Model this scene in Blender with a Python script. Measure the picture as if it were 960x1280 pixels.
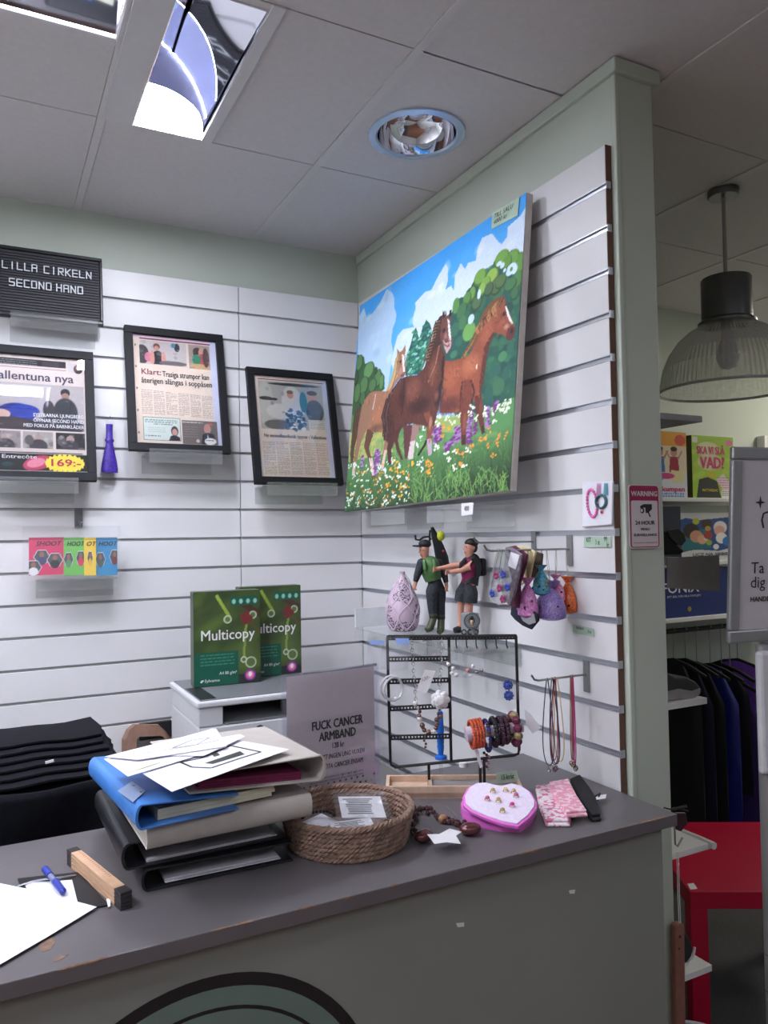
import bpy, bmesh, math, random
import numpy as np
from mathutils import Vector, Matrix
for o_ in list(bpy.data.objects): bpy.data.objects.remove(o_)
SC = bpy.context.scene
COL = SC.collection
rnd = random.Random(7)
R_ = math.radians
# ------------------------------------------------------------------ camera
FPX = 961.13
CAM = Vector((-1.2665, -2.6443, 1.5076))
YAW, PITCH, ROLL = 0.476247, 0.031239, -0.015696
def _cam_axes():
    cy, sy, cp, sp = math.cos(YAW), math.sin(YAW), math.cos(PITCH), math.sin(PITCH)
    fw = Vector((sy*cp, cy*cp, sp)); r = Vector((cy, -sy, 0)); up = r.cross(fw)
    return r*math.cos(ROLL)+up*math.sin(ROLL), -r*math.sin(ROLL)+up*math.cos(ROLL), fw
CR, CU, CF = _cam_axes()
cd = bpy.data.cameras.new('camera'); cam = bpy.data.objects.new('camera', cd); COL.objects.link(cam)
cam.matrix_world = Matrix(((CR.x, CU.x, -CF.x, CAM.x), (CR.y, CU.y, -CF.y, CAM.y), (CR.z, CU.z, -CF.z, CAM.z), (0, 0, 0, 1)))
cd.sensor_width = 36; cd.sensor_fit = 'AUTO'; cd.lens = FPX/1280*36; cd.clip_start = .05
SC.camera = cam
# ------------------------------------------------------------------ world, exposure (the lamps are the ceiling fixtures and added fill panels built below)
w = bpy.data.worlds.new('world'); SC.world = w; w.use_nodes = True
w.node_tree.nodes['Background'].inputs[0].default_value = (.75, .82, 1, 1)
w.node_tree.nodes['Background'].inputs[1].default_value = .3
SC.view_settings.view_transform = 'Standard'; SC.view_settings.look = 'None'
SC.view_settings.gamma = 1; SC.view_settings.use_curve_mapping = False
SC.view_settings.exposure = 1.85
SHELL = 42.0         # glowing shell of the fixture above the framed pages
LAMP = 120.0          # emission strength of the fluorescent tubes
FILL_LEFT = 7.5      # unseen fill panels added above the left end of the counter
FILL_FAR = 7.5       # unseen fill panel added in the room beyond the partition
FILL_BACK = 2.6      # unseen fill panels added further back in the shop
# ------------------------------------------------------------------ pixel -> place helpers (a pixel gives a direction, the touched surface the distance)
def ray(u, v): return CF+CR*((u-480)/FPX)-CU*((v-640)/FPX)
def P(u, v, ax, val):
    d = ray(u, v); t = (val-CAM[ax])/d[ax]; return CAM+d*t
def PD(u, v, depth): return CAM+ray(u, v)*depth
class Plane:
    def __init__(s, o, ex, ey):
        s.o, s.ex, s.ey = Vector(o), Vector(ex), Vector(ey); s.n = s.ex.cross(s.ey).normalized()
        if s.n.dot(CAM-s.o) < 0: s.n = -s.n
    def pt(s, u, v):
        d = ray(u, v); return CAM+d*((s.o-CAM).dot(s.n)/d.dot(s.n))
    def st(s, u, v):
        q = s.pt(u, v)-s.o; a, b, c = s.ex.dot(s.ex), s.ex.dot(s.ey), s.ey.dot(s.ey)
        x, y = q.dot(s.ex), q.dot(s.ey); D = a*c-b*b
        return ((x*c-y*b)/D, (y*a-x*b)/D)
    def at(s, a, b, h=0): return s.o+s.ex*a+s.ey*b+s.n*h
# ------------------------------------------------------------------ materials
def lin(c): return c/12.92 if c <= .04045 else ((c+.055)/1.055)**2.4
def S(c): return tuple(lin(x/255) for x in c)
MATS = {}
def mat(name, c, rough=.5, metal=0., noise=.06, scale=30., bump=0., bscale=200., emit=0., stretch=None, coat=0., sheen=0., spec=.5):
    if name in MATS: return MATS[name]
    m = bpy.data.materials.new(name); m.use_nodes = True; nt = m.node_tree; b = nt.nodes['Principled BSDF']
    b.inputs['Roughness'].default_value = rough; b.inputs['Metallic'].default_value = metal
    b.inputs['Coat Weight'].default_value = coat; b.inputs['Specular IOR Level'].default_value = spec
    if sheen: b.inputs['Sheen Weight'].default_value = sheen
    L = S(c)
    tc = nt.nodes.new('ShaderNodeTexCoord'); src = tc.outputs['Object']
    if stretch:
        mp = nt.nodes.new('ShaderNodeMapping'); mp.inputs['Scale'].default_value = stretch
        nt.links.new(src, mp.inputs['Vector']); src = mp.outputs['Vector']
    if noise:
        n = nt.nodes.new('ShaderNodeTexNoise'); n.inputs['Scale'].default_value = scale; n.inputs['Detail'].default_value = 3
        nt.links.new(src, n.inputs['Vector'])
        r = nt.nodes.new('ShaderNodeValToRGB'); r.color_ramp.elements[0].position = .3; r.color_ramp.elements[1].position = .7
        r.color_ramp.elements[0].color = tuple(x*(1-noise) for x in L)+(1,)
        r.color_ramp.elements[1].color = tuple(min(1, x*(1+noise)) for x in L)+(1,)
        nt.links.new(n.outputs['Fac'], r.inputs['Fac']); nt.links.new(r.outputs['Color'], b.inputs['Base Color'])
        if emit: nt.links.new(r.outputs['Color'], b.inputs['Emission Color'])
    else:
        b.inputs['Base Color'].default_value = L+(1,)
    if emit:
        b.inputs['Emission Color'].default_value = L+(1,); b.inputs['Emission Strength'].default_value = emit
    if bump:
        n2 = nt.nodes.new('ShaderNodeTexNoise'); n2.inputs['Scale'].default_value = bscale; n2.inputs['Detail'].default_value = 2
        nt.links.new(src, n2.inputs['Vector'])
        bp = nt.nodes.new('ShaderNodeBump'); bp.inputs['Strength'].default_value = bump; bp.inputs['Distance'].default_value = .002
        nt.links.new(n2.outputs['Fac'], bp.inputs['Height']); nt.links.new(bp.outputs['Normal'], b.inputs['Normal'])
    MATS[name] = m; return m
def clear(name, tint=(255, 255, 255), a=.07, rough=.03, milky=0., refl=.35):
    """clear sheet: mostly lets light through, glossy at the surface, a little milky"""
    if name in MATS: return MATS[name]
    m = bpy.data.materials.new(name); m.use_nodes = True; nt = m.node_tree; nt.nodes.clear()
    out = nt.nodes.new('ShaderNodeOutputMaterial'); tr = nt.nodes.new('ShaderNodeBsdfTransparent'); gl = nt.nodes.new('ShaderNodeBsdfGlossy')
    tr.inputs[0].default_value = S(tint)+(1,); gl.inputs['Roughness'].default_value = rough
    lw = nt.nodes.new('ShaderNodeLayerWeight'); lw.inputs[0].default_value = .35
    mm = nt.nodes.new('ShaderNodeMath'); mm.operation = 'MULTIPLY_ADD'; mm.inputs[1].default_value = refl; mm.inputs[2].default_value = a
    nt.links.new(lw.outputs['Fresnel'], mm.inputs[0])
    mx = nt.nodes.new('ShaderNodeMixShader'); nt.links.new(mm.outputs[0], mx.inputs[0]); nt.links.new(tr.outputs[0], mx.inputs[1]); nt.links.new(gl.outputs[0], mx.inputs[2])
    last = mx.outputs[0]
    if milky:
        df = nt.nodes.new('ShaderNodeBsdfDiffuse'); df.inputs[0].default_value = S(tint)+(1,)
        nz = nt.nodes.new('ShaderNodeTexNoise'); nz.inputs['Scale'].default_value = 25
        m2 = nt.nodes.new('ShaderNodeMath'); m2.operation = 'MULTIPLY'; m2.inputs[1].default_value = milky*2
        nt.links.new(nz.outputs['Fac'], m2.inputs[0])
        mx2 = nt.nodes.new('ShaderNodeMixShader'); nt.links.new(m2.outputs[0], mx2.inputs[0]); nt.links.new(last, mx2.inputs[1]); nt.links.new(df.outputs[0], mx2.inputs[2]); last = mx2.outputs[0]
    nt.links.new(last, out.inputs[0]); MATS[name] = m; return m
def printmat(name='printed_paint', rough=.45, coat=0.):
    if name in MATS: return MATS[name]
    m = bpy.data.materials.new(name); m.use_nodes = True; nt = m.node_tree; b = nt.nodes['Principled BSDF']
    a = nt.nodes.new('ShaderNodeAttribute'); a.attribute_name = 'ink'; nt.links.new(a.outputs['Color'], b.inputs['Base Color'])
    b.inputs['Roughness'].default_value = rough; b.inputs['Coat Weight'].default_value = coat
    MATS[name] = m; return m
# ------------------------------------------------------------------ things, parts, meshes
WM = {}
def tag(o, label=None, cat=None, group=None, kind=None):
    if label: o['label'] = label
    if cat: o['category'] = cat
    if group: o['group'] = group
    if kind: o['kind'] = kind
    return o
def thing(name, label, cat, loc, rot=None, group=None):
    o = bpy.data.objects.new(name, None); COL.objects.link(o); o.empty_display_size = .05
    M = Matrix.Translation(Vector(loc))
    if rot is not None:
        M = M @ (Matrix.Rotation(rot, 4, 'Z') if isinstance(rot, (int, float)) else rot.to_4x4())
    o.matrix_world = M; WM[o.name] = M
    return tag(o, label, cat, group)
def link(name, me, parent=None, world=True):
    o = bpy.data.objects.new(name, me); COL.objects.link(o)
    if parent is not None:
        o.parent = parent
        if world and parent.name in WM: me.transform(WM[parent.name].inverted())
    WM[o.name] = WM.get(parent.name, Matrix()) if parent is not None else Matrix()
    return o
def axes(z):
    z = Vector(z).normalized(); a = Vector((0, 0, 1)) if abs(z.z) < .9 else Vector((1, 0, 0))
    x = a.cross(z).normalized(); return x, z.cross(x), z
class MB:
    def __init__(s): s.v = []; s.f = []
    def add(s, vs, fs):
        n = len(s.v); s.v += [Vector(v) for v in vs]; s.f += [tuple(i+n for i in f) for f in fs]; return s
    def box(s, c, d, rot=None, top=(1, 1)):
        c = Vector(c); x, y, z = [k/2 for k in d]; q = []
        for k in (-1, 1):
            tx, ty = top if k > 0 else (1, 1)
            for a, b in ((-1, -1), (1, -1), (1, 1), (-1, 1)): q.append(Vector((a*x*tx, b*y*ty, k*z)))
        if rot is not None:
            m = Matrix.Rotation(rot, 3, 'Z') if isinstance(rot, (int, float)) else rot
            q = [m @ k for k in q]
        return s.add([c+k for k in q], [(3, 2, 1, 0), (4, 5, 6, 7), (0, 1, 5, 4), (1, 2, 6, 5), (2, 3, 7, 6), (3, 0, 4, 7)])
    def bx(s, x0, x1, y0, y1, z0, z1): return s.box(((x0+x1)/2, (y0+y1)/2, (z0+z1)/2), (abs(x1-x0), abs(y1-y0), abs(z1-z0)))
    def obox(s, o, ex, ey, ez):
        """box spanned by three edge vectors from corner o"""
        o, ex, ey, ez = map(Vector, (o, ex, ey, ez))
        if ex.cross(ey).dot(ez) < 0: ex, ey = ey, ex
        return s.add([o, o+ex, o+ex+ey, o+ey, o+ez, o+ex+ez, o+ex+ey+ez, o+ey+ez], [(3, 2, 1, 0), (4, 5, 6, 7), (0, 1, 5, 4), (1, 2, 6, 5), (2, 3, 7, 6), (3, 0, 4, 7)])
    def cyl(s, p0, p1, r0, r1=None, n=16):
        r1 = r0 if r1 is None else r1; p0, p1 = Vector(p0), Vector(p1); x, y, z = axes(p1-p0); q = []
        for p, r in ((p0, r0), (p1, r1)): q += [p+(x*math.cos(2*math.pi*i/n)+y*math.sin(2*math.pi*i/n))*r for i in range(n)]
        return s.add(q, [(i, (i+1) % n, n+(i+1) % n, n+i) for i in range(n)]+[tuple(range(n-1, -1, -1)), tuple(range(n, 2*n))])
    def tube(s, pts, r, n=6, closed=False):
        pts = [Vector(p) for p in pts]; N = len(pts); q = []; fs = []; px = None
        for i, p in enumerate(pts):
            if closed: t = pts[(i+1) % N]-pts[i-1]
            else: t = pts[min(i+1, N-1)]-pts[max(i-1, 0)]
            t = t.normalized() if t.length > 1e-9 else Vector((0, 0, 1))
            if px is None: px = axes(t)[0]
            px = (px-t*px.dot(t)); px = px.normalized() if px.length > 1e-6 else axes(t)[0]
            py = t.cross(px); rr = r[i] if isinstance(r, (list, tuple)) else r
            q += [p+(px*math.cos(2*math.pi*k/n)+py*math.sin(2*math.pi*k/n))*rr for k in range(n)]
        for i in range(N if closed else N-1):
            a, b = i*n, ((i+1) % N)*n
            fs += [(a+k, a+(k+1) % n, b+(k+1) % n, b+k) for k in range(n)]
        if not closed: fs += [tuple(range(n-1, -1, -1)), tuple(range((N-1)*n, N*n))]
        return s.add(q, fs)
    def lathe(s, prof, c=(0, 0, 0), n=24, axis=(0, 0, 1), capb=True, capt=True):
        c = Vector(c); x, y, z = axes(axis) if tuple(axis) != (0, 0, 1) else (Vector((1, 0, 0)), Vector((0, 1, 0)), Vector((0, 0, 1))); q = []
        for r, h in prof: q += [c+z*h+(x*math.cos(2*math.pi*i/n)+y*math.sin(2*math.pi*i/n))*r for i in range(n)]
        fs = []
        for j in range(len(prof)-1): fs += [(j*n+i, j*n+(i+1) % n, (j+1)*n+(i+1) % n, (j+1)*n+i) for i in range(n)]
        if capb: fs.append(tuple(range(n-1, -1, -1)))
        if capt: fs.append(tuple(range((len(prof)-1)*n, len(prof)*n)))
        return s.add(q, fs)
    def ball(s, c, r, n=12, m=8, rot=None):
        r = (r, r, r) if isinstance(r, (int, float)) else r; c = Vector(c); q = [Vector((0, 0, -r[2]))]
        for j in range(1, m):
            a = math.pi*j/m-math.pi/2
            for i in range(n): b = 2*math.pi*i/n; q.append(Vector((r[0]*math.cos(a)*math.cos(b), r[1]*math.cos(a)*math.sin(b), r[2]*math.sin(a))))
        q.append(Vector((0, 0, r[2])))
        if rot is not None: q = [rot @ k for k in q]
        fs = [(0, 1+(i+1) % n, 1+i) for i in range(n)]
        for j in range(m-2): fs += [(1+j*n+i, 1+j*n+(i+1) % n, 1+(j+1)*n+(i+1) % n, 1+(j+1)*n+i) for i in range(n)]
        L = len(q)-1; b0 = 1+(m-2)*n; fs += [(b0+i, b0+(i+1) % n, L) for i in range(n)]
        return s.add([c+k for k in q], fs)
    def torus(s, c, R, r, axis=(0, 0, 1), n=32, m=8, sy=1.):
        x, y, z = axes(axis); c = Vector(c)
        return s.tube([c+x*R*math.cos(2*math.pi*i/n)+y*R*sy*math.sin(2*math.pi*i/n) for i in range(n)], r, m, True)
    def prism(s, pts, h):
        """polygon given as 3D points, extruded by the vector h (both sides capped)"""
        pts = [Vector(p) for p in pts]; h = Vector(h); n = len(pts); nn = Vector((0, 0, 0))
        for i in range(n): nn += (pts[i]-pts[0]).cross(pts[(i+1) % n]-pts[0])
        if nn.dot(h) < 0: pts = pts[::-1]
        return s.add(pts+[p+h for p in pts], [tuple(range(n-1, -1, -1)), tuple(range(n, 2*n))]+[(i, (i+1) % n, n+(i+1) % n, n+i) for i in range(n)])
    def poly(s, pts): return s.add(pts, [tuple(range(len(pts)))])
    def grid(s, fn, nu, nv, wrap=False):
        q = [fn(i/(nu-1) if not wrap else i/nu, j/(nv-1)) for j in range(nv) for i in range(nu)]; fs = []
        for j in range(nv-1):
            for i in range(nu if wrap else nu-1): fs.append((j*nu+i, j*nu+(i+1) % nu, (j+1)*nu+(i+1) % nu, (j+1)*nu+i))
        return s.add(q, fs)
    def xf(s, M): s.v = [M @ v for v in s.v]; return s
    def build(s, name, m, parent=None, smooth=False, bevel=0., world=True, seg=2, solid=0., sub=0):
        me = bpy.data.meshes.new(name); me.from_pydata([tuple(v) for v in s.v], [], s.f); me.update()
        if smooth:
            me.polygons.foreach_set('use_smooth', [True]*len(me.polygons)); me.set_sharp_from_angle(angle=R_(40))
        if m is not None: me.materials.append(m)
        o = link(name, me, parent, world)
        if solid: k = o.modifiers.new('thickness', 'SOLIDIFY'); k.thickness = solid; k.offset = 0
        if sub: k = o.modifiers.new('subdivision', 'SUBSURF'); k.levels = sub; k.render_levels = sub
        if bevel:
            k = o.modifiers.new('bevel', 'BEVEL'); k.width = bevel; k.segments = seg; k.limit_method = 'ANGLE'; k.angle_limit = R_(40)
        return o
def text(s, size, m, parent, o, ex, ey, align='CENTER', bold=0., name='lettering', sx=1., shear=0., fit=None, lift=.0006, spacing=1.):
    """flat lettering at point o, reading along ex, up along ey"""
    c = bpy.data.curves.new('t', 'FONT'); c.body = s; c.size = size; c.align_x = align; c.align_y = 'CENTER'; c.shear = shear; c.space_character = spacing; c.resolution_u = 2
    t = bpy.data.objects.new('t', c); me = bpy.data.meshes.new_from_object(t); me.name = name
    bpy.data.objects.remove(t); bpy.data.curves.remove(c)
    ex, ey = Vector(ex).normalized(), Vector(ey).normalized(); n = ex.cross(ey).normalized()
    if fit and len(me.vertices):
        xs = [v.co.x for v in me.vertices]; sx = fit/max(1e-6, max(xs)-min(xs))
    o = Vector(o)+n*lift
    me.transform(Matrix(((ex.x*sx, ey.x, n.x, o.x), (ex.y*sx, ey.y, n.y, o.y), (ex.z*sx, ey.z, n.z, o.z), (0, 0, 0, 1))))
    if bold:
        b = bmesh.new(); b.from_mesh(me); out = bmesh.new()
        for kx, ky in ((0, 0), (1, .35), (-1, -.35), (.6, -.5), (-.6, .5)):
            t2 = me.copy(); t2.transform(Matrix.Translation(ex*bold*size*.8*kx+ey*bold*size*.8*ky+n*.00001*kx)); out.from_mesh(t2); bpy.data.meshes.remove(t2)
        out.to_mesh(me); out.free(); b.free()
    me.materials.clear(); me.materials.append(m)
    return link(name, me, parent)
def copy_tree(o, parent=None, M=None):
    c = o.copy(); COL.objects.link(c); c.parent = parent
    if M is not None: c.matrix_world = M
    for ch in [k for k in bpy.data.objects if k.parent == o]: copy_tree(ch, c)
    return c
# ------------------------------------------------------------------ printed / painted surfaces: drawn here, stored as colour per vertex of a fine grid
class Canvas:
    def __init__(s, w, h, bg=(255, 255, 255)):
        s.w, s.h = w, h; s.a = np.zeros((h, w, 3)); s.a[:] = bg; s.r = np.random.RandomState(3)
    def _mask(s, pts):
        pts = np.array(pts, float); x0, y0 = np.floor(pts.min(0)).astype(int); x1, y1 = np.ceil(pts.max(0)).astype(int)+1
        x0, y0, x1, y1 = max(x0, 0), max(y0, 0), min(x1, s.w), min(y1, s.h)
        if x1 <= x0 or y1 <= y0: return None
        X, Y = np.meshgrid(np.arange(x0, x1)+.5, np.arange(y0, y1)+.5); m = np.zeros(X.shape, bool); n = len(pts)
        for i in range(n):
            (xa, ya), (xb, yb) = pts[i], pts[(i+1) % n]
            if ya == yb: continue
            m ^= ((ya > Y) != (yb > Y)) & (X < (xb-xa)*(Y-ya)/(yb-ya)+xa)
        return m, slice(y0, y1), slice(x0, x1)
    def poly(s, pts, c, a=1., jit=0):
        k = s._mask(pts)
        if k is None: return
        m, ys, xs = k; c = np.array(c, float); sub = s.a[ys, xs]
        cc = c+(s.r.randn(*m.shape, 1)*jit if jit else 0)
        sub[m] = (sub*(1-a)+cc*a)[m] if jit else sub[m]*(1-a)+c*a
    def ell(s, x, y, rx, ry, c, a=1., soft=False, ang=0.):
        R = max(rx, ry)+1; x0, x1, y0, y1 = int(max(0, x-R)), int(min(s.w, x+R+1)), int(max(0, y-R)), int(min(s.h, y+R+1))
        if x1 <= x0 or y1 <= y0: return
        X, Y = np.meshgrid(np.arange(x0, x1)+.5-x, np.arange(y0, y1)+.5-y); ca, sa = math.cos(ang), math.sin(ang)
        d = ((X*ca+Y*sa)/rx)**2+((-X*sa+Y*ca)/ry)**2
        m = (np.clip(1-d, 0, 1) if soft else np.clip((1.15-d)*4, 0, 1))*a
        s.a[y0:y1, x0:x1] = s.a[y0:y1, x0:x1]*(1-m[..., None])+np.array(c, float)*m[..., None]
    def line(s, p, q, c, wd=1., a=1.):
        (x0, y0), (x1, y1) = p, q; L = math.hypot(x1-x0, y1-y0)+1e-6; nx, ny = -(y1-y0)/L*wd/2, (x1-x0)/L*wd/2
        s.poly([(x0+nx, y0+ny), (x1+nx, y1+ny), (x1-nx, y1-ny), (x0-nx, y0-ny)], c, a)
    def rect(s, x0, y0, x1, y1, c, a=1.):
        X0, X1, Y0, Y1 = [int(round(k)) for k in (x0*s.w, x1*s.w, y0*s.h, y1*s.h)]
        s.a[max(Y0, 0):Y1, max(X0, 0):X1] = s.a[max(Y0, 0):Y1, max(X0, 0):X1]*(1-a)+np.array(c, float)*a
    def lines(s, x0, y0, x1, y1, c, step, wd=1, a=.8):
        """rows of small body text"""
        y = y0*s.h
        while y < y1*s.h:
            x = x0*s.w; e = x1*s.w if s.r.rand() > .15 else (x0+(x1-x0)*s.r.uniform(.4, .9))*s.w
            while x < e:
                L = s.r.uniform(2, 7); x2 = min(e, x+L)
                s.a[int(y):int(y)+wd, int(x):int(x2)] = s.a[int(y):int(y)+wd, int(x):int(x2)]*(1-a)+np.array(c)*a
                x = x2+1.3
            y += step
    def noise(s, amt): s.a += s.r.randn(s.h, s.w, 1)*amt
    def build(s, name, pl, parent, m=None, s0=0., t0=0., s1=1., t1=1., lift=.0004):
        """grid over the plane's (s,t) box; row 0 of the canvas is t0"""
        W, H = s.w, s.h
        U, V = np.meshgrid(np.linspace(s0, s1, W), np.linspace(t0, t1, H))
        o, ex, ey, n = [np.array(k) for k in (pl.o, pl.ex, pl.ey, pl.n)]
        if n.dot(np.array(CAM)-o) < 0: n = -n
        co = o+U[..., None]*ex+V[..., None]*ey+n*lift
        idx = np.arange(W*H).reshape(H, W)
        q = np.stack([idx[:-1, :-1], idx[:-1, 1:], idx[1:, 1:], idx[1:, :-1]], -1).reshape(-1, 4)
        if np.cross(ex, ey).dot(n) < 0: q = q[:, ::-1]
        me = bpy.data.meshes.new(name); me.vertices.add(W*H); me.vertices.foreach_set('co', co.reshape(-1).astype(np.float32))
        nq = len(q); me.loops.add(nq*4); me.loops.foreach_set('vertex_index', q.reshape(-1).astype(np.int32))
        me.polygons.add(nq); me.polygons.foreach_set('loop_start', np.arange(0, nq*4, 4, dtype=np.int32))
        me.update(calc_edges=True); me.validate()
        at = me.color_attributes.new('ink', 'FLOAT_COLOR', 'POINT')
        c = np.clip(s.a/255, 0, 1); c = np.where(c <= .04045, c/12.92, ((c+.055)/1.055)**2.4)
        at.data.foreach_set('color', np.concatenate([c, np.ones((H, W, 1))], -1).reshape(-1).astype(np.float32))
        me.materials.append(m or printmat())
        return link(name, me, parent)
# ================================================================== the room
CEIL = 2.6; CT = .93
M_GREEN = mat('sage_green_paint', (184, 192, 180), .6, noise=.03, scale=3, bump=.05)
M_WHITE = mat('white_melamine', (214, 213, 215), .42, noise=.015, scale=6)
M_TILE = mat('ceiling_tile_white', (206, 202, 203), .9, noise=.03, scale=60, bump=.1, bscale=500)
M_TBAR = mat('ceiling_bar_white', (208, 205, 205), .6, noise=.02)
M_ALU = mat('aluminium_insert', (186, 188, 196), .32, .85, noise=.03)
M_MDF = mat('brown_mdf_edge', (104, 76, 64), .8, noise=.1, scale=80)
M_DARK = mat('groove_dark', (176, 176, 178), .8)
M_CARPET = mat('grey_carpet', (74, 74, 76), .95, noise=.45, scale=260, bump=.6, bscale=500)
M_WOOD = mat('brown_laminate', (122, 82, 62), .4, noise=.25, scale=9, stretch=(1, 14, 1))
M_PLASTW = mat('shop_wall_white', (205, 203, 200), .7, noise=.03)
def struct(o): o['kind'] = 'structure'; return o
XL, XR, YB = -2.7, 3.6, -5.2
PX0, PX1, PY = .018, .137, -1.348      # the partition
fl = struct(MB().bx(XL, PX1, YB, .06, -.05, 0).build('floor', M_WOOD))
struct(MB().bx(PX1, XR, YB, .06, -.05, 0).build('floor', M_CARPET))
struct(MB().bx(XL-.08, XL, YB, .14, 0, CEIL).build('wall_left', M_PLASTW))
struct(MB().bx(XR, XR+.08, YB, .14, 0, CEIL).build('wall_right', M_GREEN))
struct(MB().bx(XL-.08, XR+.08, YB-.08, YB, 0, CEIL).build('wall_front', M_PLASTW))
wb = struct(MB().bx(XL, XR, .04, .14, 0, CEIL).build('wall_back', M_GREEN))
wp = struct(MB().bx(PX0, PX1, PY, .04, 0, CEIL).build('wall_partition', M_GREEN, bevel=.004))
# cornice strip along the top of the partition
MB().bx(PX0-.012, PX1+.012, PY-.014, .03, CEIL-.036, CEIL-.003).build('cornice', M_GREEN, wp, bevel=.003)
MB().bx(PX0-.003, PX0+.012, PY-.003, PY+.012, 0, CEIL-.036).build('corner_bead', M_GREEN, wp, bevel=.003)
# slatted panels: every board its own piece, grooves between them
ZS = 2.308; ROWS = 21
def slats(parent, a0, a1, right, mdf=False):
    base = None
    for k in range(ROWS):
        zt = ZS-.1*(k-1)-.005 if k else 2.403; zb = ZS-.1*k+.005
        g = .0055 if right else .0045
        zb = ZS-.1*k+g; zt = ZS-.1*(k-1)-g if k else 2.403
        b = MB()
        if right: b.bx(0, .009, a0, a1, zb, zt)
        else: b.bx(a0, a1, 0, .009, zb, zt)
        b.build('slat_board', M_WHITE, parent, bevel=.0008, seg=1)
for a0, a1 in ((-1.671, -.4735), (-.4705, -.001)):
    MB().bx(a0, a1, .009, .02, .2, 2.403).build('panel_core', M_DARK, wb)
    slats(wb, a0, a1, False)
MB().bx(-1.671, -.001, .02, .04, .2, 2.395).build('wall_batten', M_GREEN, wb)
MB().bx(.009, .018, -1.331, .0, .2, 2.403).build('panel_core', M_MDF, wp)
slats(wp, -1.3295, -.001, True)
for k in range(ROWS):      # brown sawn edge of each board and the aluminium insert of each groove
    z = ZS-.1*k
    MB().bx(.0002, .0175, -1.3315, -1.3297, z+.0062, (z+.094 if k else 2.403)).build('board_edge', M_MDF, wp)
    if k < ROWS-1:
        MB().bx(.0045, .0085, -1.3325, 0, z-.0052, z+.0052).bx(-.0015, .005, -1.3325, 0, z-.0072, z-.0046).bx(-.0015, .0012, -1.3325, 0, z+.0046, z+.0066).build('groove_insert', M_ALU, wp)
        MB().bx(-.002, .012, -1.3345, -1.3322, z-.009, z+.009).build('insert_cap', M_ALU, wp, bevel=.001)
# ------------------------------------------------------------------ ceiling: tiles on a bar grid
ce = struct(MB().bx(XL-.08, XR+.08, YB-.08, .14, CEIL+.13, CEIL+.2).build('ceiling', M_TILE))
DLX, DLY = -.229, -.862
GX0, GY0, GP = -.405, .022, .6
FIX = [(-.926, -.751, -1.152, -.583), (-1.6, -1.02, -1.11, -.932)]
xs = [GX0+GP*i for i in range(-4, 8)]; ys = [GY0-GP*i for i in range(0, 10)]; ys[0] = .045
holes = [(x0, x1, y0, y1) for x0, x1, y0, y1 in FIX]
def tile(x0, x1, y0, y1):
    rects = [(max(x0, XL), min(x1, XR), max(y0, YB), min(y1, .0415))]
    for hx0, hx1, hy0, hy1 in holes:
        out = []
        for a, b, c, d in rects:
            if hx0 >= b or hx1 <= a or hy0 >= d or hy1 <= c: out.append((a, b, c, d)); continue
            for q in ((a, max(a, hx0), c, d), (min(b, hx1), b, c, d), (max(a, hx0), min(b, hx1), c, max(c, hy0)), (max(a, hx0), min(b, hx1), min(d, hy1), d)):
                if q[1]-q[0] > .002 and q[3]-q[2] > .002: out.append(q)
        rects = out
    m = MB()
    for a, b, c, d in rects:
        if a < DLX < b and c < DLY < d:      # the tile with the round hole of the downlight
            N = 48; q = []
            for i in range(N):
                th = 2*math.pi*i/N; ct_, st_ = math.cos(th), math.sin(th)
                k = min((b-DLX)/ct_ if ct_ > 1e-6 else (a-DLX)/ct_ if ct_ < -1e-6 else 9, (d-DLY)/st_ if st_ > 1e-6 else (c-DLY)/st_ if st_ < -1e-6 else 9)
                q += [(DLX+.108*ct_, DLY+.108*st_, CEIL), (DLX+k*ct_, DLY+k*st_, CEIL)]
            for x_, y_ in ((a, c), (b, c), (b, d), (a, d)): q.append((x_, y_, CEIL))
            fs = [(2*i, 2*((i+1) % N), 2*((i+1) % N)+1, 2*i+1) for i in range(N)]
            m.add(q, fs)
            for x_, y_, n_ in ((a, c, 0), (b, c, 1), (b, d, 2), (a, d, 3)):
                th = math.atan2(y_-DLY, x_-DLX) % (2*math.pi); i = int(th/(2*math.pi)*N) % N
                m.f.append((2*i+1, 2*((i+1) % N)+1, 2*N+n_))
        else: m.bx(a, b, c, d, CEIL, CEIL+.012)
    return m
for i in range(len(xs)-1):
    for j in range(len(ys)-1):
        x0, x1, y0, y1 = xs[i]+.012, xs[i+1]-.012, ys[j+1]+.002, ys[j]-.002
        if x1 <= XL or x0 >= XR or y1 <= YB or (x0+x1)/2 > 3.5: continue
        tile(x0, x1, y0, y1).build('ceiling_tile', M_TILE, ce, bevel=0)
for x in xs:
    if XL < x < XR: MB().bx(x-.0105, x+.0105, YB, .04, CEIL-.003, CEIL+.006).build('ceiling_bar', M_TBAR, ce)
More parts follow.
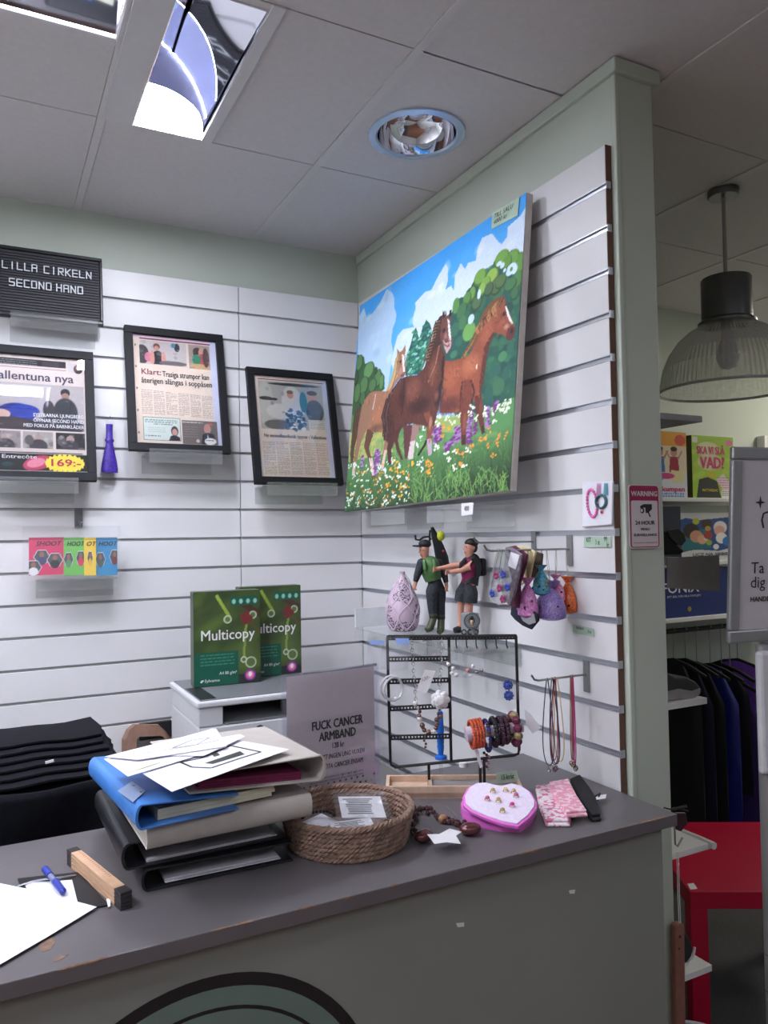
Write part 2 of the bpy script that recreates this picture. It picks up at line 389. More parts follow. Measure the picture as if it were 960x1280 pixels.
# ------------------------------------------------------------------ recessed light fixtures
M_MIRROR = mat('polished_reflector', (226, 228, 238), .035, 1., noise=0)
M_TUBE = mat('fluorescent_tube', (236, 240, 255), .4, noise=0, emit=LAMP)
M_HOUSE = mat('fixture_white_metal', (204, 202, 204), .5, noise=.02)
def troffer(label, x0, x1, y0, y1, along):
    """recessed trough: one long mirrored slope, a tube along the lip opposite, a glowing shell at the far end"""
    t = thing('ceiling_light', label, 'light', ((x0+x1)/2, (y0+y1)/2, CEIL), group='recessed mirror fixtures')
    h = .1; zt = CEIL+h
    if along == 'y':
        def rf(a, b):      # gently twisted polished slope
            q = 1-a; hh_ = .175*(.30+.275*(1+a)); bend = .05*.57*b
            return Vector((x0+(x1-x0)*a, y0+(y1-y0)*b, CEIL+.001+hh_*q+bend))
        MB().grid(rf, 24, 6).build('reflector', M_MIRROR, t, smooth=True)
        MB().bx(x1, x1+.003, y0, y1, CEIL-.002, CEIL+.04).build('side_wall', M_MIRROR, t)
        MB().bx(x0-.004, x0, y0, y1, CEIL-.002, zt+.03).build('side_wall', M_MIRROR, t)
        MB().bx(x0, x1, y1, y1+.004, CEIL-.002, zt+.03).build('end_wall', M_HOUSE, t)
        MB().bx(x0, x1, y0-.004, y0, CEIL-.002, zt+.03).build('end_wall', M_HOUSE, t)
        # glowing quarter shell at the far end
        def fn(a, b):
            th = a*math.pi/2; r = math.sin(b*math.pi/2); hh = math.cos(b*math.pi/2)
            return Vector((x0+.002+.172*r*math.cos(th), y1-.002-.2*r*math.sin(th), CEIL+.001+.004*hh))
        MB().grid(fn, 18, 8).build('lamp_shell', mat('lamp_shell_glow', (240, 243, 255), .4, noise=0, emit=SHELL), t, smooth=True)
        MB().grid(lambda a, b: fn(a, b)+Vector((0, 0, .003)), 18, 8).build('shell_back', mat('added_back_glow', (206, 216, 255), .6, noise=0, emit=.14), t, smooth=True)  # faint bluish emission added so the mirror shows a pale reflection
        MB().tube([Vector((x0+.002+.174*math.cos(q*math.pi/2/20), y1-.002-.202*math.sin(q*math.pi/2/20), CEIL+.003)) for q in range(21)], .0016, 5).build('shell_rim', M_MIRROR, t)
        MB().tube([Vector((x0+.002+.150*math.cos(q*math.pi/2/20), y1-.002-.120*math.sin(q*math.pi/2/20), CEIL+.000)) for q in range(21)], .0012, 5).build('shell_seam', M_ALU, t)
        for xa, xb in ((x0-.079, x0-.003), (x1+.003, x1+.032)):
            MB().bx(xa, xb, y0-.03, y1, CEIL-.006, CEIL-.0005).build('side_trim', M_HOUSE, t, bevel=.001)
    else:
        MB().add([(x0, y1, CEIL), (x1, y1, CEIL), (x1, y0, zt), (x0, y0, zt)], [(0, 1, 2, 3)]).build('reflector', M_MIRROR, t, solid=.002)
        MB().bx(x0, x1, y0-.004, y0, CEIL-.002, zt).build('side_wall', M_MIRROR, t)
        MB().bx(x0-.004, x0, y0, y1, CEIL-.002, zt).build('end_wall', M_HOUSE, t)
        MB().bx(x1, x1+.004, y0, y1, CEIL-.002, zt).build('end_wall', M_HOUSE, t)
        MB().cyl((x0+.02, y0+.012, CEIL+.084), (x1-.02, y0+.012, CEIL+.084), .009, n=12).build('fluorescent_tube', M_TUBE, t, smooth=True)
        MB().bx(x0, x1, y1-.004, y1+.003, CEIL-.003, CEIL+.002).build('edge_glow', mat('emissive_edge_glow', (225, 230, 255), .4, noise=0, emit=1.2), t)  # bright line of lamp glow, given to the strip as its own emission
        MB().bx(x1+.003, x1+.012, y0-.2, y1+.03, CEIL-.004, CEIL-.0005).build('side_trim', M_HOUSE, t)
troffer('recessed mirrored ceiling light with glowing shell above the framed pages', *FIX[0], 'y')
troffer('mirrored ceiling light cut off by the top left corner', *FIX[1], 'x')
M_PANEL = mat('opal_fill_panel', (240, 244, 255), .5, noise=0, emit=FILL_BACK)  # out-of-view panels added as fill light for walls, ceiling and far room
M_PANEL3 = mat('opal_fill_panel_left', (240, 244, 255), .5, noise=0, emit=FILL_LEFT)
M_PANEL2 = mat('opal_fill_panel_far', (255, 246, 232), .5, noise=0, emit=FILL_FAR)
for i, (x, y, mm) in enumerate(((-1.305, -3.28, M_PANEL), (-.105, -3.88, M_PANEL), (1.695, -3.28, M_PANEL), (2.895, -.878, M_PANEL2), (-2.205, -.878, M_PANEL3), (-2.205, -2.078, M_PANEL3))):
    t = thing('ceiling_light', ['added unseen opal fill panel behind the camera', 'added unseen opal fill panel near the shop front', 'added unseen opal fill panel in the aisle', 'added unseen opal fill panel beyond the red table', 'added unseen opal fill panel left of the letter board', 'added unseen opal fill panel at the left end of the counter'][i], 'light', (x, y, CEIL))
    MB().bx(x-.28, x+.28, y-.28, y+.28, CEIL-.010, CEIL-.004).build('diffuser', mm, t)
    MB().bx(x-.297, x+.297, y-.297, y-.28, CEIL-.014, CEIL-.001).bx(x-.297, x+.297, y+.28, y+.297, CEIL-.014, CEIL-.001).bx(x-.297, x-.28, y-.28, y+.28, CEIL-.014, CEIL-.001).bx(x+.28, x+.297, y-.28, y+.28, CEIL-.014, CEIL-.001).build('frame', M_HOUSE, t)
# recessed downlight
dl = thing('downlight', 'round recessed chrome downlight in the ceiling tile', 'light', (-.229, -.862, CEIL))
c = Vector((-.229, -.862, CEIL))
MB().lathe([(.132, -.001), (.131, -.006), (.112, -.008), (.108, -.004), (.106, .002)], c, 48, capb=False, capt=False).build('trim_ring', mat('downlight_ring', (188, 205, 228), .25, .5, noise=.02), dl, smooth=True)
MB().lathe([(.106, -.004), (.104, .016), (.098, .032), (.086, .055), (.082, .058), (.078, .075), (.06, .095), (.03, .104), (.001, .106)], c, 48, capb=False, capt=False).build('reflector_cone', M_MIRROR, dl, smooth=True)
MB().lathe([(.001, .045), (.018, .048), (.024, .06), (.022, .08), (.015, .1)], c, 20, capb=False, capt=False).build('bulb', mat('bulb_glass', (215, 215, 222), .12, .3, noise=0), dl, smooth=True)
# ================================================================== counter
M_CTOP = mat('dark_grey_laminate', (96, 91, 94), .42, noise=.05, scale=14)
M_CFRONT = mat('grey_green_panel', (128, 130, 126), .5, noise=.03, scale=5)
M_WORN = mat('worn_chipboard', (122, 98, 84), .9, noise=.3, scale=90)
ct = thing('shop_counter', 'long grey shop counter with a dark worn top and round green emblem', 'counter', (-1., -1.25, 0))
MB().bx(-2.4, -.012, -1.5, -.99, CT-.024, CT).build('worktop', M_CTOP, ct, bevel=.0015)
MB().bx(-2.38, -.036, -1.48, -1.462, 0, CT-.024).build('front_panel', M_CFRONT, ct)
MB().bx(-.054, -.036, -1.462, -1.02, 0, CT-.024).build('side_panel', M_CFRONT, ct)
MB().bx(-2.38, -2.362, -1.462, -1.02, 0, CT-.024).build('side_panel', M_CFRONT, ct)
rr = random.Random(5)
m = MB()
x = -1.75
while x < -.1:      # chipped front edge of the worktop
    L = rr.uniform(.01, .07)
    if rr.random() < (.75 if x < -.75 else .25):
        h = rr.uniform(.0008, .0028); d = rr.uniform(.001, .004)
        m.add([(x, -1.5006, CT-.0006-h*.3), (x+L, -1.5006, CT-.0006-h*.2), (x+L*.7, -1.5006, CT-h*1.4), (x+L*.2, -1.5006, CT-h*1.6), (x, -1.5006+d, CT+.0004), (x+L, -1.5006+d*.6, CT+.0004), (x+L*.8, -1.5+d*1.6, CT+.0004), (x+L*.2, -1.5+d*1.3, CT+.0004)], [(0, 1, 2, 3)[::-1], (4, 5, 6, 7), (0, 1, 5, 4)])
    x += L+rr.uniform(.002, .05)
m.build('edge_wear', M_WORN, ct)['kind'] = 'stuff'
for pts in ([(48, 1182), (56, 1174), (66, 1172), (69, 1178), (64, 1187), (52, 1190)], [(66, 1200), (76, 1194), (86, 1193), (78, 1199), (68, 1203)]):
    MB().prism([P(u, v, 2, CT) for u, v in pts], (0, 0, .0005)).build('worn_patch', M_WORN, ct)
for pts in ([(570, 1154), (580, 1153), (580, 1158), (572, 1159)], [(711, 1113), (719, 1112), (718, 1117), (712, 1117)]):
    MB().prism([P(u, v, 1, -1.48) for u, v in pts], (0, -.0005, 0)).build('scratch', M_WHITE, ct)
# round emblem
cy = -1.4805; ec = Vector((-.981, cy, .563)); er = .2906
def disc(r, th, name, mm, off): MB().lathe([(r, 0), (r, th)], ec+Vector((0, -off, 0)), 72, axis=(0, -1, 0)).build(name, mm, ct)
M_BLK = mat('black_vinyl', (24, 24, 28), .5, noise=.03)
M_EGR = mat('emblem_green', (100, 118, 112), .5, noise=.03)
disc(er, .0006, 'emblem_ring', M_BLK, 0); disc(er-.019, .0006, 'emblem_disc', M_EGR, .0006); disc(er-.047, .0006, 'emblem_ring', M_BLK, .0012); disc(er-.0525, .0006, 'emblem_disc', M_EGR, .0018)
# ================================================================== things on the back wall
M_FRAME = mat('black_wood_frame', (13, 13, 18), .6, noise=.1, scale=60, spec=.25)
M_ACRYL = clear('clear_acrylic', (252, 253, 253), .03, .03, milky=.05, refl=.3)
M_GLASS = clear('picture_glass', (252, 253, 255), .035, .015, refl=.5)
M_INK = mat('black_ink', (32, 30, 32), .6, noise=0)
M_WINK = mat('white_ink', (228, 226, 226), .6, noise=0)
M_MAROON = mat('maroon_ink', (120, 30, 60), .6, noise=0)
M_CARDBACK = mat('hardboard_back', (120, 96, 74), .8)
rg = np.random.RandomState(11)
def photo(c, x0, y0, x1, y1, bg, blobs):
    """a printed photograph inside a page: background, then soft ellipses"""
    c.rect(x0, y0, x1, y1, bg); W, H = (x1-x0)*c.w, (y1-y0)*c.h; keep = c.a.copy()
    for bx_, by_, rx, ry, col in blobs: c.ell((x0*c.w)+bx_*W, (y0*c.h)+by_*H, rx*W, ry*H, col)
    for _ in range(14):
        g = 60+rg.rand()*150; c.ell(x0*c.w+rg.rand()*W, y0*c.h+rg.rand()*H, 1.5+rg.rand()*5, 1+rg.rand()*4, (g, g*.95, g*.92), .35)
    m = np.zeros((c.h, c.w, 1)); m[int(y0*c.h):int(y1*c.h), int(x0*c.w):int(x1*c.w)] = 1
    c.a = keep*(1-m)+c.a*m
def holder(label, x0, x1, z, yf, lip, drop, group='clear acrylic ledges'):
    z -= .0055; yf -= .004
    t = thing('acrylic_ledge', label, 'ledge', ((x0+x1)/2, 0, z), group=group)
    MB().bx(x0, x1, yf, -.0005, z-.003, z).build('ledge', M_ACRYL, t)
    MB().bx(x0, x1, yf-.003, yf, z-drop, z+lip).build('front_lip', M_ACRYL, t)
    MB().bx(x0, x1, -.0035, -.0005, z-.06, z-.003).build('back_plate', M_ACRYL, t)
    return t
def framed(label, x0, x1, ztop, zbot, ytop, ybot, rail, page, pw=(.0, .0, 1., 1.)):
    t = thing('picture_frame', label, 'picture frame', ((x0+x1)/2, (ytop+ybot)/2+.02, zbot), group='framed newspaper pages')
    pl = Plane((x0, ytop, ztop), (x1-x0, 0, 0), (0, ybot-ytop, zbot-ztop)); W = (x1-x0); H = pl.ey.length
    th = pl.n*-.02
    a, b = rail/W, rail/H
    for p, ex, ey in ((pl.at(0, 0), pl.ex, pl.ey*b), (pl.at(0, 1-b), pl.ex, pl.ey*b), (pl.at(0, b), pl.ex*a, pl.ey*(1-2*b)), (pl.at(1-a, b), pl.ex*a, pl.ey*(1-2*b))):
        MB().obox(p, ex, ey, th).build('frame_rail', M_FRAME, t, bevel=.0012)
    MB().obox(pl.at(a, b, -.016), pl.ex*(1-2*a), pl.ey*(1-2*b), pl.n*-.003).build('backing_board', M_CARDBACK, t)
    pg = Plane(pl.at(a, b, -.012), pl.ex*(1-2*a), pl.ey*(1-2*b))
    q = page.build('newspaper_page', pg, t, printmat('newsprint', .8))
    MB().obox(pl.at(a, b, -.0062), pl.ex*(1-2*a), pl.ey*(1-2*b), pl.n*.0015).build('glass_pane', M_GLASS, t)
    return t, pg
EX, UPL = Vector((1, 0, 0)), None
def ptext(pg, t, s, x, y, size, m, align='LEFT', bold=.012, fit=None, **k):
    H = pg.ey.length
    return text(s, size*H, m, t, pg.at(x, y, .0008), pg.ex, -pg.ey, align, bold, 'headline', fit=(fit*pg.ex.length if fit else None), **k)
CREAM = (226, 206, 186)
# --- page 1, cut by the left edge: colour tabloid cover
c = Canvas(170, 225, (216, 200, 190))
c.rect(.04, .03, .80, .09, (38, 34, 38)); c.rect(.55, .04, .73, .085, (70, 62, 64)); c.lines(.08, .045, .5, .085, (190, 186, 186), 4)
c.rect(.82, .04, .98, .12, (205, 195, 190)); c.ell(158, 20, 8, 9, (60, 50, 50)); c.ell(158, 17, 5, 6, (150, 110, 95))
c.rect(.04, .105, .80, .112, (120, 40, 66))
photo(c, .02, .245, .98, .645, (178, 168, 164), [(.80, .16, .05, .09, (40, 36, 40)), (.80, .24, .04, .08, (160, 120, 105)), (.80, .60, .13, .32, (52, 54, 58)), (.62, .55, .06, .2, (62, 58, 60)), (.28, .66, .2, .22, (40, 50, 120)), (.36, .60, .16, .14, (45, 62, 150)), (.12, .68, .1, .1, (205, 165, 150)), (.2, .9, .3, .16, (70, 60, 62)), (.7, .9, .3, .2, (60, 56, 58)), (.2, .2, .3, .1, (228, 224, 224))])
for k in range(3):
    x0 = .03+.325*k; photo(c, x0, .66, x0+.3, .80, [(150, 140, 136), (168, 160, 152), (52, 48, 48)][k], [(.5, .4, .14, .25, (180, 150, 140)), (.5, .85, .3, .4, (70, 66, 70)), (.2, .5, .15, .3, (100, 92, 92))])
c.rect(.0, .845, 1., .985, (36, 38, 36)); c.rect(.0, .83, .95, .84, (70, 66, 66)); c.rect(0, .90, .10, .97, (226, 220, 212)); c.lines(.01, .91, .09, .96, (60, 50, 50), 3)
c.ell(.50*170, .92*225, 26, 13, (190, 70, 96), ang=-.3); c.ell(.48*170, .92*225, 16, 8, (226, 140, 158), ang=-.3)
for k in range(20):
    th = k/20*2*math.pi; c.line((.77*170, .92*225), (.77*170+34*math.cos(th), .92*225+17*math.sin(th)), (246, 226, 80), 7)
c.ell(.77*170, .92*225, 28, 13, (246, 226, 80)); c.ell(.2*170, .935*225, 10, 4, (40, 70, 70))
c.noise(4)
t, pg = framed('large framed tabloid cover at the left edge with a yellow price burst', -1.296, -.963, 2.1175, 1.694, -.02, -.11, .027, c)
ptext(pg, t, 'Vallentuna nya', .02, .185, .105, mat('navy_ink', (44, 38, 62), .6, noise=0), fit=.86, bold=.022)
for k, s_ in enumerate(('SYSTRARNA LJUNGBERG', 'ÖPPNAR SECOND HAND', 'MED FOKUS PÅ BARNKLÄDER')): ptext(pg, t, s_, .98, .515+.046*k, .042, M_WINK, 'RIGHT', .02, fit=(.52, .52, .62)[k])
ptext(pg, t, 'Entrecôte', .14, .875, .045, M_WINK, bold=.015, fit=.34)
ptext(pg, t, '169:-', .77, .92, .085, mat('magenta_ink', (196, 30, 84), .6, noise=0), 'CENTER', .03, fit=.3)
# --- page 2
c = Canvas(170, 225, CREAM); c.rect(.92, .0, 1., 1., (206, 206, 222)); c.rect(0, 0, .92, .03, (226, 196, 206))
for k in range(5): c.ell(.03*170, (.1+.2*k)*225, 1.6, 2.2, (110, 90, 84))
c.rect(.08, .028, .93, .04, (120, 44, 68))
photo(c, .08, .05, .63, .27, (196, 186, 180), [(.05, .6, .14, .4, (70, 62, 64)), (.18, .7, .08, .2, (214, 120, 140)), (.36, .22, .07, .13, (120, 66, 60)), (.36, .3, .05, .1, (206, 140, 124)), (.38, .75, .13, .34, (40, 38, 42)), (.26, .72, .05, .3, (214, 150, 134)), (.5, .72, .05, .3, (214, 150, 134)), (.8, .2, .06, .18, (52, 50, 56)), (.72, .12, .05, .1, (70, 130, 160)), (.7, .9, .3, .1, (110, 100, 98))])
photo(c, .66, .05, .92, .28, (166, 146, 134), [(.4, .3, .2, .2, (70, 46, 44)), (.6, .3, .14, .18, (206, 150, 130)), (.6, .62, .3, .25, (186, 80, 84)), (.35, .6, .2, .2, (44, 130, 90)), (.5, .9, .5, .12, (200, 160, 110)), (.8, .5, .15, .4, (90, 60, 56))])
for k in range(6): c.lines(.08+.142*k, .515+.004*k, .205+.142*k, .735, (96, 84, 80), 3.2)
c.rect(.08, .755, .51, .965, (70, 86, 80)); c.rect(.087, .76, .503, .96, (208, 216, 204)); c.lines(.11, .78, .48, .80, (86, 110, 100), 4, 2); c.lines(.2, .815, .42, .825, (86, 110, 100), 4, 2); c.lines(.14, .85, .34, .9, (150, 160, 150), 4); c.lines(.11, .92, .36, .94, (80, 80, 80), 5, 2)
c.ell(.44*170, .875*225, 7, 10, (70, 48, 44)); c.ell(.44*170, .885*225, 5, 7, (200, 150, 134)); c.poly([(.37*170, .958*225), (.39*170, .92*225), (.44*170, .91*225), (.5*170, .93*225), (.502*170, .958*225)], (40, 40, 46))
c.rect(.53, .77, .95, .985, (112, 102, 96)); c.lines(.54, .785, .78, .80, (226, 220, 214), 5, 2); c.lines(.55, .83, .72, .93, (160, 150, 142), 5)
c.ell(.83*170, .84*225, 7, 10, (190, 140, 124)); c.poly([(.75*170, .985*225), (.77*170, .89*225), (.83*170, .875*225), (.91*170, .89*225), (.93*170, .985*225)], (44, 44, 52)); c.poly([(.81*170, .985*225), (.83*170, .88*225), (.86*170, .985*225)], (160, 190, 196)); c.ell(.87*170, .795*225, 5, 2, (200, 90, 80))
c.ell(.86*170, .955*225, 12, 7, (236, 230, 222)); c.ell(.71*170, .955*225, 3.5, 3.5, (210, 200, 190)); c.lines(.81, .945, .91, .96, (60, 50, 50), 4, 2)
c.noise(4)
t, pg = framed('black framed newspaper page with the soppåsen headline, hung highest', -.866, -.536, 2.2195, 1.795, -.02, -.11, .026, c)
ptext(pg, t, 'Klart:', .08, .345, .075, M_MAROON, fit=.225, bold=.022)
ptext(pg, t, 'Trasiga strumpor kan', .33, .355, .075, M_INK, fit=.56, bold=.022)
ptext(pg, t, 'återigen slängas i soppåsen', .08, .425, .075, M_INK, fit=.84, bold=.022)
# --- page 3
c = Canvas(170, 225, CREAM); c.rect(.93, .0, 1., 1., (206, 206, 220))
c.rect(.06, .03, .95, .042, (120, 44, 68))
photo(c, .06, .055, .93, .53, (176, 170, 160), [(.1, .5, .12, .5, (190, 186, 170)), (.5, .4, .16, .32, (214, 208, 200)), (.48, .26, .05, .075, (206, 146, 126)), (.48, .2, .05, .04, (120, 86, 66)), (.83, .27, .07, .09, (206, 150, 130)), (.83, .19, .08, .05, (60, 46, 42)), (.85, .58, .14, .24, (56, 62, 74)), (.68, .4, .06, .22, (60, 120, 122)), (.3, .62, .2, .16, (214, 206, 196)), (.1, .36, .1, .04, (52, 46, 44)), (.2, .37, .08, .03, (60, 56, 52)), (.55, .04, .4, .03, (40, 44, 42)), (.25, .9, .2, .1, (110, 100, 92))])
for _ in range(60):
    g = rg.rand(); c.ell((.4+.25*rg.rand())*170, (.33+.2*rg.rand())*225, 3+3*rg.rand(), 1.5+3*rg.rand(), (40+60*g, 60+80*g, 70+100*g) if g < .7 else (220, 220, 224))
c.rect(.70, .42, .93, .53, (222, 208, 190)); c.lines(.72, .43, .92, .52, (110, 100, 92), 3.4)
for k in range(5): c.lines(.06+.178*k, .655, .22+.178*k, .97, (104, 92, 86), 3.3)
c.noise(4)
t, pg = framed('black framed newspaper page closest to the horse painting', -.452, -.120, 2.117, 1.695, -.02, -.11, .026, c)
ptext(pg, t, 'Ny secondhandbutik öppnar i Vallentuna', .08, .595, .05, M_INK, fit=.84, bold=.022)
holder('clear acrylic ledge under the left tabloid cover', -1.28, -1.02, 1.693, -.135, .012, .036)
holder('clear acrylic ledge under the highest framed page', -.81, -.575, 1.794, -.135, .010, .036)
holder('clear acrylic ledge under the framed page by the corner', -.42, -.16, 1.694, -.135, .010, .036)
# --- letter board
t = thing('letter_board', 'black letter board with white letters on a clear ledge', 'sign', (-1.09, -.04, 2.197))
pl = Plane((-1.246, -.03, 2.425), (.31, 0, 0), (0, -.035, -.228)); H = pl.ey.length
M_LB = mat('black_felt', (30, 30, 36), .7, noise=.1, scale=90); M_LBF = mat('black_plastic_rim', (22, 22, 28), .4, noise=.05)
MB().obox(pl.at(0, 0, -.006), pl.ex, pl.ey, pl.n*-.014).build('back_board', M_LB, t, bevel=.002)
for a0, b0, a1, b1 in ((0, 0, 1, .05), (0, .95, 1, 1), (0, .05, .03, .95), (.97, .05, 1, .95)):
    MB().obox(pl.at(a0, b0, 0), pl.ex*(a1-a0), pl.ey*(b1-b0), pl.n*-.02).build('rim', M_LBF, t, bevel=.003)
m = MB()
for j in range(22):      # pegged rows that hold the letters
    b = .075+j*.04
    m.obox(pl.at(.035, b, -.0062), pl.ex*.93, pl.ey*.018, pl.n*.003)
rb = m.build('ribs', mat('black_felt_rib', (44, 44, 52), .65, noise=.35, scale=420), t); rb['kind'] = 'stuff'
M_LET = mat('letter_plastic', (196, 200, 206), .5, noise=0)
SEG = {'L': ['l', 'b'], 'I': ['c'], 'A': ['l', 'r', 't', 'm'], 'C': ['l', 't', 'b'], 'R': ['l', 't', 'm', 'r1', 'd'], 'K': ['l', 'u', 'd'], 'E': ['l', 't', 'm', 'b'], 'N': ['l', 'r', 'x'], 'S': ['t', 'l1', 'm', 'r2', 'b'], 'O': ['l', 'r', 't', 'b'], 'D': ['l', 'r', 't', 'b'], 'H': ['l', 'r', 'm']}
SL = {'l': (0, 0, 0, 1), 'r': (1, 0, 1, 1), 't': (0, 0, 1, 0), 'b': (0, 1, 1, 1), 'm': (0, .5, 1, .5), 'c': (.5, 0, .5, 1), 'r1': (1, 0, 1, .5), 'd': (.3, .5, 1, 1), 'u': (.2, .5, 1, 0), 'x': (0, 0, 1, 1), 'l1': (0, 0, 0, .5), 'r2': (1, .5, 1, 1)}
for row, x0, b0 in (('LILLA CIRKELN', .062, .235), ('SECOND HAND', .125, .475)):
    x = x0
    for ch in row:
        if ch == ' ': x += .045 if row[0] == 'L' else .03; continue
        w_ = .043; m = MB()
        for q in SEG[ch]:
            xa, ya, xb, yb = SL[q]
            pa, pb = pl.at(x+xa*w_, b0+ya*.1, -.001), pl.at(x+xb*w_, b0+yb*.1, -.001)
            d = (pb-pa).normalized(); m.obox(pa-d*.0017-d.cross(pl.n)*.0017, pb-pa+d*.0034, d.cross(pl.n)*.0034, pl.n*.0015)
        m.build('letter', M_LET, t); x += w_+.024
holder('clear acrylic ledge clipping the black letter board', -1.205, -.955, 2.196, -.075, .016, .030)
# --- purple organza tube hanging between frames
M_PURP = mat('purple_organza', (62, 40, 138), .35, noise=.45, scale=130, bump=.4)
t = thing('gift_pouch', 'small purple bottle-shaped pouch hanging between two frames', 'pouch', P(137, 590, 1, -.03))
q0 = P(137, 591, 1, -.03); hh = (P(138, 526, 1, -.03)-q0).z
prof = [(.001, 0), (.026, 0), (.0262, .012), (.022, .04), (.0165, .068), (.012, .09), (.0105, .098), (.015, .105), (.0105, .112), (.0098, .14), (.0105, .158)]
MB().lathe(prof, q0, 16).xf(Matrix.Translation(q0) @ Matrix.Diagonal((1, .55, 1, 1)) @ Matrix.Translation(-q0)).build('pouch_body', M_PURP, t, smooth=True)
MB().bx(q0.x-.013, q0.x+.013, -.032, -.028, q0.z+.135, q0.z+hh).build('clear_header', M_ACRYL, t)
MB().tube([(q0.x, 0, 1.912), (q0.x, -.04, 1.905), (q0.x, -.05, 1.91)], .002, 6).build('hook', M_ALU, t)
# --- football card packs in a clear pouch
Y = -.07; t = thing('card_pack_pouch', 'clear pouch of four bright football card packs on a hook', 'card packs', P(90, 722, 1, Y))
def packprint(bg, blobs, w=60, h=66):
    c = Canvas(w, h, bg); c.rect(0, 0, 1, .08, tuple(k*.8 for k in bg))
    for x, y, col in blobs:
        hx = [(x+14*math.cos(k*math.pi/3), y+14*math.sin(k*math.pi/3)) for k in range(6)]
        c.poly(hx, (230, 230, 230)); hx = [(x+13*math.cos(k*math.pi/3), y+13*math.sin(k*math.pi/3)) for k in range(6)]; c.poly(hx, (70, 80, 86))
        c.ell(x, y-4, 4, 5, (150, 100, 80)); c.ell(x, y+7, 8, 7, col)
    return c
for k, (u0, u1, col, bl) in enumerate(((36, 80, (214, 54, 100), [(22, 34, (60, 70, 110)), (44, 40, (30, 30, 34)), (8, 52, (230, 230, 230))]), (79.5, 106, (110, 190, 84), [(14, 38, (90, 140, 100)), (48, 36, (214, 40, 90))]), (105, 120, (240, 204, 60), [(30, 36, (230, 190, 50))]), (119, 146.5, (40, 140, 190), [(14, 38, (70, 90, 80)), (52, 34, (110, 40, 50))]))):
    off = -.004*k if k < 3 else -.002
    p0, p1, p2 = P(u0, 672, 1, Y+off), P(u1, 672, 1, Y+off), P(u0, 719.5, 1, Y+off)
    z1, z0 = p0.z, p2.z
    pk = MB().bx(p0.x, p1.x, Y+off, Y+off+.0015, z0, z1).build('card_pack', mat('foil_pack_%d' % k, col, .3, .1), t)
    pp = Plane((p0.x, Y+off, z1), (p1.x-p0.x, 0, 0), (0, 0, z0-z1))
    packprint(col, bl).build('printed_front', pp, pk)
    text(['SHOOT', 'HOOT', 'OT', 'HOOT'][k], .02, M_INK, pk, pp.at(.54, .17, .001), pp.ex, -pp.ey, 'CENTER', .03, fit=(p1.x-p0.x)*[.74, .84, .8, .86][k], shear=.3)
a, b = P(28, 658, 1, Y-.012), P(150, 722, 1, Y-.012)
def crinkle(a_, b_): return lambda i, j: Vector((a_.x+(b_.x-a_.x)*i, a_.y+.0025*math.sin(i*23+j*9)*math.sin(j*14+i*5), a_.z+(b_.z-a_.z)*j))
MB().grid(crinkle(a, b), 24, 14).build('plastic_sleeve', clear('thin_plastic', (250, 250, 252), .05, .08, milky=.05, refl=.5), t, smooth=True)
hk = P(98, 640, 1, 0)
MB().bx(hk.x-.012, hk.x+.012, -.006, -.001, hk.z-.05, hk.z+.012).tube([(hk.x, -.004, hk.z-.03), (hk.x, -.085, hk.z-.045), (hk.x, -.095, hk.z-.035)], .003, 6).build('slat_hook', mat('grey_steel', (120, 120, 124), .4, .7), t)
a = P(46, 722, 1, Y+.005)
holder('clear acrylic ledge under the football card packs', a.x, P(145, 722, 1, Y+.005).x, a.z-.002, Y-.014, .004, .034)
# --- brown bundle hung on the panel behind the binders
t = thing('paper_bundle', 'octagonal brown cardboard bundle behind the white papers', 'cardboard', P(182, 935, 1, -.03))
M_KRAFT = mat('brown_kraft', (140, 108, 92), .8, noise=.12, scale=70)
for k in range(5):
    y = -.012-.014*k; sc = 1-.04*k
    o8 = [(152, 924), (158, 911), (166, 905), (198, 905), (208, 914), (214, 922), (214, 955), (152, 955)]
    i8 = [(172, 921), (203, 919), (206, 930), (206, 942), (172, 942), (171, 935), (170, 930), (170, 926)]
    O = [P(182+(u-182)*sc, v, 1, y) for u, v in o8]; I = [P(u, v, 1, y) for u, v in i8]; m = MB()
    fs = []
    I2 = [P(u, v, 1, y) for u, v in ((170, 926), (171, 922), (174, 920), (199, 919), (203, 920), (206, 924), (206, 945), (170, 945))]
    vs = O+I2+[v+Vector((0, -.011, 0)) for v in O+I2]
    for j in range(8):
        a_, b_ = j, (j+1) % 8
        fs += [(a_, b_, 8+b_, 8+a_), (16+a_, 24+a_, 24+b_, 16+b_), (a_, 16+a_, 16+b_, b_), (8+a_, 8+b_, 24+b_, 24+a_)]
    m.add(vs, fs).build('cardboard_ring', M_KRAFT, t)
MB().bx(P(168, 0, 1, 0).x, P(206, 0, 1, 0).x, -.03, -.012, P(0, 946, 1, 0).z, P(0, 924, 1, 0).z).build('dark_filling', M_BLK, t)
# ================================================================== horse painting on the right-hand wall
TL, TR, BL = Vector((-.042, -.108, 2.359)), Vector((-.042, -1.097, 2.379)), Vector((-.122, -.118, 1.594))
pt_ = Plane(TL, TR-TL, BL-TL)
c = Canvas(330, 330, (90, 170, 240)); W = 330
def Z(ox, oy, k): return lambda x, y: (lambda s_: (s_[0]*W, s_[1]*W))(pt_.st(ox+x/k, oy+y/k))
A, B, C_, D, E_ = Z(430, 370, 7.385), Z(540, 230, 7.385), Z(430, 500, 8.), Z(530, 370, 7.385), Z(530, 500, 7.385)
def PG(f, pts, col, a=1., jit=0): c.poly([f(*p) for p in pts], col, a, jit)
def EL(f, x, y, rx, ry, col, a=1., soft=False):
    p = f(x, y); q = f(x+rx, y); r = f(x, y+ry); c.ell(p[0], p[1], abs(q[0]-p[0])+.3, abs(r[1]-p[1])+.3, col, a, soft)
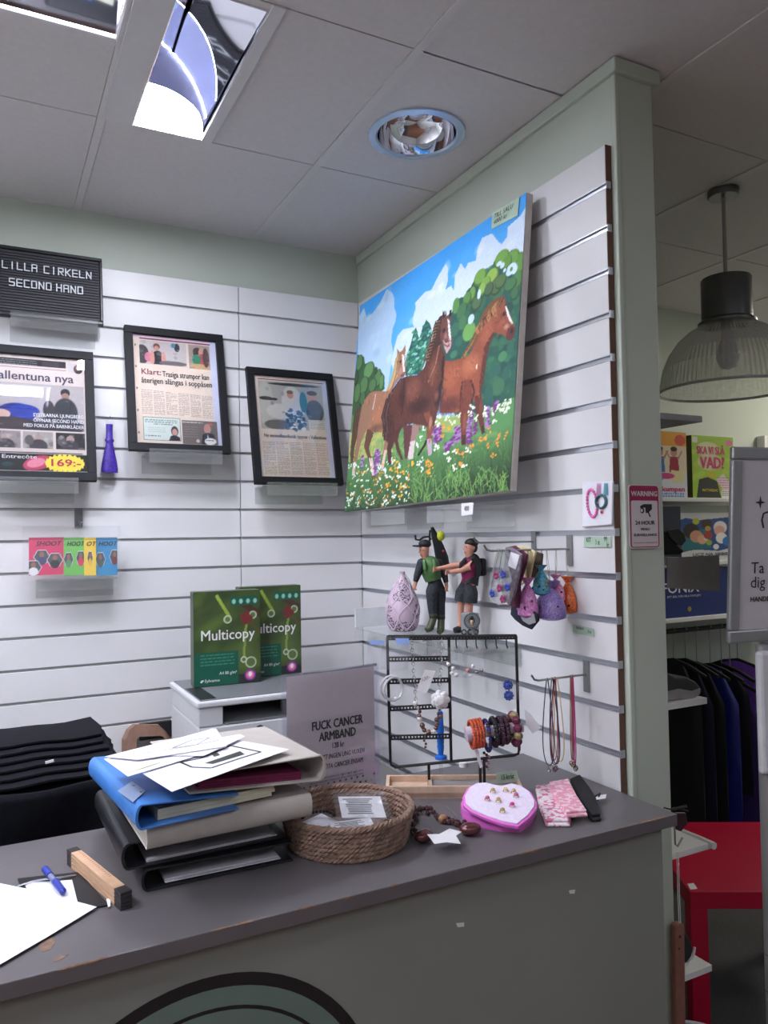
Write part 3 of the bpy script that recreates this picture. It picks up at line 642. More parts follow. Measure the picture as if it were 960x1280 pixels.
def ST(f, pts, col, wd=2., a=1.):
    q = [f(*p) for p in pts]
    for i in range(len(q)-1): c.line(q[i], q[i+1], col, wd, a)
yy = np.linspace(0, 1, W)[:, None, None]; c.a[:] = np.array((64, 162, 240))*(1-yy)+np.array((150, 210, 248))*yy
for _ in range(160): c.ell(rg.rand()*W, rg.rand()*W*.6, 12+20*rg.rand(), 4+8*rg.rand(), (70+60*rg.rand(), 165+30*rg.rand(), 240), .12, True)
CL = (178, 208, 238); CL2 = (206, 224, 244)
PG(A, [(215, 200), (270, 160), (330, 80), (370, 0), (400, -60), (450, -30), (470, 20), (470, 110), (490, 170), (480, 240), (455, 300), (440, 420), (460, 520), (440, 640), (400, 900), (130, 760), (140, 200), (190, 110)], CL)
PG(A, [(470, 480), (500, 370), (550, 310), (640, 290), (720, 330), (760, 300), (830, 420), (790, 700), (500, 760), (440, 620)], CL2)
PG(A, [(640, 250), (650, 170), (680, 90), (730, 20), (755, 60), (760, 140), (800, 120), (860, 60), (900, 300), (680, 400)], CL2)
PG(B, [(-150, 1100), (-60, 1000), (0, 980), (60, 860), (130, 740), (155, 780), (150, 900), (130, 980), (180, 940), (210, 990), (215, 860), (270, 730), (310, 790), (340, 730), (410, 710), (430, 590), (470, 500), (560, 460), (620, 540), (650, 560), (700, 490), (705, 400), (820, 300), (890, 180), (870, 640), (640, 720), (420, 1000), (270, 1400), (-100, 1500)], CL2)
for _ in range(150):
    x, y = rg.rand()*W, rg.rand()*W*.7
    k = c.a[int(y), int(x)]
    if k[0] > 160: c.ell(x, y, 5+9*rg.rand(), 4+8*rg.rand(), tuple(np.clip(k+rg.randn()*14+4, 0, 240)), .5, True)
# trees
G1 = (56, 92, 58)
PG(A, [(130, 540), (190, 560), (200, 630), (240, 610), (290, 650), (300, 700), (330, 670), (380, 740), (380, 860), (300, 920), (250, 960), (210, 1010), (180, 1120), (60, 1120)], G1)
for x, y, rx, ry, k in ((150, 620, 30, 70, 1.3), (235, 690, 48, 75, 1.5), (190, 830, 40, 80, 1.3), (320, 760, 30, 80, 1.25), (355, 800, 18, 70, 1.4), (270, 830, 36, 60, 1.2), (130, 900, 28, 90, 1.3), (180, 950, 24, 60, 1.1), (120, 760, 20, 60, .8), (300, 690, 14, 30, .8), (130, 1040, 26, 50, .9)):
    EL(A, x, y, rx, ry, tuple(v*k*.62 for v in G1)); EL(A, x-3, y-5, rx*.85, ry*.88, tuple(v*k for v in (66, 98, 60)))
PG(A, [(670, 290), (700, 400), (720, 560), (700, 720), (570, 740), (580, 560), (620, 450), (650, 330)], (30, 84, 82)); PG(A, [(765, 220), (800, 260), (820, 330), (780, 560), (700, 740), (690, 420), (730, 300)], (30, 84, 82))
for _ in range(240):
    x, y = 570+250*rg.rand(), 260+470*rg.rand(); p = A(x, y)
    if c.a[int(p[1]) % W, int(p[0]) % W][0] < 70:
        k = rg.rand(); EL(A, x, y, 7+9*rg.rand(), 5+9*rg.rand(), (44, 120, 96) if k < .5 else (70, 150, 110) if k < .8 else (150, 205, 190), .9)
TEAL = (34, 84, 78)
PG(B, [(190, 1182), (230, 1070), (300, 1040), (350, 980), (400, 880), (450, 815), (500, 840), (560, 760), (620, 640), (660, 615), (700, 660), (740, 610), (790, 620), (830, 640), (900, 640), (880, 1000), (820, 2400), (300, 2300), (0, 1700), (100, 1250)], TEAL)
for _ in range(260):
    x, y = 250+560*rg.rand(), 700+1500*rg.rand(); p = B(x, y); xi, yi = int(p[0]), int(p[1])
    if 0 <= xi < W and 0 <= yi < W and c.a[yi, xi][0] < 75 and c.a[yi, xi][2] < 110:
        k = rg.rand(); col = (24+34*k, 66+52*k, 58+24*k); EL(B, x, y, 22+26*rg.rand(), 26+34*rg.rand(), col, .75)
for x, y, rx, ry, col in ((450, 860, 55, 70, (112, 160, 68)), (650, 690, 66, 76, (108, 158, 66)), (750, 690, 60, 80, (104, 152, 66)), (700, 720, 40, 60, (96, 146, 62)), (560, 850, 56, 66, (142, 178, 76)), (500, 920, 46, 60, (120, 164, 70)), (470, 970, 36, 50, (136, 178, 80)), (380, 1010, 28, 60, (104, 150, 70)), (330, 1060, 36, 60, (84, 134, 66)), (600, 940, 54, 80, (76, 104, 64)), (530, 970, 40, 60, (72, 98, 66)), (640, 900, 50, 60, (80, 110, 66)), (230, 1110, 30, 55, (88, 142, 66)), (820, 740, 34, 110, (94, 144, 66)), (800, 880, 40, 80, (74, 124, 66)), (730, 930, 56, 56, (66, 116, 72)), (770, 1010, 36, 56, (58, 106, 72)), (290, 1150, 40, 50, (64, 110, 72)), (420, 1100, 44, 60, (76, 106, 70))):
    EL(B, x, y+6, rx, ry, tuple(v*.7 for v in col)); EL(B, x-3, y-4, rx*.85, ry*.85, col)
for x, y, rx, ry in ((625, 740, 22, 18), (655, 755, 18, 24), (740, 770, 40, 30), (725, 810, 34, 34), (765, 790, 26, 40), (675, 800, 12, 14), (440, 1020, 14, 40)): EL(B, x, y, rx, ry, (204, 226, 246))
EL(B, 738, 790, 12, 16, (90, 140, 70))
for x, y, rx, ry, col in ((300, 100, 28, 60, (90, 140, 76)), (420, 330, 56, 80, (104, 158, 84)), (360, 250, 34, 60, (70, 118, 80)), (440, 215, 26, 40, (190, 214, 226)), (350, 140, 40, 60, (66, 112, 74)), (290, 310, 38, 60, (56, 104, 82)), (280, 540, 30, 30, (64, 116, 86)), (730, 560, 38, 44, (74, 128, 86)), (690, 840, 56, 76, (62, 108, 76)), (650, 700, 60, 50, (44, 94, 80)), (800, 480, 30, 60, (44, 96, 80)), (600, 900, 40, 80, (40, 90, 78)), (760, 720, 30, 60, (42, 92, 80)), (330, 420, 34, 40, (48, 98, 84))): EL(D, x, y, rx, ry, col)
# meadow
PG(C_, [(-40, 160), (90, 140), (130, 200), (450, 300), (960, 180), (1250, 160), (1500, 60), (1750, -40), (1900, -60), (1900, 1300), (-60, 1300)], (84, 138, 82))
PG(C_, [(60, 330), (230, 290), (440, 320), (500, 520), (40, 620)], (178, 182, 104)); PG(C_, [(900, 170), (1200, 140), (1240, 330), (880, 320)], (170, 180, 100), .7)
for _ in range(90): EL(C_, 60+1500*rg.rand(), 330+190*rg.rand(), 24+30*rg.rand(), 14+24*rg.rand(), (96+50*rg.rand(), 150+20*rg.rand(), 96), .6, True)
for _ in range(900):
    x, y = -20+1720*rg.rand(), 420+900*rg.rand()**.8; L = 40+90*rg.rand(); k = rg.rand(); dk = max(.35, min(1., 1.35-(y-400)/900-.18*max(0, (x-700)/900)))
    col = (60+70*k, 118+60*k, 56+40*k); ST(C_, [(x, y), (x+(-1)**(x > 1100)*6+rg.randn()*10, y-L*.6), (x+rg.randn()*22, y-L)], tuple(v*dk for v in col), 1.3, .85)
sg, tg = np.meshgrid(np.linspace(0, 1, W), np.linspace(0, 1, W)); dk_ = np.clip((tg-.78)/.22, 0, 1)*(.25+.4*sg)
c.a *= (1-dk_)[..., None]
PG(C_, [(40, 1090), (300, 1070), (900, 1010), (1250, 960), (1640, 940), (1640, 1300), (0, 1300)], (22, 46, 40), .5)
for _ in range(220):
    x, y = 700+950*rg.rand(), 700+330*rg.rand(); k = rg.rand(); ST(C_, [(x, y+60), (x+rg.randn()*14, y), (x+rg.randn()*34, y-60)], (70+70*k, 120+60*k, 66+24*k), 1.2, .8)
# --- left horse
H1 = (158, 112, 86)
PG(C_, [(150, 60), (100, 180), (85, 350), (70, 540), (75, 660), (100, 600), (110, 480), (135, 380), (170, 220), (200, 120)], (84, 62, 48))
PG(C_, [(250, 270), (235, 300), (205, 470), (240, 560), (262, 670), (285, 775), (322, 775), (305, 660), (275, 560), (256, 480), (300, 330)], (98, 66, 54)); PG(C_, [(252, 580), (290, 580), (320, 750), (288, 755)], (214, 196, 186))
PG(A, [(160, 1120), (175, 1040), (195, 960), (250, 890), (285, 880), (400, 880), (430, 790), (460, 690), (480, 580), (505, 540), (492, 488), (520, 520), (548, 500), (570, 450), (576, 505), (564, 545), (575, 610), (576, 700), (560, 745), (525, 755), (480, 810), (420, 930), (400, 1200), (380, 1260), (300, 1260), (240, 1230), (140, 1230)], H1)
PG(C_, [(190, 40), (150, 250), (130, 420), (108, 600), (84, 755), (112, 750), (132, 620), (152, 530), (172, 440), (232, 290), (300, 150), (300, 20)], (150, 112, 90)); PG(C_, [(100, 620), (126, 620), (112, 752), (84, 755)], (206, 192, 186))
EL(C_, 340, 150, 70, 110, (176, 116, 88), .8, True); EL(C_, 330, 280, 90, 50, (104, 72, 60), .8, True); ST(A, [(270, 1050), (285, 980), (300, 900)], (206, 196, 198), 3, .8)
PG(A, [(430, 790), (460, 690), (480, 580), (510, 530), (500, 640), (500, 740), (440, 850), (390, 890)], (186, 156, 112)); ST(A, [(450, 840), (490, 720), (500, 600)], (126, 86, 62), 1.6); ST(A, [(420, 880), (470, 740), (488, 610)], (206, 180, 136), 1.2)
PG(A, [(540, 540), (560, 545), (568, 700), (550, 700)], (236, 228, 228)); EL(A, 528, 690, 26, 46, (190, 140, 130), .8, True); EL(A, 527, 605, 9, 9, (40, 28, 26)); EL(A, 545, 735, 20, 14, (110, 80, 78))
# --- right horse
H3 = (140, 76, 54)
PG(D, [(200, 600), (280, 600), (340, 580), (410, 560), (450, 500), (490, 400), (515, 290), (545, 200), (600, 110), (670, 50), (715, 20), (740, 0), (755, 50), (755, 95), (790, 150), (820, 230), (850, 295), (845, 345), (830, 385), (800, 415), (770, 410), (755, 370), (700, 350), (665, 340), (640, 390), (610, 460), (590, 540), (575, 650), (560, 760), (540, 850), (520, 900), (500, 990), (440, 960), (430, 1000), (330, 1060), (250, 1085), (150, 1080), (160, 960), (180, 850), (185, 700)], H3)
EL(D, 230, 1010, 150, 90, (84, 42, 40), .85, True); EL(D, 430, 640, 110, 120, (186, 112, 78), .75, True); EL(D, 260, 740, 90, 130, (170, 98, 68), .6, True); EL(D, 590, 330, 60, 170, (172, 98, 72), .6, True)
PG(D, [(665, 340), (640, 390), (610, 460), (590, 540), (575, 650), (560, 760), (540, 850), (520, 900), (515, 820), (540, 640), (560, 480), (600, 400), (640, 340)], (78, 38, 36), .8)
PG(D, [(370, 780), (440, 770), (450, 900), (430, 1108), (345, 1108), (350, 900)], (116, 58, 46)); ST(D, [(440, 780), (470, 880), (440, 1000)], (66, 34, 34), 3); ST(D, [(360, 790), (345, 900), (345, 1060)], (70, 36, 36), 3)
PG(E_, [(345, -20), (430, -20), (412, 120), (398, 240), (392, 415), (350, 422), (345, 300), (338, 150)], (108, 54, 44)); PG(E_, [(470, -30), (535, -60), (556, 150), (566, 290), (540, 322), (512, 210), (482, 90)], (96, 46, 40)); EL(E_, 380, 200, 20, 110, (160, 92, 76), .7, True); EL(E_, 530, 60, 22, 80, (140, 76, 62), .6, True)
PG(E_, [(350, 330), (392, 320), (392, 415), (352, 420)], (60, 32, 32), .8); PG(E_, [(535, 240), (564, 240), (564, 300), (541, 322)], (58, 30, 32), .8)
PG(D, [(725, 0), (670, 20), (610, 70), (560, 140), (530, 200), (510, 270), (480, 320), (440, 410), (340, 575), (380, 560), (450, 480), (505, 380), (530, 280), (555, 210), (605, 130), (690, 80), (700, 130), (720, 100)], (112, 74, 46))
for _ in range(26):
    k = rg.rand(); x = 700-200*k; y = 30+250*k; ST(D, [(x, y), (x-25+rg.randn()*10, y+50), (x-10, y+90)], (166, 120, 74) if rg.rand() < .6 else (66, 40, 32), 1.4)
for k in range(8): ST(D, [(500-k*4, 330+k*10), (450-k*6, 440+k*9), (350+k*4, 570)], (150, 120, 70) if k % 2 else (80, 66, 40), 1.4)
PG(D, [(752, 92), (768, 100), (800, 190), (826, 255), (806, 262), (778, 190)], (238, 232, 230)); PG(D, [(780, 300), (820, 270), (850, 295), (845, 345), (830, 385), (800, 415), (770, 410), (760, 370)], (92, 46, 42)); EL(D, 818, 320, 14, 20, (44, 24, 26)); EL(D, 748, 165, 15, 18, (30, 22, 26)); EL(D, 765, 285, 28, 26, (206, 160, 146), .8, True); EL(D, 735, 235, 34, 34, (160, 86, 74), .8, True); ST(D, [(715, 90), (735, 20), (745, 5)], (70, 40, 34), 1.5)
PG(D, [(485, 640), (500, 630), (498, 680), (488, 690)], (240, 220, 200))
# --- middle horse
H2 = (88, 50, 42)
PG(C_, [(600, 250), (690, 250), (680, 400), (640, 560), (620, 600), (605, 480)], (92, 54, 56)); PG(C_, [(690, 250), (790, 240), (730, 360), (700, 480), (690, 590), (650, 590), (670, 430)], (150, 116, 112)); PG(C_, [(668, 420), (720, 400), (696, 590), (640, 600)], (206, 190, 190))
PG(C_, [(880, 330), (830, 440), (760, 560), (735, 555), (790, 470), (850, 340)], (40, 26, 30))
PG(A, [(470, 840), (520, 765), (580, 742), (680, 730), (740, 670), (780, 600), (820, 520), (830, 440), (880, 420), (905, 480), (945, 560), (935, 640), (920, 800), (905, 900), (880, 1020), (860, 1110), (830, 1240), (740, 1195), (640, 1180), (560, 1195), (520, 1240), (480, 1320), (455, 1400), (380, 1360), (360, 1180), (380, 1040), (430, 920)], H2)
EL(A, 640, 860, 90, 130, (136, 82, 66), .75, True); EL(A, 830, 700, 60, 160, (130, 80, 62), .7, True); EL(A, 700, 1010, 120, 90, (50, 28, 30), .8, True); EL(A, 880, 930, 50, 120, (40, 24, 26), .8, True); EL(A, 545, 930, 40, 120, (60, 32, 30), .7, True); EL(A, 860, 920, 24, 60, (150, 96, 84), .7, True)
ST(A, [(885, 460), (850, 640), (780, 800)], (166, 116, 92), 2.5, .7); ST(A, [(920, 560), (915, 760), (880, 880)], (34, 20, 24), 4, .8); ST(A, [(560, 760), (560, 900), (540, 1100)], (44, 26, 28), 3, .7)
PG(C_, [(800, 140), (860, 110), (895, 240), (892, 330), (890, 395), (834, 395), (830, 330), (842, 235)], (124, 72, 56)); EL(C_, 872, 230, 20, 80, (200, 150, 130), .7, True); PG(C_, [(834, 392), (884, 385), (886, 540), (850, 562), (840, 470)], (178, 156, 170))
PG(C_, [(560, 250), (600, 250), (560, 330), (545, 400), (565, 500), (600, 600), (575, 600), (530, 500), (508, 400), (520, 320)], (82, 44, 42))
PG(C_, [(390, 140), (500, 150), (515, 330), (480, 500), (484, 640), (450, 650), (440, 530), (430, 430), (400, 330)], (74, 42, 40)); PG(C_, [(412, 400), (450, 420), (420, 560), (396, 700), (372, 690), (390, 580)], (150, 112, 96)); PG(C_, [(410, 500), (434, 500), (400, 690), (376, 690)], (214, 188, 172))
for k in range(16):
    x = 505-6*k*.6; ST(A, [(x-5, 800+k*5), (440-k*3, 960), (400-k*2.5+rg.randn()*6, 1120), (400-k+rg.randn()*14, 1240+rg.rand()*90)], [(52, 32, 34), (104, 76, 72), (72, 44, 44)][k % 3], 1.8)
PG(D, [(150, 190), (95, 290), (90, 380), (60, 450), (40, 540), (15, 650), (60, 580), (110, 490), (165, 440), (175, 300), (190, 170)], (66, 42, 36))
for k in range(26):
    y = 230+k*15; x = 140-k*4.4; ST(D, [(x+20, y-14), (x-20, y), (x-34, y+20)], (130, 96, 72) if k % 2 else (46, 28, 28), 1.5)
PG(D, [(180, 130), (196, 180), (206, 130), (215, 180), (244, 195), (250, 120), (262, 180), (248, 260), (256, 380), (272, 420), (256, 470), (236, 520), (210, 532), (198, 490), (168, 450), (154, 380), (158, 300), (170, 230)], (104, 64, 56)); PG(D, [(222, 215), (240, 225), (250, 330), (258, 410), (236, 410), (230, 320)], (236, 228, 230)); PG(D, [(180, 400), (205, 440), (250, 412), (262, 430), (250, 480), (214, 532), (194, 480)], (190, 156, 156)); EL(D, 190, 320, 12, 18, (28, 20, 24)); EL(D, 205, 370, 20, 40, (170, 126, 122), .7, True); ST(D, [(186, 150), (190, 200)], (30, 20, 24), 4); ST(D, [(252, 130), (250, 190)], (30, 20, 24), 4); ST(D, [(190, 450), (225, 470), (245, 440)], (80, 44, 52), 1.6)
for _ in range(2600):      # hair strokes following the light on the coats
    x, y = rg.randint(3, W-3), rg.randint(70, W-40); k = c.a[y, x]
    if k[0] > k[1]*1.35 and k[0] > k[2]*1.35 and k[0] < 190:
        g = 1+rg.randn()*.16; L = 3+6*rg.rand(); th = 1.2+rg.randn()*.5
        c.line((x, y), (x+L*math.cos(th), y+L*math.sin(th)), tuple(np.clip(k*g, 0, 235)), 1.5, .55)
# --- flowers
def flower(f, x, y, col, n=4, r=9):
    for _ in range(n): EL(f, x+rg.randn()*r*.8, y+rg.randn()*r, 4+r*.3*rg.rand(), 4+r*.4*rg.rand(), tuple(np.clip(np.array(col)*(.88+.2*rg.rand()), 0, 250)))
for _ in range(150):
    x = 20+640*rg.rand()**1.3; y = 640+430*rg.rand(); flower(C_, x, y, (226, 238, 226) if rg.rand() < .68 else (224, 150, 60), 2, 9)
for x, y in ((440, 850), (700, 640), (590, 720), (840, 620), (880, 650), (520, 690), (480, 690), (575, 870), (625, 855), (850, 730), (570, 970), (525, 600)): flower(C_, x, y, (238, 176, 50), 6, 14)
for x, y in ((470, 780), (545, 770), (640, 790), (500, 950), (430, 1020), (780, 600), (790, 690), (760, 640), (560, 660), (420, 700), (800, 290), (770, 380), (490, 600), (350, 690), (740, 450), (930, 460)): flower(C_, x, y, (230, 240, 232), 6, 13)
for x0, y0, y1 in ((190, 560, 680), (325, 500, 640), (352, 500, 640), (325, 640, 750), (915, 280, 440), (940, 280, 400)):
    for y in np.arange(y0, y1, 9): EL(C_, x0+rg.randn()*7, y, 12, 8, (110+30*rg.rand(), 70, 136) if rg.rand() < .7 else (170, 140, 190))
for x0, y0, y1 in ((120, 250, 400), (150, 250, 390), (300, 250, 390), (325, 250, 390), (270, 330, 420), (205, 400, 480), (240, 390, 480), (430, 180, 400), (410, 260, 410), (450, 110, 220), (480, 210, 320), (596, 70, 255), (660, 30, 120), (676, 10, 90)):
    for y in np.arange(y0, y1, 10): EL(E_, x0+rg.randn()*8, y, 13, 9, (96+30*rg.rand(), 52, 116) if rg.rand() < .7 else (160, 120, 180))
for x, y in ((185, 240), (235, 250), (180, 330), (525, 360), (570, 350), (605, 270), (595, 425), (680, 395), (640, 510), (700, 330), (765, 325), (455, 430), (320, 480), (360, 490), (340, 590), (30, 590), (70, 600), (45, 670)): flower(E_, x, y, (232, 150, 56), 6, 13)
for x, y in ((150, 160), (230, 170), (285, 200), (330, 150), (450, 60), (480, 160), (570, 90), (640, 120), (650, 190), (750, 30), (720, 90), (760, 110), (790, 60), (800, 20), (740, 60), (570, 140), (130, 450), (215, 500), (290, 480), (410, 470), (290, 630), (235, 540), (370, 600), (130, 220), (440, 130), (690, 60)): flower(E_, x, y, (232, 238, 214), 7, 14)
c.a = np.clip(c.a*(1+c.r.randn(W, W, 1)*.02), 0, 250)
t = thing('horse_painting', 'large canvas painting of three brown horses in a flower meadow', 'painting', (-.08, -.6, 1.595))
M_CANV = mat('raw_canvas_edge', (196, 190, 184), .85, noise=.1, scale=40, bump=.3)
MB().obox(pt_.at(0, 0), pt_.ex, pt_.ey, pt_.n*-.019).build('stretched_canvas', M_CANV, t, bevel=.002)
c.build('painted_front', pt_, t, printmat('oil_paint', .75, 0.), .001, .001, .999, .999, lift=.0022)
q = [pt_.pt(u, v)+pt_.n*.004 for u, v in ((617, 267), (651, 247), (649, 270), (616, 287))]
M_NOTE = mat('pale_green_note', (172, 196, 176), .7, noise=.04)
no = tag(MB().prism(q, pt_.n*.0008).build('price_note', M_NOTE), 'green handwritten note stuck on the painting top corner', 'note')
d1 = (q[1]-q[0]).normalized()
for k, s_ in enumerate(('TILL SALU', '4000 kr')): text(s_, .018, M_INK, no, q[0].lerp(q[3], .32+.36*k).lerp(q[1].lerp(q[2], .32+.36*k), .08)+pt_.n*.001, d1, q[0]-q[3], 'LEFT', .0, fit=(.085, .062)[k], shear=.2)
for lab, u0, u1 in (('clear acrylic ledge under the painting, nearer the corner', 466, 508), ('clear acrylic ledge under the painting with a price tag', 536, 592)):
    y0, y1 = P(u0, 645, 0, -.135).y, P(u1, 640, 0, -.135).y
    t = thing('acrylic_ledge', lab, 'ledge', (-.07, (y0+y1)/2, 1.59), group='clear acrylic ledges')
    z = 1.588
    MB().bx(-.14, -.0022, y1, y0, z-.003, z).build('ledge', M_ACRYL, t); MB().bx(-.143, -.14, y1, y0, z-.045, z+.003).build('front_lip', M_ACRYL, t); MB().bx(-.0052, -.0022, y1, y0, z-.06, z-.003).build('back_plate', M_ACRYL, t)
q = [P(u, v, 0, -.1445) for u, v in ((577, 629), (592, 628), (591, 643), (577, 645))]
no = tag(MB().prism(q, (-.0008, 0, 0)).build('price_tag', M_WINK), 'tiny white price tag hanging below the horse painting', 'tag')
text('4000', .02, M_INK, no, (q[0]+q[2])/2+Vector((-.001, 0, 0)), (0, -1, 0), (0, 0, 1), fit=.022)
# ================================================================== behind the counter: desk, printer, paper reams, black clothes
M_DESK = mat('grey_desk', (120, 118, 116), .6)
t = thing('back_desk', 'low grey desk behind the counter carrying the printer', 'desk', (-.85, -.5, 0))
MB().bx(-1.9, -.05, -.9, -.03, .69, .72).build('desk_top', M_DESK, t)
for x in (-1.87, -.09):
    for y in (-.87, -.07): MB().bx(x-.02, x+.02, y-.02, y+.02, 0, .69).build('leg', M_DESK, t)
# printer
M_PRW = mat('printer_white', (206, 206, 210), .45, noise=.02); M_PRG = mat('printer_grey', (112, 114, 118), .35, noise=.03); M_PRD = mat('printer_black', (28, 28, 32), .4)
pz = 1.058; px0, px1, py0, py1 = -.752, -.335, -.50, -.135
t = thing('printer', 'white multifunction printer with a dark scanner lid', 'printer', ((px0+px1)/2, (py0+py1)/2, .72))
MB().bx(px0+.006, px1-.006, py0+.005, py1, .72, pz-.075).build('body', M_PRW, t, bevel=.006)
MB().bx(px0+.006, px0+.075, py0+.005, py1, pz-.0755, pz-.022).build('body_side', M_PRW, t, bevel=.004)
MB().bx(px1-.075, px1-.006, py0+.005, py1, pz-.0755, pz-.022).build('body_side', M_PRW, t, bevel=.004)
MB().bx(px0+.075, px1-.075, py0+.14, py1, pz-.0755, pz-.022).build('output_slot', M_PRD, t)
MB().add([(px0+.08, py0+.006, pz-.073), (px1-.08, py0+.006, pz-.073), (px1-.08, py0+.14, pz-.05), (px0+.08, py0+.14, pz-.05), (px0+.08, py0+.006, pz-.0745), (px1-.08, py0+.006, pz-.0745), (px1-.08, py0+.14, pz-.07), (px0+.08, py0+.14, pz-.07)], [(0, 1, 2, 3), (7, 6, 5, 4), (0, 4, 5, 1), (1, 5, 6, 2), (2, 6, 7, 3), (3, 7, 4, 0)]).build('output_tray', M_PRG, t)
MB().bx(px0, px1, py0, py1, pz-.022, pz-.004).build('scanner_lid', M_PRW, t, bevel=.005)
MB().bx(px0+.012, px1-.012, py0+.012, py1-.01, pz-.0045, pz-.001).build('lid_panel', M_PRG, t, bevel=.002)
MB().bx(px0+.014, px0+.06, py0+.02, py1-.16, pz-.0015, pz).build('lid_strip', M_PRD, t)
MB().bx(px1-.16, px1-.075, py0-.008, py0+.05, pz-.065, pz-.028).build('control_panel', M_PRD, t, bevel=.004)
lg = Vector((P(325, 912, 1, py0+.004).x, py0+.0048, P(325, 912, 1, py0+.004).z))
MB().cyl(lg, lg+Vector((0, -.002, 0)), .013, n=28).build('emblem', M_INK, t)
text('hp', .02, M_WINK, t, lg+Vector((0, -.0024, 0)), (1, 0, 0), (0, 0, 1), bold=.0, shear=.25)
# output guide seen above the sign
MB().add([P(402, 840, 1, -.2), P(470, 829, 1, -.2), P(470, 832, 1, -.2), P(402, 843, 1, -.2)], [(0, 1, 2, 3)]).build('feeder_edge', M_PRG, t, solid=.012)
# reams
def ream(label, x0, y0, w_, d, h, rz):
    t = thing('paper_ream', label, 'paper ream', (x0, y0, pz), rz, 'green copy paper reams')
    M = WM[t.name]
    bm_ = MB().bx(0, w_, 0, d, 0, h).xf(M).build('wrapper', mat('green_wrapper', (44, 62, 40), .3, noise=.15, scale=20), t, bevel=.003)
    c = Canvas(84, 118, (54, 66, 38)); rs = np.random.RandomState(4)
    for _ in range(150):
        k = rs.rand(); c.ell(rs.rand()*84, rs.rand()*118, 8+14*rs.rand(), 5+8*rs.rand(), (40+50*k, 62+50*k, 34+14*k), .35, True, ang=-.5)
    c.ell(20, 45, 30, 9, (96, 120, 50), .6, True, ang=-.6); c.ell(60, 80, 30, 22, (98, 116, 62), .5, True)
    c.line((28, 5), (45, 34), (136, 160, 60), 4); c.line((58, 30), (84, 54), (90, 70, 40), 3); c.line((50, 10), (84, 32), (70, 40, 34), 8, .8); c.line((66, 36), (62, 84), (128, 150, 70), 3)
    for x, y, r in ((42, 36, 5), (71, 92, 7), (62, 88, 4), (74, 32, 5)):
        c.ell(x, y, r, r, (190, 205, 180)); c.ell(x, y, r-1.5, r-1.5, (90, 110, 60))
    for x, y in ((62, 34), (66, 30), (70, 36), (64, 40)): c.ell(x, y, 4, 4, (110, 44, 44))
    c.rect(.0, .64, .66, 1., (14, 86, 66)); c.rect(.53, .07, .97, .165, (14, 86, 66))
    c.rect(.66, .9, 1., 1., (40, 44, 38)); c.ell(70, 108, 7, 7, (120, 60, 150)); c.ell(70, 108, 5, 5, (230, 110, 150)); c.ell(70, 107, 2.5, 3, (240, 240, 246))
    for k in range(4): c.ell(50+9*k, 14, 2.5, 3, (150, 190, 176))
    c.lines(.1, .675, .6, .80, (96, 160, 140), 4)
    f = Plane(M @ Vector((.001, -.0004, h-.001)), M.to_3x3() @ Vector((w_-.002, 0, 0)), (0, 0, -(h-.002)))
    c.build('printed_face', f, bm_, printmat('gloss_print', .3, .3))
    text('Multicopy', .045, M_WINK, bm_, f.at(.50, .47, .001), f.ex, -f.ey, 'CENTER', .012, fit=w_*.80)
    text('A4 80 g/m²', .013, M_WINK, bm_, f.at(.50, .875, .001), f.ex, -f.ey, 'CENTER', .01, fit=w_*.26)
    text('Sylvamo', .013, M_WINK, bm_, f.at(.26, .945, .001), f.ex, -f.ey, 'CENTER', .01, fit=w_*.22)
    MB().prism([f.at(a, b, .0006) for a, b in ((.085, .955), (.10, .935), (.125, .93), (.14, .94), (.125, .948), (.105, .962))], f.n*.0003).build('emblem', M_WINK, bm_)
    g = Plane(M @ Vector((w_+.0004, 0, h)), M.to_3x3() @ Vector((0, d, 0)), (0, 0, -h))
    text('Multicopy', .028, M_WINK, bm_, g.at(.5, .7, .001), -g.ey, -g.ex, 'CENTER', .02, fit=.14)
    return t
p0 = P(240.5, 858, 2, pz)
ream('green copy paper ream on the printer, nearer the counter', -.712, -.30, .208, .052, .288, R_(-2))
ream('green copy paper ream on the printer, half hidden behind the other', -.548, -.235, .208, .052, .292, R_(0))
# black clothes
M_CLOTH = mat('black_cotton', (11, 12, 20), .9, noise=.25, scale=40, bump=.25, spec=.2)
def cloth_slab(x0, x1, y0, y1, z0, z1, seed, name, parent, front_drop=0.):
    rs = random.Random(seed); ph = [rs.uniform(0, 6) for _ in range(6)]
    def fn(i, j):
        a = 2*math.pi*j; sy = math.cos(a); sz = math.sin(a)
        y = (y0+y1)/2+(y1-y0)/2*max(-1, min(1, sy*1.25)); z = (z0+z1)/2+(z1-z0)/2*max(-1, min(1, sz*1.3))
        x = x0+(x1-x0)*i
        return Vector((x+.006*math.sin(y*30+ph[0]), y+.006*math.sin(x*17+ph[1])-(.01*math.sin(x*8+ph[2])), z+.002*math.sin(x*21+ph[3]+y*9)+.0015*math.sin(x*47+ph[4])))
    m = MB().grid(fn, 26, 15)
    n0 = len(m.v); m.f.append(tuple(j*26 for j in range(14))); m.f.append(tuple(j*26+25 for j in range(13, -1, -1)))
    return m.build(name, M_CLOTH, parent, smooth=True)
zb = .72
bs = [('tall pile', -1.75, -1.035, -.86, -.42, .72, 1.02)]
t = thing('black_clothes_pile', 'big pile of black garments behind the counter with a small white tag', 'clothes', (-1.4, -.65, .72))
def drape(i, j):
    x = -1.8+.785*i; z = 1.0-.275*j
    return Vector((x+.012*math.sin(j*5)*i, -.905-.016*math.sin(x*19+j*2)*(.3+j)-.010*math.sin(x*41)*j+.01*j, z+.004*math.sin(x*23)))
MB().bx(-1.79, -1.03, -.87, -.45, .7225, .99).build('inner_garments', M_CLOTH, t)
MB().grid(drape, 60, 16).build('hanging_garment', M_CLOTH, t, smooth=True, solid=.008)
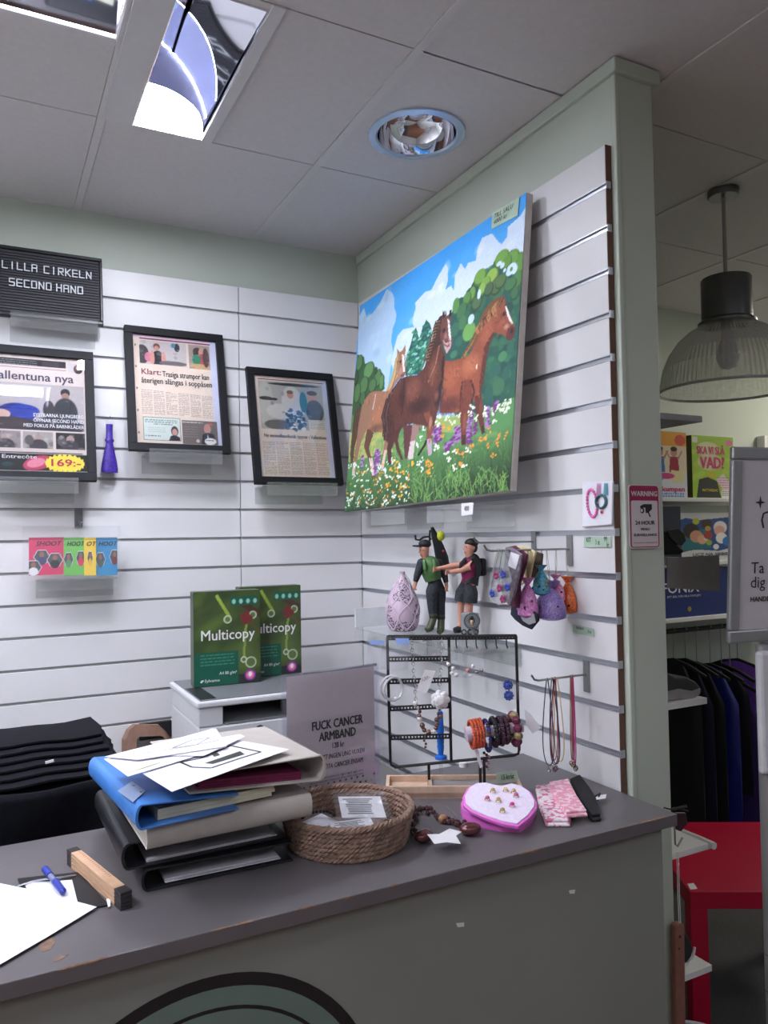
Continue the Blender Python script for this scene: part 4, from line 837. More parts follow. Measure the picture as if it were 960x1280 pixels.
p_ = P(62, 952, 1, -.93); MB().box(p_, (.016, .003, .005), Matrix.Rotation(-.15, 3, 'Y')).build('white_tag', M_WINK, t)
for k in range(6):
    x1 = -1.0-.006*k+.003*(k % 2); z0 = 1.003+.0095*k
    g = tag(cloth_slab(-1.8, x1, -.885+.03*k, -.55, z0, z0+.0075, 40, 'folded_garment', None), 'folded black garment layered on the black pile, ' + ['lowest of six', 'second from the bottom', 'third from the bottom', 'third from the top', 'second from the top', 'topmost of six'][k], 'clothes', 'folded black garments')
# ================================================================== things on the counter
def sheet(pts, m, name, label=None, cat=None, parent=None, th=.0006, up=(0, 0, 1)):
    o = MB().prism(pts, Vector(up)*th).build(name, m, parent)
    if label: tag(o, label, cat)
    return o
M_PAPER = mat('white_paper', (228, 226, 236), .75, noise=.02)
M_PAPER2 = mat('cream_paper', (214, 212, 190), .8, noise=.04)
def zc(u, v, z=CT): return P(u, v, 2, z)
# sheets at the left
t = thing('framed_code_card', 'black bordered card with printed white label under the pen', 'card', zc(90, 1110))
MB().prism([zc(22, 1100), zc(99, 1092), zc(136, 1133), zc(40, 1150)], (0, 0, .003)).build('black_card', M_BLK, t)
lab = MB().prism([zc(30, 1104, CT+.003), zc(90, 1100, CT+.003), zc(97, 1128, CT+.003), zc(45, 1134, CT+.003)], (0, 0, .0004)).build('white_label', M_PAPER, t)
MB().prism([zc(133, 1124, CT+.003), zc(138, 1123, CT+.003), zc(138, 1133, CT+.003), zc(135, 1134, CT+.003)], (0, 0, .0005)).build('white_corner', M_PAPER, t)
o = sheet([zc(-40, 1100, CT+.005), zc(0, 1104.5, CT+.005), zc(42, 1113, CT+.005), zc(121, 1134, CT+.0045), zc(60, 1171, CT+.004), zc(0, 1206, CT+.004), zc(-60, 1230, CT+.004)], M_PAPER, 'paper_sheet', 'blank white paper sheet lying at the left counter edge', 'paper')
t = thing('ballpoint_pen', 'blue and clear ballpoint pen lying across the paper', 'pen', zc(68, 1100, CT+.012))
a, b = zc(56, 1086, CT+.016), zc(80, 1116, CT+.011); d = (b-a)
MB().cyl(a, a+d*.30, .0058, n=12).build('cap', mat('blue_plastic', (44, 56, 150), .3), t, smooth=True); MB().cyl(a+d*.30, a+d*.58, .0046, n=12).build('barrel', mat('clear_blue_plastic', (120, 126, 160), .2), t, smooth=True); MB().cyl(a+d*.55, a+d*.95, .006, .0055, n=12).build('grip', MATS['blue_plastic'], t, smooth=True); MB().cyl(a+d*.95, b, .005, .0012, n=12).build('tip', MATS['blue_plastic'], t, smooth=True)
t = thing('key_ring_wire', 'thin bent steel wire lying by the pen', 'wire', zc(60, 1102))
MB().tube([zc(22, 1108, CT+.004), zc(40, 1102, CT+.007), zc(56, 1099, CT+.009), zc(75, 1097, CT+.009), zc(95, 1094, CT+.004)], .0016, 6).build('wire', M_ALU, t)
# folding rule
M_RULE = mat('beech_wood', (196, 158, 128), .55, noise=.12, scale=25, stretch=(1, 1, 8)); M_RULEB = mat('dark_steel_hinge', (60, 56, 58), .45, .4)
a, b = zc(90, 1079, CT), zc(158, 1137, CT); ax = (b-a); L = ax.length; ax = ax.normalized(); sd = Vector((0, 0, 1)).cross(ax)
t = thing('folding_rule', 'folded wooden ruler with dark hinged ends', 'ruler', a.lerp(b, .5))
for k in range(5):
    MB().obox(a-sd*.009+Vector((0, 0, .0002+.0056*k))+ax*.02, ax*(L-.045), sd*.018, Vector((0, 0, .0046))).build('wood_section', M_RULE, t, bevel=.0004, seg=1)
    for s0, s1 in ((0, .021), (L-.0255, .0255)): MB().obox(a-sd*.0092+Vector((0, 0, .0002+.0056*k))+ax*s0, ax*s1, sd*.0184, Vector((0, 0, .0049))).build('hinge_plate', M_RULEB, t, bevel=.0004, seg=1)
for k in range(19):
    MB().obox(a+ax*(.026+.0075*k)+Vector((0, 0, .0272))+sd*.002, ax*.0012, sd*.004, Vector((0, 0, .0002))).build('scale_mark', mat('red_marks', (150, 60, 50), .6), t)
# ------------------------------------------------------------------ stack of binders
M_BB = mat('black_binder', (24, 25, 31), .42, noise=.08, scale=60); M_BLUE = mat('blue_binder', (64, 122, 196), .4, noise=.05, scale=40); M_BEIGE = mat('beige_binder', (182, 174, 168), .5, noise=.04, scale=40)
M_MAG = mat('magenta_pages', (110, 20, 66), .7, noise=.15, scale=60)
def binder(name, label, M, w_, d, h0, h1, mc, mp, pages=.6, inset=.012, pin=.02, group=None, mi=None, pw=None):
    """lying ring binder in its own frame: spine along y at x=0, opens towards +x; h0 spine height, h1 height at the open side"""
    t = thing(name, label, 'binder', M.translation, M.to_3x3(), group); q = .003
    mi = mi or mc
    MB().bx(0, w_, 0, d, 0, q).xf(M).build('bottom_cover', mc, t, bevel=.001, seg=1)
    MB().add([(0, 0, h0-q), (w_, 0, h1-q), (w_, d, h1-q), (0, d, h0-q), (0, 0, h0), (w_, 0, h1), (w_, d, h1), (0, d, h0)], [(3, 2, 1, 0), (4, 5, 6, 7), (0, 1, 5, 4), (1, 2, 6, 5), (2, 3, 7, 6), (3, 0, 4, 7)]).xf(M).build('top_cover', mc, t, bevel=.001, seg=1)
    N = 8; pr = [(-(h0/2*.55)*math.sin(math.pi*k/N), h0/2-h0/2*math.cos(math.pi*k/N)) for k in range(N+1)]; inn = [(x*.8+.002, h0/2+(z-h0/2)*.9) for x, z in pr]
    vs = []; 
    for yy_ in (0, d):
        for x, z in pr: vs.append((x, yy_, z))
        for x, z in inn: vs.append((x, yy_, z))
    n = N+1; fs = []
    for k in range(N):
        fs += [(k, 2*n+k, 2*n+k+1, k+1), (n+k, n+k+1, 3*n+k+1, 3*n+k), (k, k+1, n+k+1, n+k), (2*n+k, 3*n+k, 3*n+k+1, 2*n+k+1)]
    MB().add(vs, fs).xf(M).build('spine', mc, t, smooth=True)
    hp = (min(h0, h1)-2*q)*pages
    rs = random.Random(w_*1000+h0*777)
    for k in range(3):
        z0 = q+.0003+hp*k/3; i2 = inset+rs.uniform(-.004, .006)
        MB().bx(pin+.01, (pw or w_)-.012-rs.uniform(0, .012), i2, d-.012, z0, z0+hp/3-.0005).xf(M).build('page_block', mp, t)
    return t
def FR(x, y, z, rz, rx=0., ry=0.): return Matrix.Translation((x, y, z)) @ Matrix.Rotation(rz, 4, 'Z') @ Matrix.Rotation(rx, 4, 'X') @ Matrix.Rotation(ry, 4, 'Y')
BX = -1.045
binder('ring_binder', 'black ring binder at the very bottom of the stack', FR(BX+.012, -1.325, CT+.0005, R_(-1)), .252, .30, .036, .034, M_BB, M_PAPER, .18, group='binders in the stack')
binder('ring_binder', 'black ring binder second from the bottom with wide rounded spine', FR(BX-.016, -1.318, CT+.038, R_(1)), .272, .31, .044, .032, M_BB, M_PAPER, .2, group='binders in the stack')
binder('ring_binder', 'pale binder lying with its broad blank spine towards the viewer', FR(-.757, -1.352, 1.0135, R_(92)), .27, .285, .040, .036, M_BEIGE, M_PAPER2, .7, group='binders in the stack')
binder('ring_binder', 'bright blue ring binder sticking out to the left of the stack', FR(-1.052, -1.392, 1.0555, R_(6)), .16, .32, .040, .026, M_BLUE, M_PAPER2, .9, inset=.02, pw=.25, group='binders in the stack')
t = thing('spine_label', 'grey clear plastic label on the blue binder', 'label', zc(160, 990, 1.1))
MB().prism([zc(u, v, 1.0965) for u, v in ((147, 989), (165, 977), (182, 989), (166, 1003))], (0, 0, .0008)).build('label_sheet', mat('grey_label', (150, 166, 196), .3), t)
for u, v in ((167, 982), (176, 990)): MB().cyl(zc(u, v, 1.0973), zc(u, v, 1.0973)+Vector((0, 0, .0015)), .0022, n=10).build('rivet', M_ALU, t)
binder('ring_binder', 'pale binder with magenta pages, spine turned right, on top of the stack', FR(-.760, -1.105, 1.073, R_(184), 0, -.085), .235, .255, .046, .030, M_BEIGE, M_MAG, .6, group='binders in the stack')
ZP = 1.1285
o = sheet([zc(u, v, ZP) for u, v in ((178, 967), (296, 925), (362, 937), (215, 990))], M_PAPER, 'paper_sheet', 'white printed sheet with a black crest outline on the top binder', 'paper')
def stroke(parent, pts, wd, z, m, name='printed_mark'):
    q = [zc(u, v, z) for u, v in pts]
    for i in range(len(q)-1):
        d_ = (q[i+1]-q[i]); s_ = Vector((-d_.y, d_.x, 0)).normalized()*wd/2
        MB().prism([q[i]+s_, q[i+1]+s_, q[i+1]-s_, q[i]-s_], (0, 0, .0003)).build(name, m, parent)
stroke(o, [(226, 953), (250, 948), (288, 932), (326, 940), (300, 948), (264, 960), (240, 959), (226, 953)], .0045, ZP+.0007, M_INK)
MB().prism([zc(u, v, ZP+.0007) for u, v in ((256, 954), (300, 939), (306, 943), (266, 955))], (0, 0, .0003)).build('printed_mark', mat('dark_print', (52, 56, 54), .6), o)
MB().prism([zc(u, v, ZP+.0007) for u, v in ((265, 943), (272, 941), (275, 944), (268, 946))], (0, 0, .0003)).build('printed_mark', MATS['dark_print'], o)
LP = [((130, 949), (266, 911), (283, 934), (160, 971)), ((150, 944), (300, 918), (306, 921), (255, 945)), ((131, 946), (270, 911), (284, 933), (172, 950))]
for k, pts in enumerate(LP):
    o = sheet([zc(u, v, ZP+.003+.002*k) for u, v in pts], M_PAPER, 'paper_sheet', ['loose white form jutting out left over the blue binder', 'loose white sheet peeking out at the back of the stack', 'clear sleeve of forms, topmost on the binder stack'][k], 'paper')
    if k == 2: stroke(o, [(215, 935), (240, 925), (262, 922), (245, 931), (215, 935)], .0015, ZP+.0082, mat('grey_print', (150, 148, 156), .6)); stroke(o, [(150, 946), (230, 934), (275, 925)], .001, ZP+.0082, MATS['grey_print'])
    if k == 0: stroke(o, [(160, 966), (200, 953)], .002, ZP+.0042, mat('yellow_line', (216, 218, 170), .7))
# ------------------------------------------------------------------ acrylic sign holder
t = thing('sign_holder', 'clear upright holder with the armband price poster', 'sign', (-.62, -1.14, CT))
sp = Plane((-.734, -1.148, 1.2285), (.2305, .022, 0), (0, 0, -.2975))
MB().obox(sp.at(0, 0, 0), sp.ex, sp.ey, sp.n*.002).build('front_sheet', clear('holder_acrylic', (252, 252, 255), .03, .02, milky=.02, refl=.25), t)
MB().obox(sp.at(0, 0, -.006), sp.ex, sp.ey, sp.n*.002).build('back_sheet', MATS['holder_acrylic'], t)
MB().obox(sp.at(0, .99, -.006), sp.ex, sp.ey*.01, sp.n*-.07).build('foot', MATS['holder_acrylic'], t)
c = Canvas(105, 148, (206, 196, 198)); c.noise(2)
dots = [(15, [0]*14)]
for r_, y in enumerate((108, 114, 120, 126.5, 133, 140)):
    for k in range(15):
        x = 5+k*7+(3.5 if r_ % 2 else 0); f_ = abs(math.sin(k*.42+.9))
        rad = [.0, .5, 1.2, 2.0, 2.9, 3.4][r_]*(.35+.85*f_)
        if rad > .4: c.ell(x, y, rad, rad, (44, 40, 44))
pp = Plane(sp.at(.045, .02, -.0025), sp.ex*.91, sp.ey*.96)
ps = c.build('poster', pp, t, printmat('newsprint', .8))
W_ = pp.ex.length
for s_, y, sz, ft, bd, sh in (('FUCK CANCER', .385, .026, .58, .04, 0), ('ARMBAND', .47, .026, .42, .04, 0), ('120 kr', .545, .016, .135, .03, 0), ('FÖR ATT INGEN UNG VUXEN', .62, .014, .62, .02, .25), ('SKA MÖTA CANCER ENSAM', .69, .014, .58, .02, .25)):
    text(s_, sz, M_INK, ps, pp.at(.56, y, .0008), pp.ex, -pp.ey, 'CENTER', bd, fit=W_*ft, shear=sh)
for y in (.765, .79): text('120 kr av varje sålt armband går till att stödja unga vuxna', .006, M_INK, ps, pp.at(.54, y, .0008), pp.ex, -pp.ey, 'CENTER', 0, fit=W_*.62)
for k, ch in enumerate('FUCK CANCER'): 
    if ch != ' ': text(ch, .009, M_WINK, ps, pp.at((8.5+k*7)/105, 140/148, .0008), pp.ex, -pp.ey, 'CENTER', .02)
# ------------------------------------------------------------------ rope basket
M_ROPE = mat('seagrass_rope', (134, 108, 94), .85, noise=.28, scale=70, bump=.5, bscale=300)
bc = Vector((-.655, -1.287, CT)); t = thing('rope_basket', 'round woven rope basket holding small packaged bracelets', 'basket', bc)
NR = 7
for k in range(NR):
    R0 = .110+.0018*k+(.0015 if k == NR-1 else 0); z = CT+.0065+.0092*k; m = MB(); N = 132
    for s_ in (0, 1, 2):
        m.tube([bc*1+Vector((0, 0, z-CT))+Vector(((R0+.0034*math.cos(q*2*math.pi/N*26+s_*2.094))*math.cos(q*2*math.pi/N), (R0+.0034*math.cos(q*2*math.pi/N*26+s_*2.094))*math.sin(q*2*math.pi/N), .0034*math.sin(q*2*math.pi/N*26+s_*2.094))) for q in range(N)], .0041, 5, True)
    m.build('rope_coil', M_ROPE, t, smooth=True)
MB().cyl(bc+Vector((0, 0, .002)), bc+Vector((0, 0, .006)), .108, n=40).build('base', M_ROPE, t)
M_CARDW = mat('white_card', (224, 222, 226), .5, noise=.02)
def small_card(label, c0, sx_, sy_, rz, rx, ry=0, print_=True, z=CT+.03):
    M = Matrix.Translation(c0) @ Matrix.Rotation(rz, 4, 'Z') @ Matrix.Rotation(rx, 4, 'X') @ Matrix.Rotation(ry, 4, 'Y')
    t = thing('bracelet_packet', label, 'packet', c0, M.to_3x3(), 'bracelet packets in the basket')
    MB().box((0, 0, 0), (sx_, sy_, .0012)).xf(M).build('card', M_CARDW, t)
    if print_:
        for k in range(9):
            L = sx_*random.Random(k*3+int(sx_*1e4)).uniform(.4, .75); MB().box((-sx_*.06, sy_*(.36-.085*k), .0009), (L, sy_*.032, .0003)).xf(M).build('text_line', MATS['dark_print'], t)
    MB().grid(lambda i, j: M @ Vector(((i-.5)*sx_*1.25, (j-.5)*sy_*1.35, .003+.003*math.sin(i*9)*math.sin(j*7))), 10, 10).build('clear_bag', clear('thin_plastic', (250, 250, 252), .05, .08, milky=.05, refl=.5), t, smooth=True)
    return t
small_card('white packaged card with fine print, uppermost in the basket', bc+Vector((.035, .01, .052)), .085, .075, R_(-18), R_(12), R_(4))
small_card('white packaged card lying low at the basket front', bc+Vector((-.012, -.048, .043)), .08, .04, R_(-10), R_(10))
small_card('packaged card with beads at the left inside the basket', bc+Vector((-.050, .018, .036)), .05, .045, R_(20), R_(6), R_(-4), False)
t = thing('bead_bracelet', 'small dark bead bracelet inside the basket', 'bracelet', bc+Vector((-.06, .0, .05)))
for k in range(14):
    a = R_(-20+14*k); MB().ball(bc+Vector((-.055+.03*math.cos(a), .012+.024*math.sin(a), .050)), .0034, 8, 6).build('bead', M_BLK, t, smooth=True)
# ------------------------------------------------------------------ brown bead necklace
M_BEAD = mat('smoky_bead', (66, 44, 44), .12, noise=.5, scale=90, coat=.5); M_STONE = mat('dark_red_stone', (84, 36, 40), .1, noise=.3, scale=50, coat=.6); M_AMB = mat('amber_bead', (160, 118, 84), .2, noise=.2, coat=.4)
t = thing('bead_necklace', 'brown glass bead necklace with dark red oval stones and star tag', 'necklace', zc(548, 1035))
rs = random.Random(3); path = [(518, 1048), (514, 1036), (517, 1022), (527, 1015), (538, 1018), (548, 1026), (556, 1026), (564, 1030), (574, 1032), (586, 1036)]
for i in range(len(path)-1):
    for k in range(7):
        f_ = k/7; u = path[i][0]*(1-f_)+path[i+1][0]*f_; v = path[i][1]*(1-f_)+path[i+1][1]*f_
        q = zc(u+rs.uniform(-5, 5), v+rs.uniform(-2.5, 2.5)); r = rs.uniform(.0035, .006); MB().ball(q+Vector((0, 0, r+rs.uniform(0, .008)*(i < 5))), r, 7, 5).build('bead', M_BEAD, t)
for u, v, rx, rz_ in ((530, 1053, .021, .4), (588, 1044, .022, -.2)): MB().ball(zc(u, v)+Vector((0, 0, .0125)), (rx, rx*.75, .012), 18, 10, Matrix.Rotation(rz_, 3, 'Z')).build('oval_stone', M_STONE, t, smooth=True)
MB().ball(zc(554, 1029)+Vector((0, 0, .009)), (.011, .008, .009), 14, 8).build('amber_bead', M_AMB, t, smooth=True)
o = MB().prism([zc(u, v, CT+.022) for u, v in ((534, 1043), (549, 1043), (562, 1036), (577, 1040), (570, 1045), (576, 1055), (559, 1053), (543, 1055))], (0, 0, .0006)).build('paper_star', M_CARDW, t)
MB().cyl(zc(559, 1008, CT+.001), zc(574, 1025, CT+.004), .0008, n=5).build('clear_thread', M_ALU, t)
# ------------------------------------------------------------------ pink heart box with rings
M_PINK = mat('pink_plastic', (226, 112, 206), .3, noise=.03); M_PAD = mat('pale_lilac_pad', (226, 214, 234), .8, noise=.06, scale=150, bump=.2)
hb = thing('heart_box', 'open pink heart shaped box displaying small rings', 'box', zc(625, 1025))
HB = [(576, 1016), (579, 1009), (588, 1005), (600, 1004), (612, 1007), (622, 1011), (640, 1008), (658, 1008), (668, 1012), (670, 1020), (664, 1031), (650, 1041), (628, 1040), (606, 1036), (588, 1029), (578, 1023)]
pb = [zc(u, v) for u, v in HB]; cen = sum(pb, Vector())/len(pb)
MB().prism(pb, (0, 0, .003)).build('box_floor', M_PINK, hb)
m = MB(); inn = [cen+(p-cen)*.94 for p in pb]; n = len(pb); up = Vector((0, 0, .019))
vs = pb+inn+[p+up for p in pb]+[p+up for p in inn]; fs = []
for i in range(n):
    j = (i+1) % n; fs += [(i, 2*n+i, 2*n+j, j), (n+i, n+j, 3*n+j, 3*n+i), (2*n+i, 3*n+i, 3*n+j, 2*n+j), (i, j, n+j, n+i)]
m.add(vs, fs).build('box_wall', M_PINK, hb, bevel=.001)
tip = zc(648, 1034, CT+.021); back = zc(610, 985, CT+.055)
exv = (zc(672, 1000, CT+.05)-zc(580, 1000, CT+.05)).normalized()
lp = Plane(tip, exv, (back-tip)-exv*(back-tip).dot(exv)); lp = Plane(tip, exv, lp.ey.normalized())
HL = [(579, 1006), (578, 996), (584, 985), (594, 979), (606, 978), (618, 981), (627, 983), (640, 979), (652, 982), (664, 990), (671, 1002), (671, 1010), (662, 1022), (648, 1033), (630, 1030), (606, 1022), (588, 1014)]
pl_ = [lp.pt(u, v) for u, v in HL]; MB().prism(pl_, lp.n*-.007).build('lid_tray', M_PINK, hb, bevel=.0015)
cen = sum(pl_, Vector())/len(pl_); pad = MB().prism([cen+(p-cen)*.93 for p in pl_], lp.n*.0025).build('pad', M_PAD, hb)
rs = random.Random(2)
for k, (u, v) in enumerate(((616, 992), (632, 991), (642, 993), (645, 998), (609, 1002), (623, 1004), (640, 1010), (628, 1017))):
    q = lp.pt(u, v)+lp.n*.003
    r = tag(MB().torus(q+lp.n*.001, .0048, .0011, lp.ey, 16, 6).build('ring', mat('gold_ring', (206, 170, 96), .25, .8, noise=.05), None, smooth=True), ['tiny gold ring at the upper left of the heart pad', 'tiny ring with long stone at the top centre of the heart pad', 'tiny gold ring at the top right of the heart pad', 'tiny ring with pink stone right of the gold one', 'tiny ring with pink stone at the left of the heart pad', 'tiny pale ring in the middle of the heart pad', 'tiny ring with hot pink bow low on the heart pad', 'tiny gold ring nearest the tip of the heart pad'][k], 'ring', 'rings on the heart pad')
    MB().ball(q+lp.n*.0065, (.005, .004, .0035) if k != 1 else (.003, .006, .003), 10, 6).build('stone', [mat('ring_gold_stone', (206, 180, 110), .2, .3), mat('ring_pink_stone', (206, 100, 140), .2), mat('ring_hot_pink', (226, 60, 150), .25)][(0, 0, 0, 1, 1, 0, 2, 0)[k]], r, smooth=True)
# price note on the heart box
no = MB().prism([P(u, v, 1, -1.225) for u, v in ((620, 966), (646, 963), (649, 976), (622, 980))], (0, .0006, 0)).build('price_note', M_NOTE)
tag(no, 'green note reading 15 kr standing behind the heart box', 'note')
text('15 kr/st', .016, M_INK, no, P(634, 971, 1, -1.2256), P(646, 963, 1, -1.2256)-P(620, 966, 1, -1.2256), (0, 0, 1), 'CENTER', .01, fit=.034, lift=.001)
# ------------------------------------------------------------------ folded floral hair bands and black lace band
def floral(name, base, c1, c2):
    if name in MATS: return MATS[name]
    m = mat(name, base, .85, noise=0); nt = m.node_tree; b = nt.nodes['Principled BSDF']; tc = nt.nodes.new('ShaderNodeTexCoord')
    v = nt.nodes.new('ShaderNodeTexVoronoi'); v.inputs['Scale'].default_value = 95; nt.links.new(tc.outputs['Object'], v.inputs['Vector'])
    nz = nt.nodes.new('ShaderNodeTexNoise'); nz.inputs['Scale'].default_value = 75; nt.links.new(tc.outputs['Object'], nz.inputs['Vector'])
    r = nt.nodes.new('ShaderNodeValToRGB'); r.color_ramp.interpolation = 'CONSTANT'; e = r.color_ramp.elements
    e[0].color = S(c1)+(1,); e[1].position = .22; e[1].color = S(base)+(1,); k = e.new(.40); k.color = S(base)+(1,); k = e.new(.62); k.color = S(c2)+(1,)
    mm = nt.nodes.new('ShaderNodeMath'); mm.operation = 'MULTIPLY_ADD'; mm.inputs[1].default_value = .7
    nt.links.new(v.outputs['Distance'], mm.inputs[0]); ms = nt.nodes.new('ShaderNodeMath'); ms.operation = 'MULTIPLY'; ms.inputs[1].default_value = .42; nt.links.new(nz.outputs['Fac'], ms.inputs[0]); nt.links.new(ms.outputs[0], mm.inputs[2])
    nt.links.new(mm.outputs[0], r.inputs['Fac']); nt.links.new(r.outputs['Color'], b.inputs['Base Color']); return m
M_FLW = floral('white_floral', (226, 214, 220), (92, 62, 76), (206, 120, 150)); M_FLP = floral('pink_floral', (222, 150, 172), (140, 40, 80), (236, 200, 210))
def pad_cloth(label, px, z, h, m, cat='hair band', name='folded_hair_band', lace=False):
    t = thing(name, label, cat, zc(*px[0], z), group='folded fabric bands')
    q = [zc(u, v, z) for u, v in px]
    MB().prism(q, (0, 0, h)).build('folded_cloth', m, t, bevel=h*.45, seg=3)
    cc = sum(q, Vector())/len(q)
    MB().prism([cc+(p-cc)*.96+Vector((.002, .003, h+.0004)) for p in q], (0, 0, h*.8)).build('upper_fold', m, t, bevel=h*.38, seg=3)
    return t
pad_cloth('pink floral fabric band folded on the counter', [(686, 983), (711, 979), (722, 1001), (735, 1021), (708, 1023), (697, 1008), (689, 994)], CT+.0127, .006, M_FLP)
pad_cloth('white floral fabric band folded beside the heart box', [(669, 988), (695, 985), (704, 1006), (714, 1022), (713, 1034), (682, 1034), (674, 1012)], CT+.0005, .0065, M_FLW)
M_LACE = mat('black_lace', (20, 20, 24), .8, noise=.6, scale=160, bump=.5)
t = pad_cloth('crumpled black lace band with a white tag on the counter', [(712, 980), (725, 974), (737, 990), (746, 1005), (752, 1027), (740, 1028), (727, 1010)], CT+.0005, .007, M_LACE)
MB().tube([zc(740, 1003, CT+.006), zc(745, 995, CT+.012), zc(750, 992, CT+.014), zc(747, 1000, CT+.008)], .0022, 6).build('lace_loop', M_LACE, t, smooth=True)
MB().prism([zc(u, v, CT+.011) for u, v in ((744, 995), (758, 993), (757, 998), (745, 1000))], (0, 0, .0006)).build('white_tag', M_CARDW, t)
# ------------------------------------------------------------------ jewellery stand
M_BLKM = mat('black_powder_metal', (20, 20, 23), .45, noise=.05); M_PINE = mat('pale_wood', (206, 176, 152), .5, noise=.12, scale=18, stretch=(1, 6, 1))
jo = Vector((-.458, -1.082, 1.28)); jd = Vector((.257, -.141, 0)).normalized(); jn = Vector((0, 0, 1)).cross(jd); jp = Plane(jo, jd, (0, 0, -1))
st = thing('jewellery_stand', 'black jewellery rack with zigzag rails on a pale wooden tray base', 'jewellery stand', (-.33, -1.17, CT))
def J(u, v, h=0.): return jp.pt(u, v)+jp.n*h
# tray base
b0 = Vector((-.488, -1.122, CT)); bl_ = .30; fn_ = -jp.n*1.
for a0, b0_, a1, b1_, z1 in ((0, 0, bl_, .085, .012),): MB().obox(b0, jd*a1, jp.n*-b1_, Vector((0, 0, z1))).build('tray_floor', M_PINE, st)
for a0, d0, a1, d1 in ((0, 0, bl_, .008), (0, .077, bl_, .008), (0, .008, .008, .069), (bl_-.008, .008, .008, .069), (.095, .008, .008, .069)): MB().obox(b0+jd*a0-jp.n*d0, jd*a1, jp.n*-d1, Vector((0, 0, .026))).build('tray_rim', M_PINE, st, bevel=.001)
MB().obox(b0+jd*.104-jp.n*.009, jd*.187, jp.n*-.067, Vector((0, 0, .0165))).build('grey_liner', mat('grey_liner', (140, 134, 136), .9), st)
# wire frame
def bar(p, q, name='frame_bar', r=.0034): MB().cyl(p, q, r, n=8).build(name, M_BLKM, st, smooth=True)
bar(J(484, 797), J(488, 952)); bar(J(645, 795), J(649, 938)); bar(J(493, 959), J(644, 944)); bar(J(561, 797), J(564, 953)); bar(J(483, 796), J(646, 795), r=.0032)
MB().tube([J(488, 950), J(489, 956), J(494, 959)], .0028, 8).build('frame_corner', M_BLKM, st); MB().tube([J(649, 936), J(648, 942), J(643, 944)], .0028, 8).build('frame_corner', M_BLKM, st)
for u, v in ((536, 955), (600, 949), (605, 949)):
    q = J(u, v); bar(q, Vector((q.x, q.y, CT+.0125)), 'support_rod')
def zig(u0, v0, u1, v1, n_):
    m = MB(); a, b = J(u0, v0), J(u1, v1); d = (b-a)/n_
    m.cyl(a+Vector((0, 0, .004)), b+Vector((0, 0, .004)), .0022, n=6); m.cyl(a-Vector((0, 0, .004)), b-Vector((0, 0, .004)), .0022, n=6)
    for k in range(n_):
        q = a+d*k; m.prism([q-Vector((0, 0, .005)), q+d*.72-Vector((0, 0, .005)), q+d*.5+Vector((0, 0, .006)), q+d*.22+Vector((0, 0, .006))], jp.n*.002)
    m.build('zigzag_rail', M_BLKM, st)
for (u0, v0, u1, v1, n_) in ((485, 797, 645, 796, 40), (485, 824, 561, 823, 19), (486, 852, 562, 850, 19), (487, 886, 563, 882, 19), (488, 922, 564, 920, 19)): zig(u0, v0, u1, v1, n_)
for u in (570, 583, 595, 607, 620, 633): MB().tube([J(u, 798), J(u, 806, .001), J(u+1, 810, .006), J(u+1, 808, .01)], .0014, 6).build('hook', M_BLKM, st)
# jewellery on the rack (each its own thing)
M_SILV = mat('silver_chain', (176, 172, 170), .25, .9); M_PEARL = mat('pearl', (226, 218, 214), .2, noise=.05, coat=.5); M_BRZ = mat('bronze_beads', (120, 92, 84), .25, .5, noise=.3, scale=100)
t = thing('chain_necklace', 'silver chain necklace with pearls and bronze beads on the rack', 'necklace', J(535, 930, .01))
def chain(pts, r):
    for i in range(len(pts)-1):
        a, b = pts[i], pts[i+1]; L = (b-a).length; n_ = max(1, int(L/.0075))
        for k in range(n_): MB().torus(a.lerp(b, (k+.5)/n_), .0036, .0008, jp.n if k % 2 else jd, 10, 4).build('chain_link', M_SILV, t)
chain([J(514, 797, .006), J(517, 840, .008), J(520, 875, .009)], 1); chain([J(552, 797, .006), J(551, 830, .008), J(548, 870, .009)], 1)
rs = random.Random(8)
pth = [(520, 878), (524, 893), (528, 905), (534, 914), (541, 912), (546, 902), (549, 890), (549, 875)]
for i in range(len(pth)-1):
    for k in range(3):
        f_ = k/3; q = J(pth[i][0]*(1-f_)+pth[i+1][0]*f_+rs.uniform(-2, 2), pth[i][1]*(1-f_)+pth[i+1][1]*f_, .012); r = rs.uniform(.0035, .0065); MB().ball(q, r, 9, 6).build('bead', M_PEARL if rs.random() < .3 else M_BRZ, t, smooth=True)
for k in range(4): MB().ball(J(533+rs.uniform(-3, 3), 920+k*4, .012), .0032, 8, 5).build('bead', M_BRZ, t, smooth=True)
t = thing('fabric_flower', 'white fabric flower brooch pinned on the rack', 'brooch', J(550, 872, .012))
fc = J(550, 873, .014); M_FLO = mat('white_tulle', (222, 220, 222), .7, noise=.05)
for ring in range(3):
    for k in range(7-ring):
        a = k*2*math.pi/(7-ring)+ring; rr_ = .014-.005*ring; MB().ball(fc+jd*rr_*math.cos(a)+Vector((0, 0, rr_*math.sin(a)))+jp.n*.004*ring, (.0085, .0035, .0085), 8, 6, Matrix.Rotation(math.atan2(jd.y, jd.x), 3, 'Z')).build('petal', M_FLO, t, smooth=True)
o = tag(MB().prism([J(u, v, .010) for u, v in ((531, 836), (544, 838), (536, 860), (532, 866), (521, 862), (523, 855))], jp.n*.0006).build('paper_tag', M_CARDW), 'pinkish white price tag hanging on the chain necklace', 'tag')
text('120:-', .012, M_INK, o, J(532, 847, .0108), J(541, 845)-J(525, 852), J(532, 836)-J(528, 866), 'CENTER', .0, fit=.02)
t = thing('bangle_pair', 'two clear glittery bangles hanging at the rack left side', 'bangle', J(490, 860, .01))
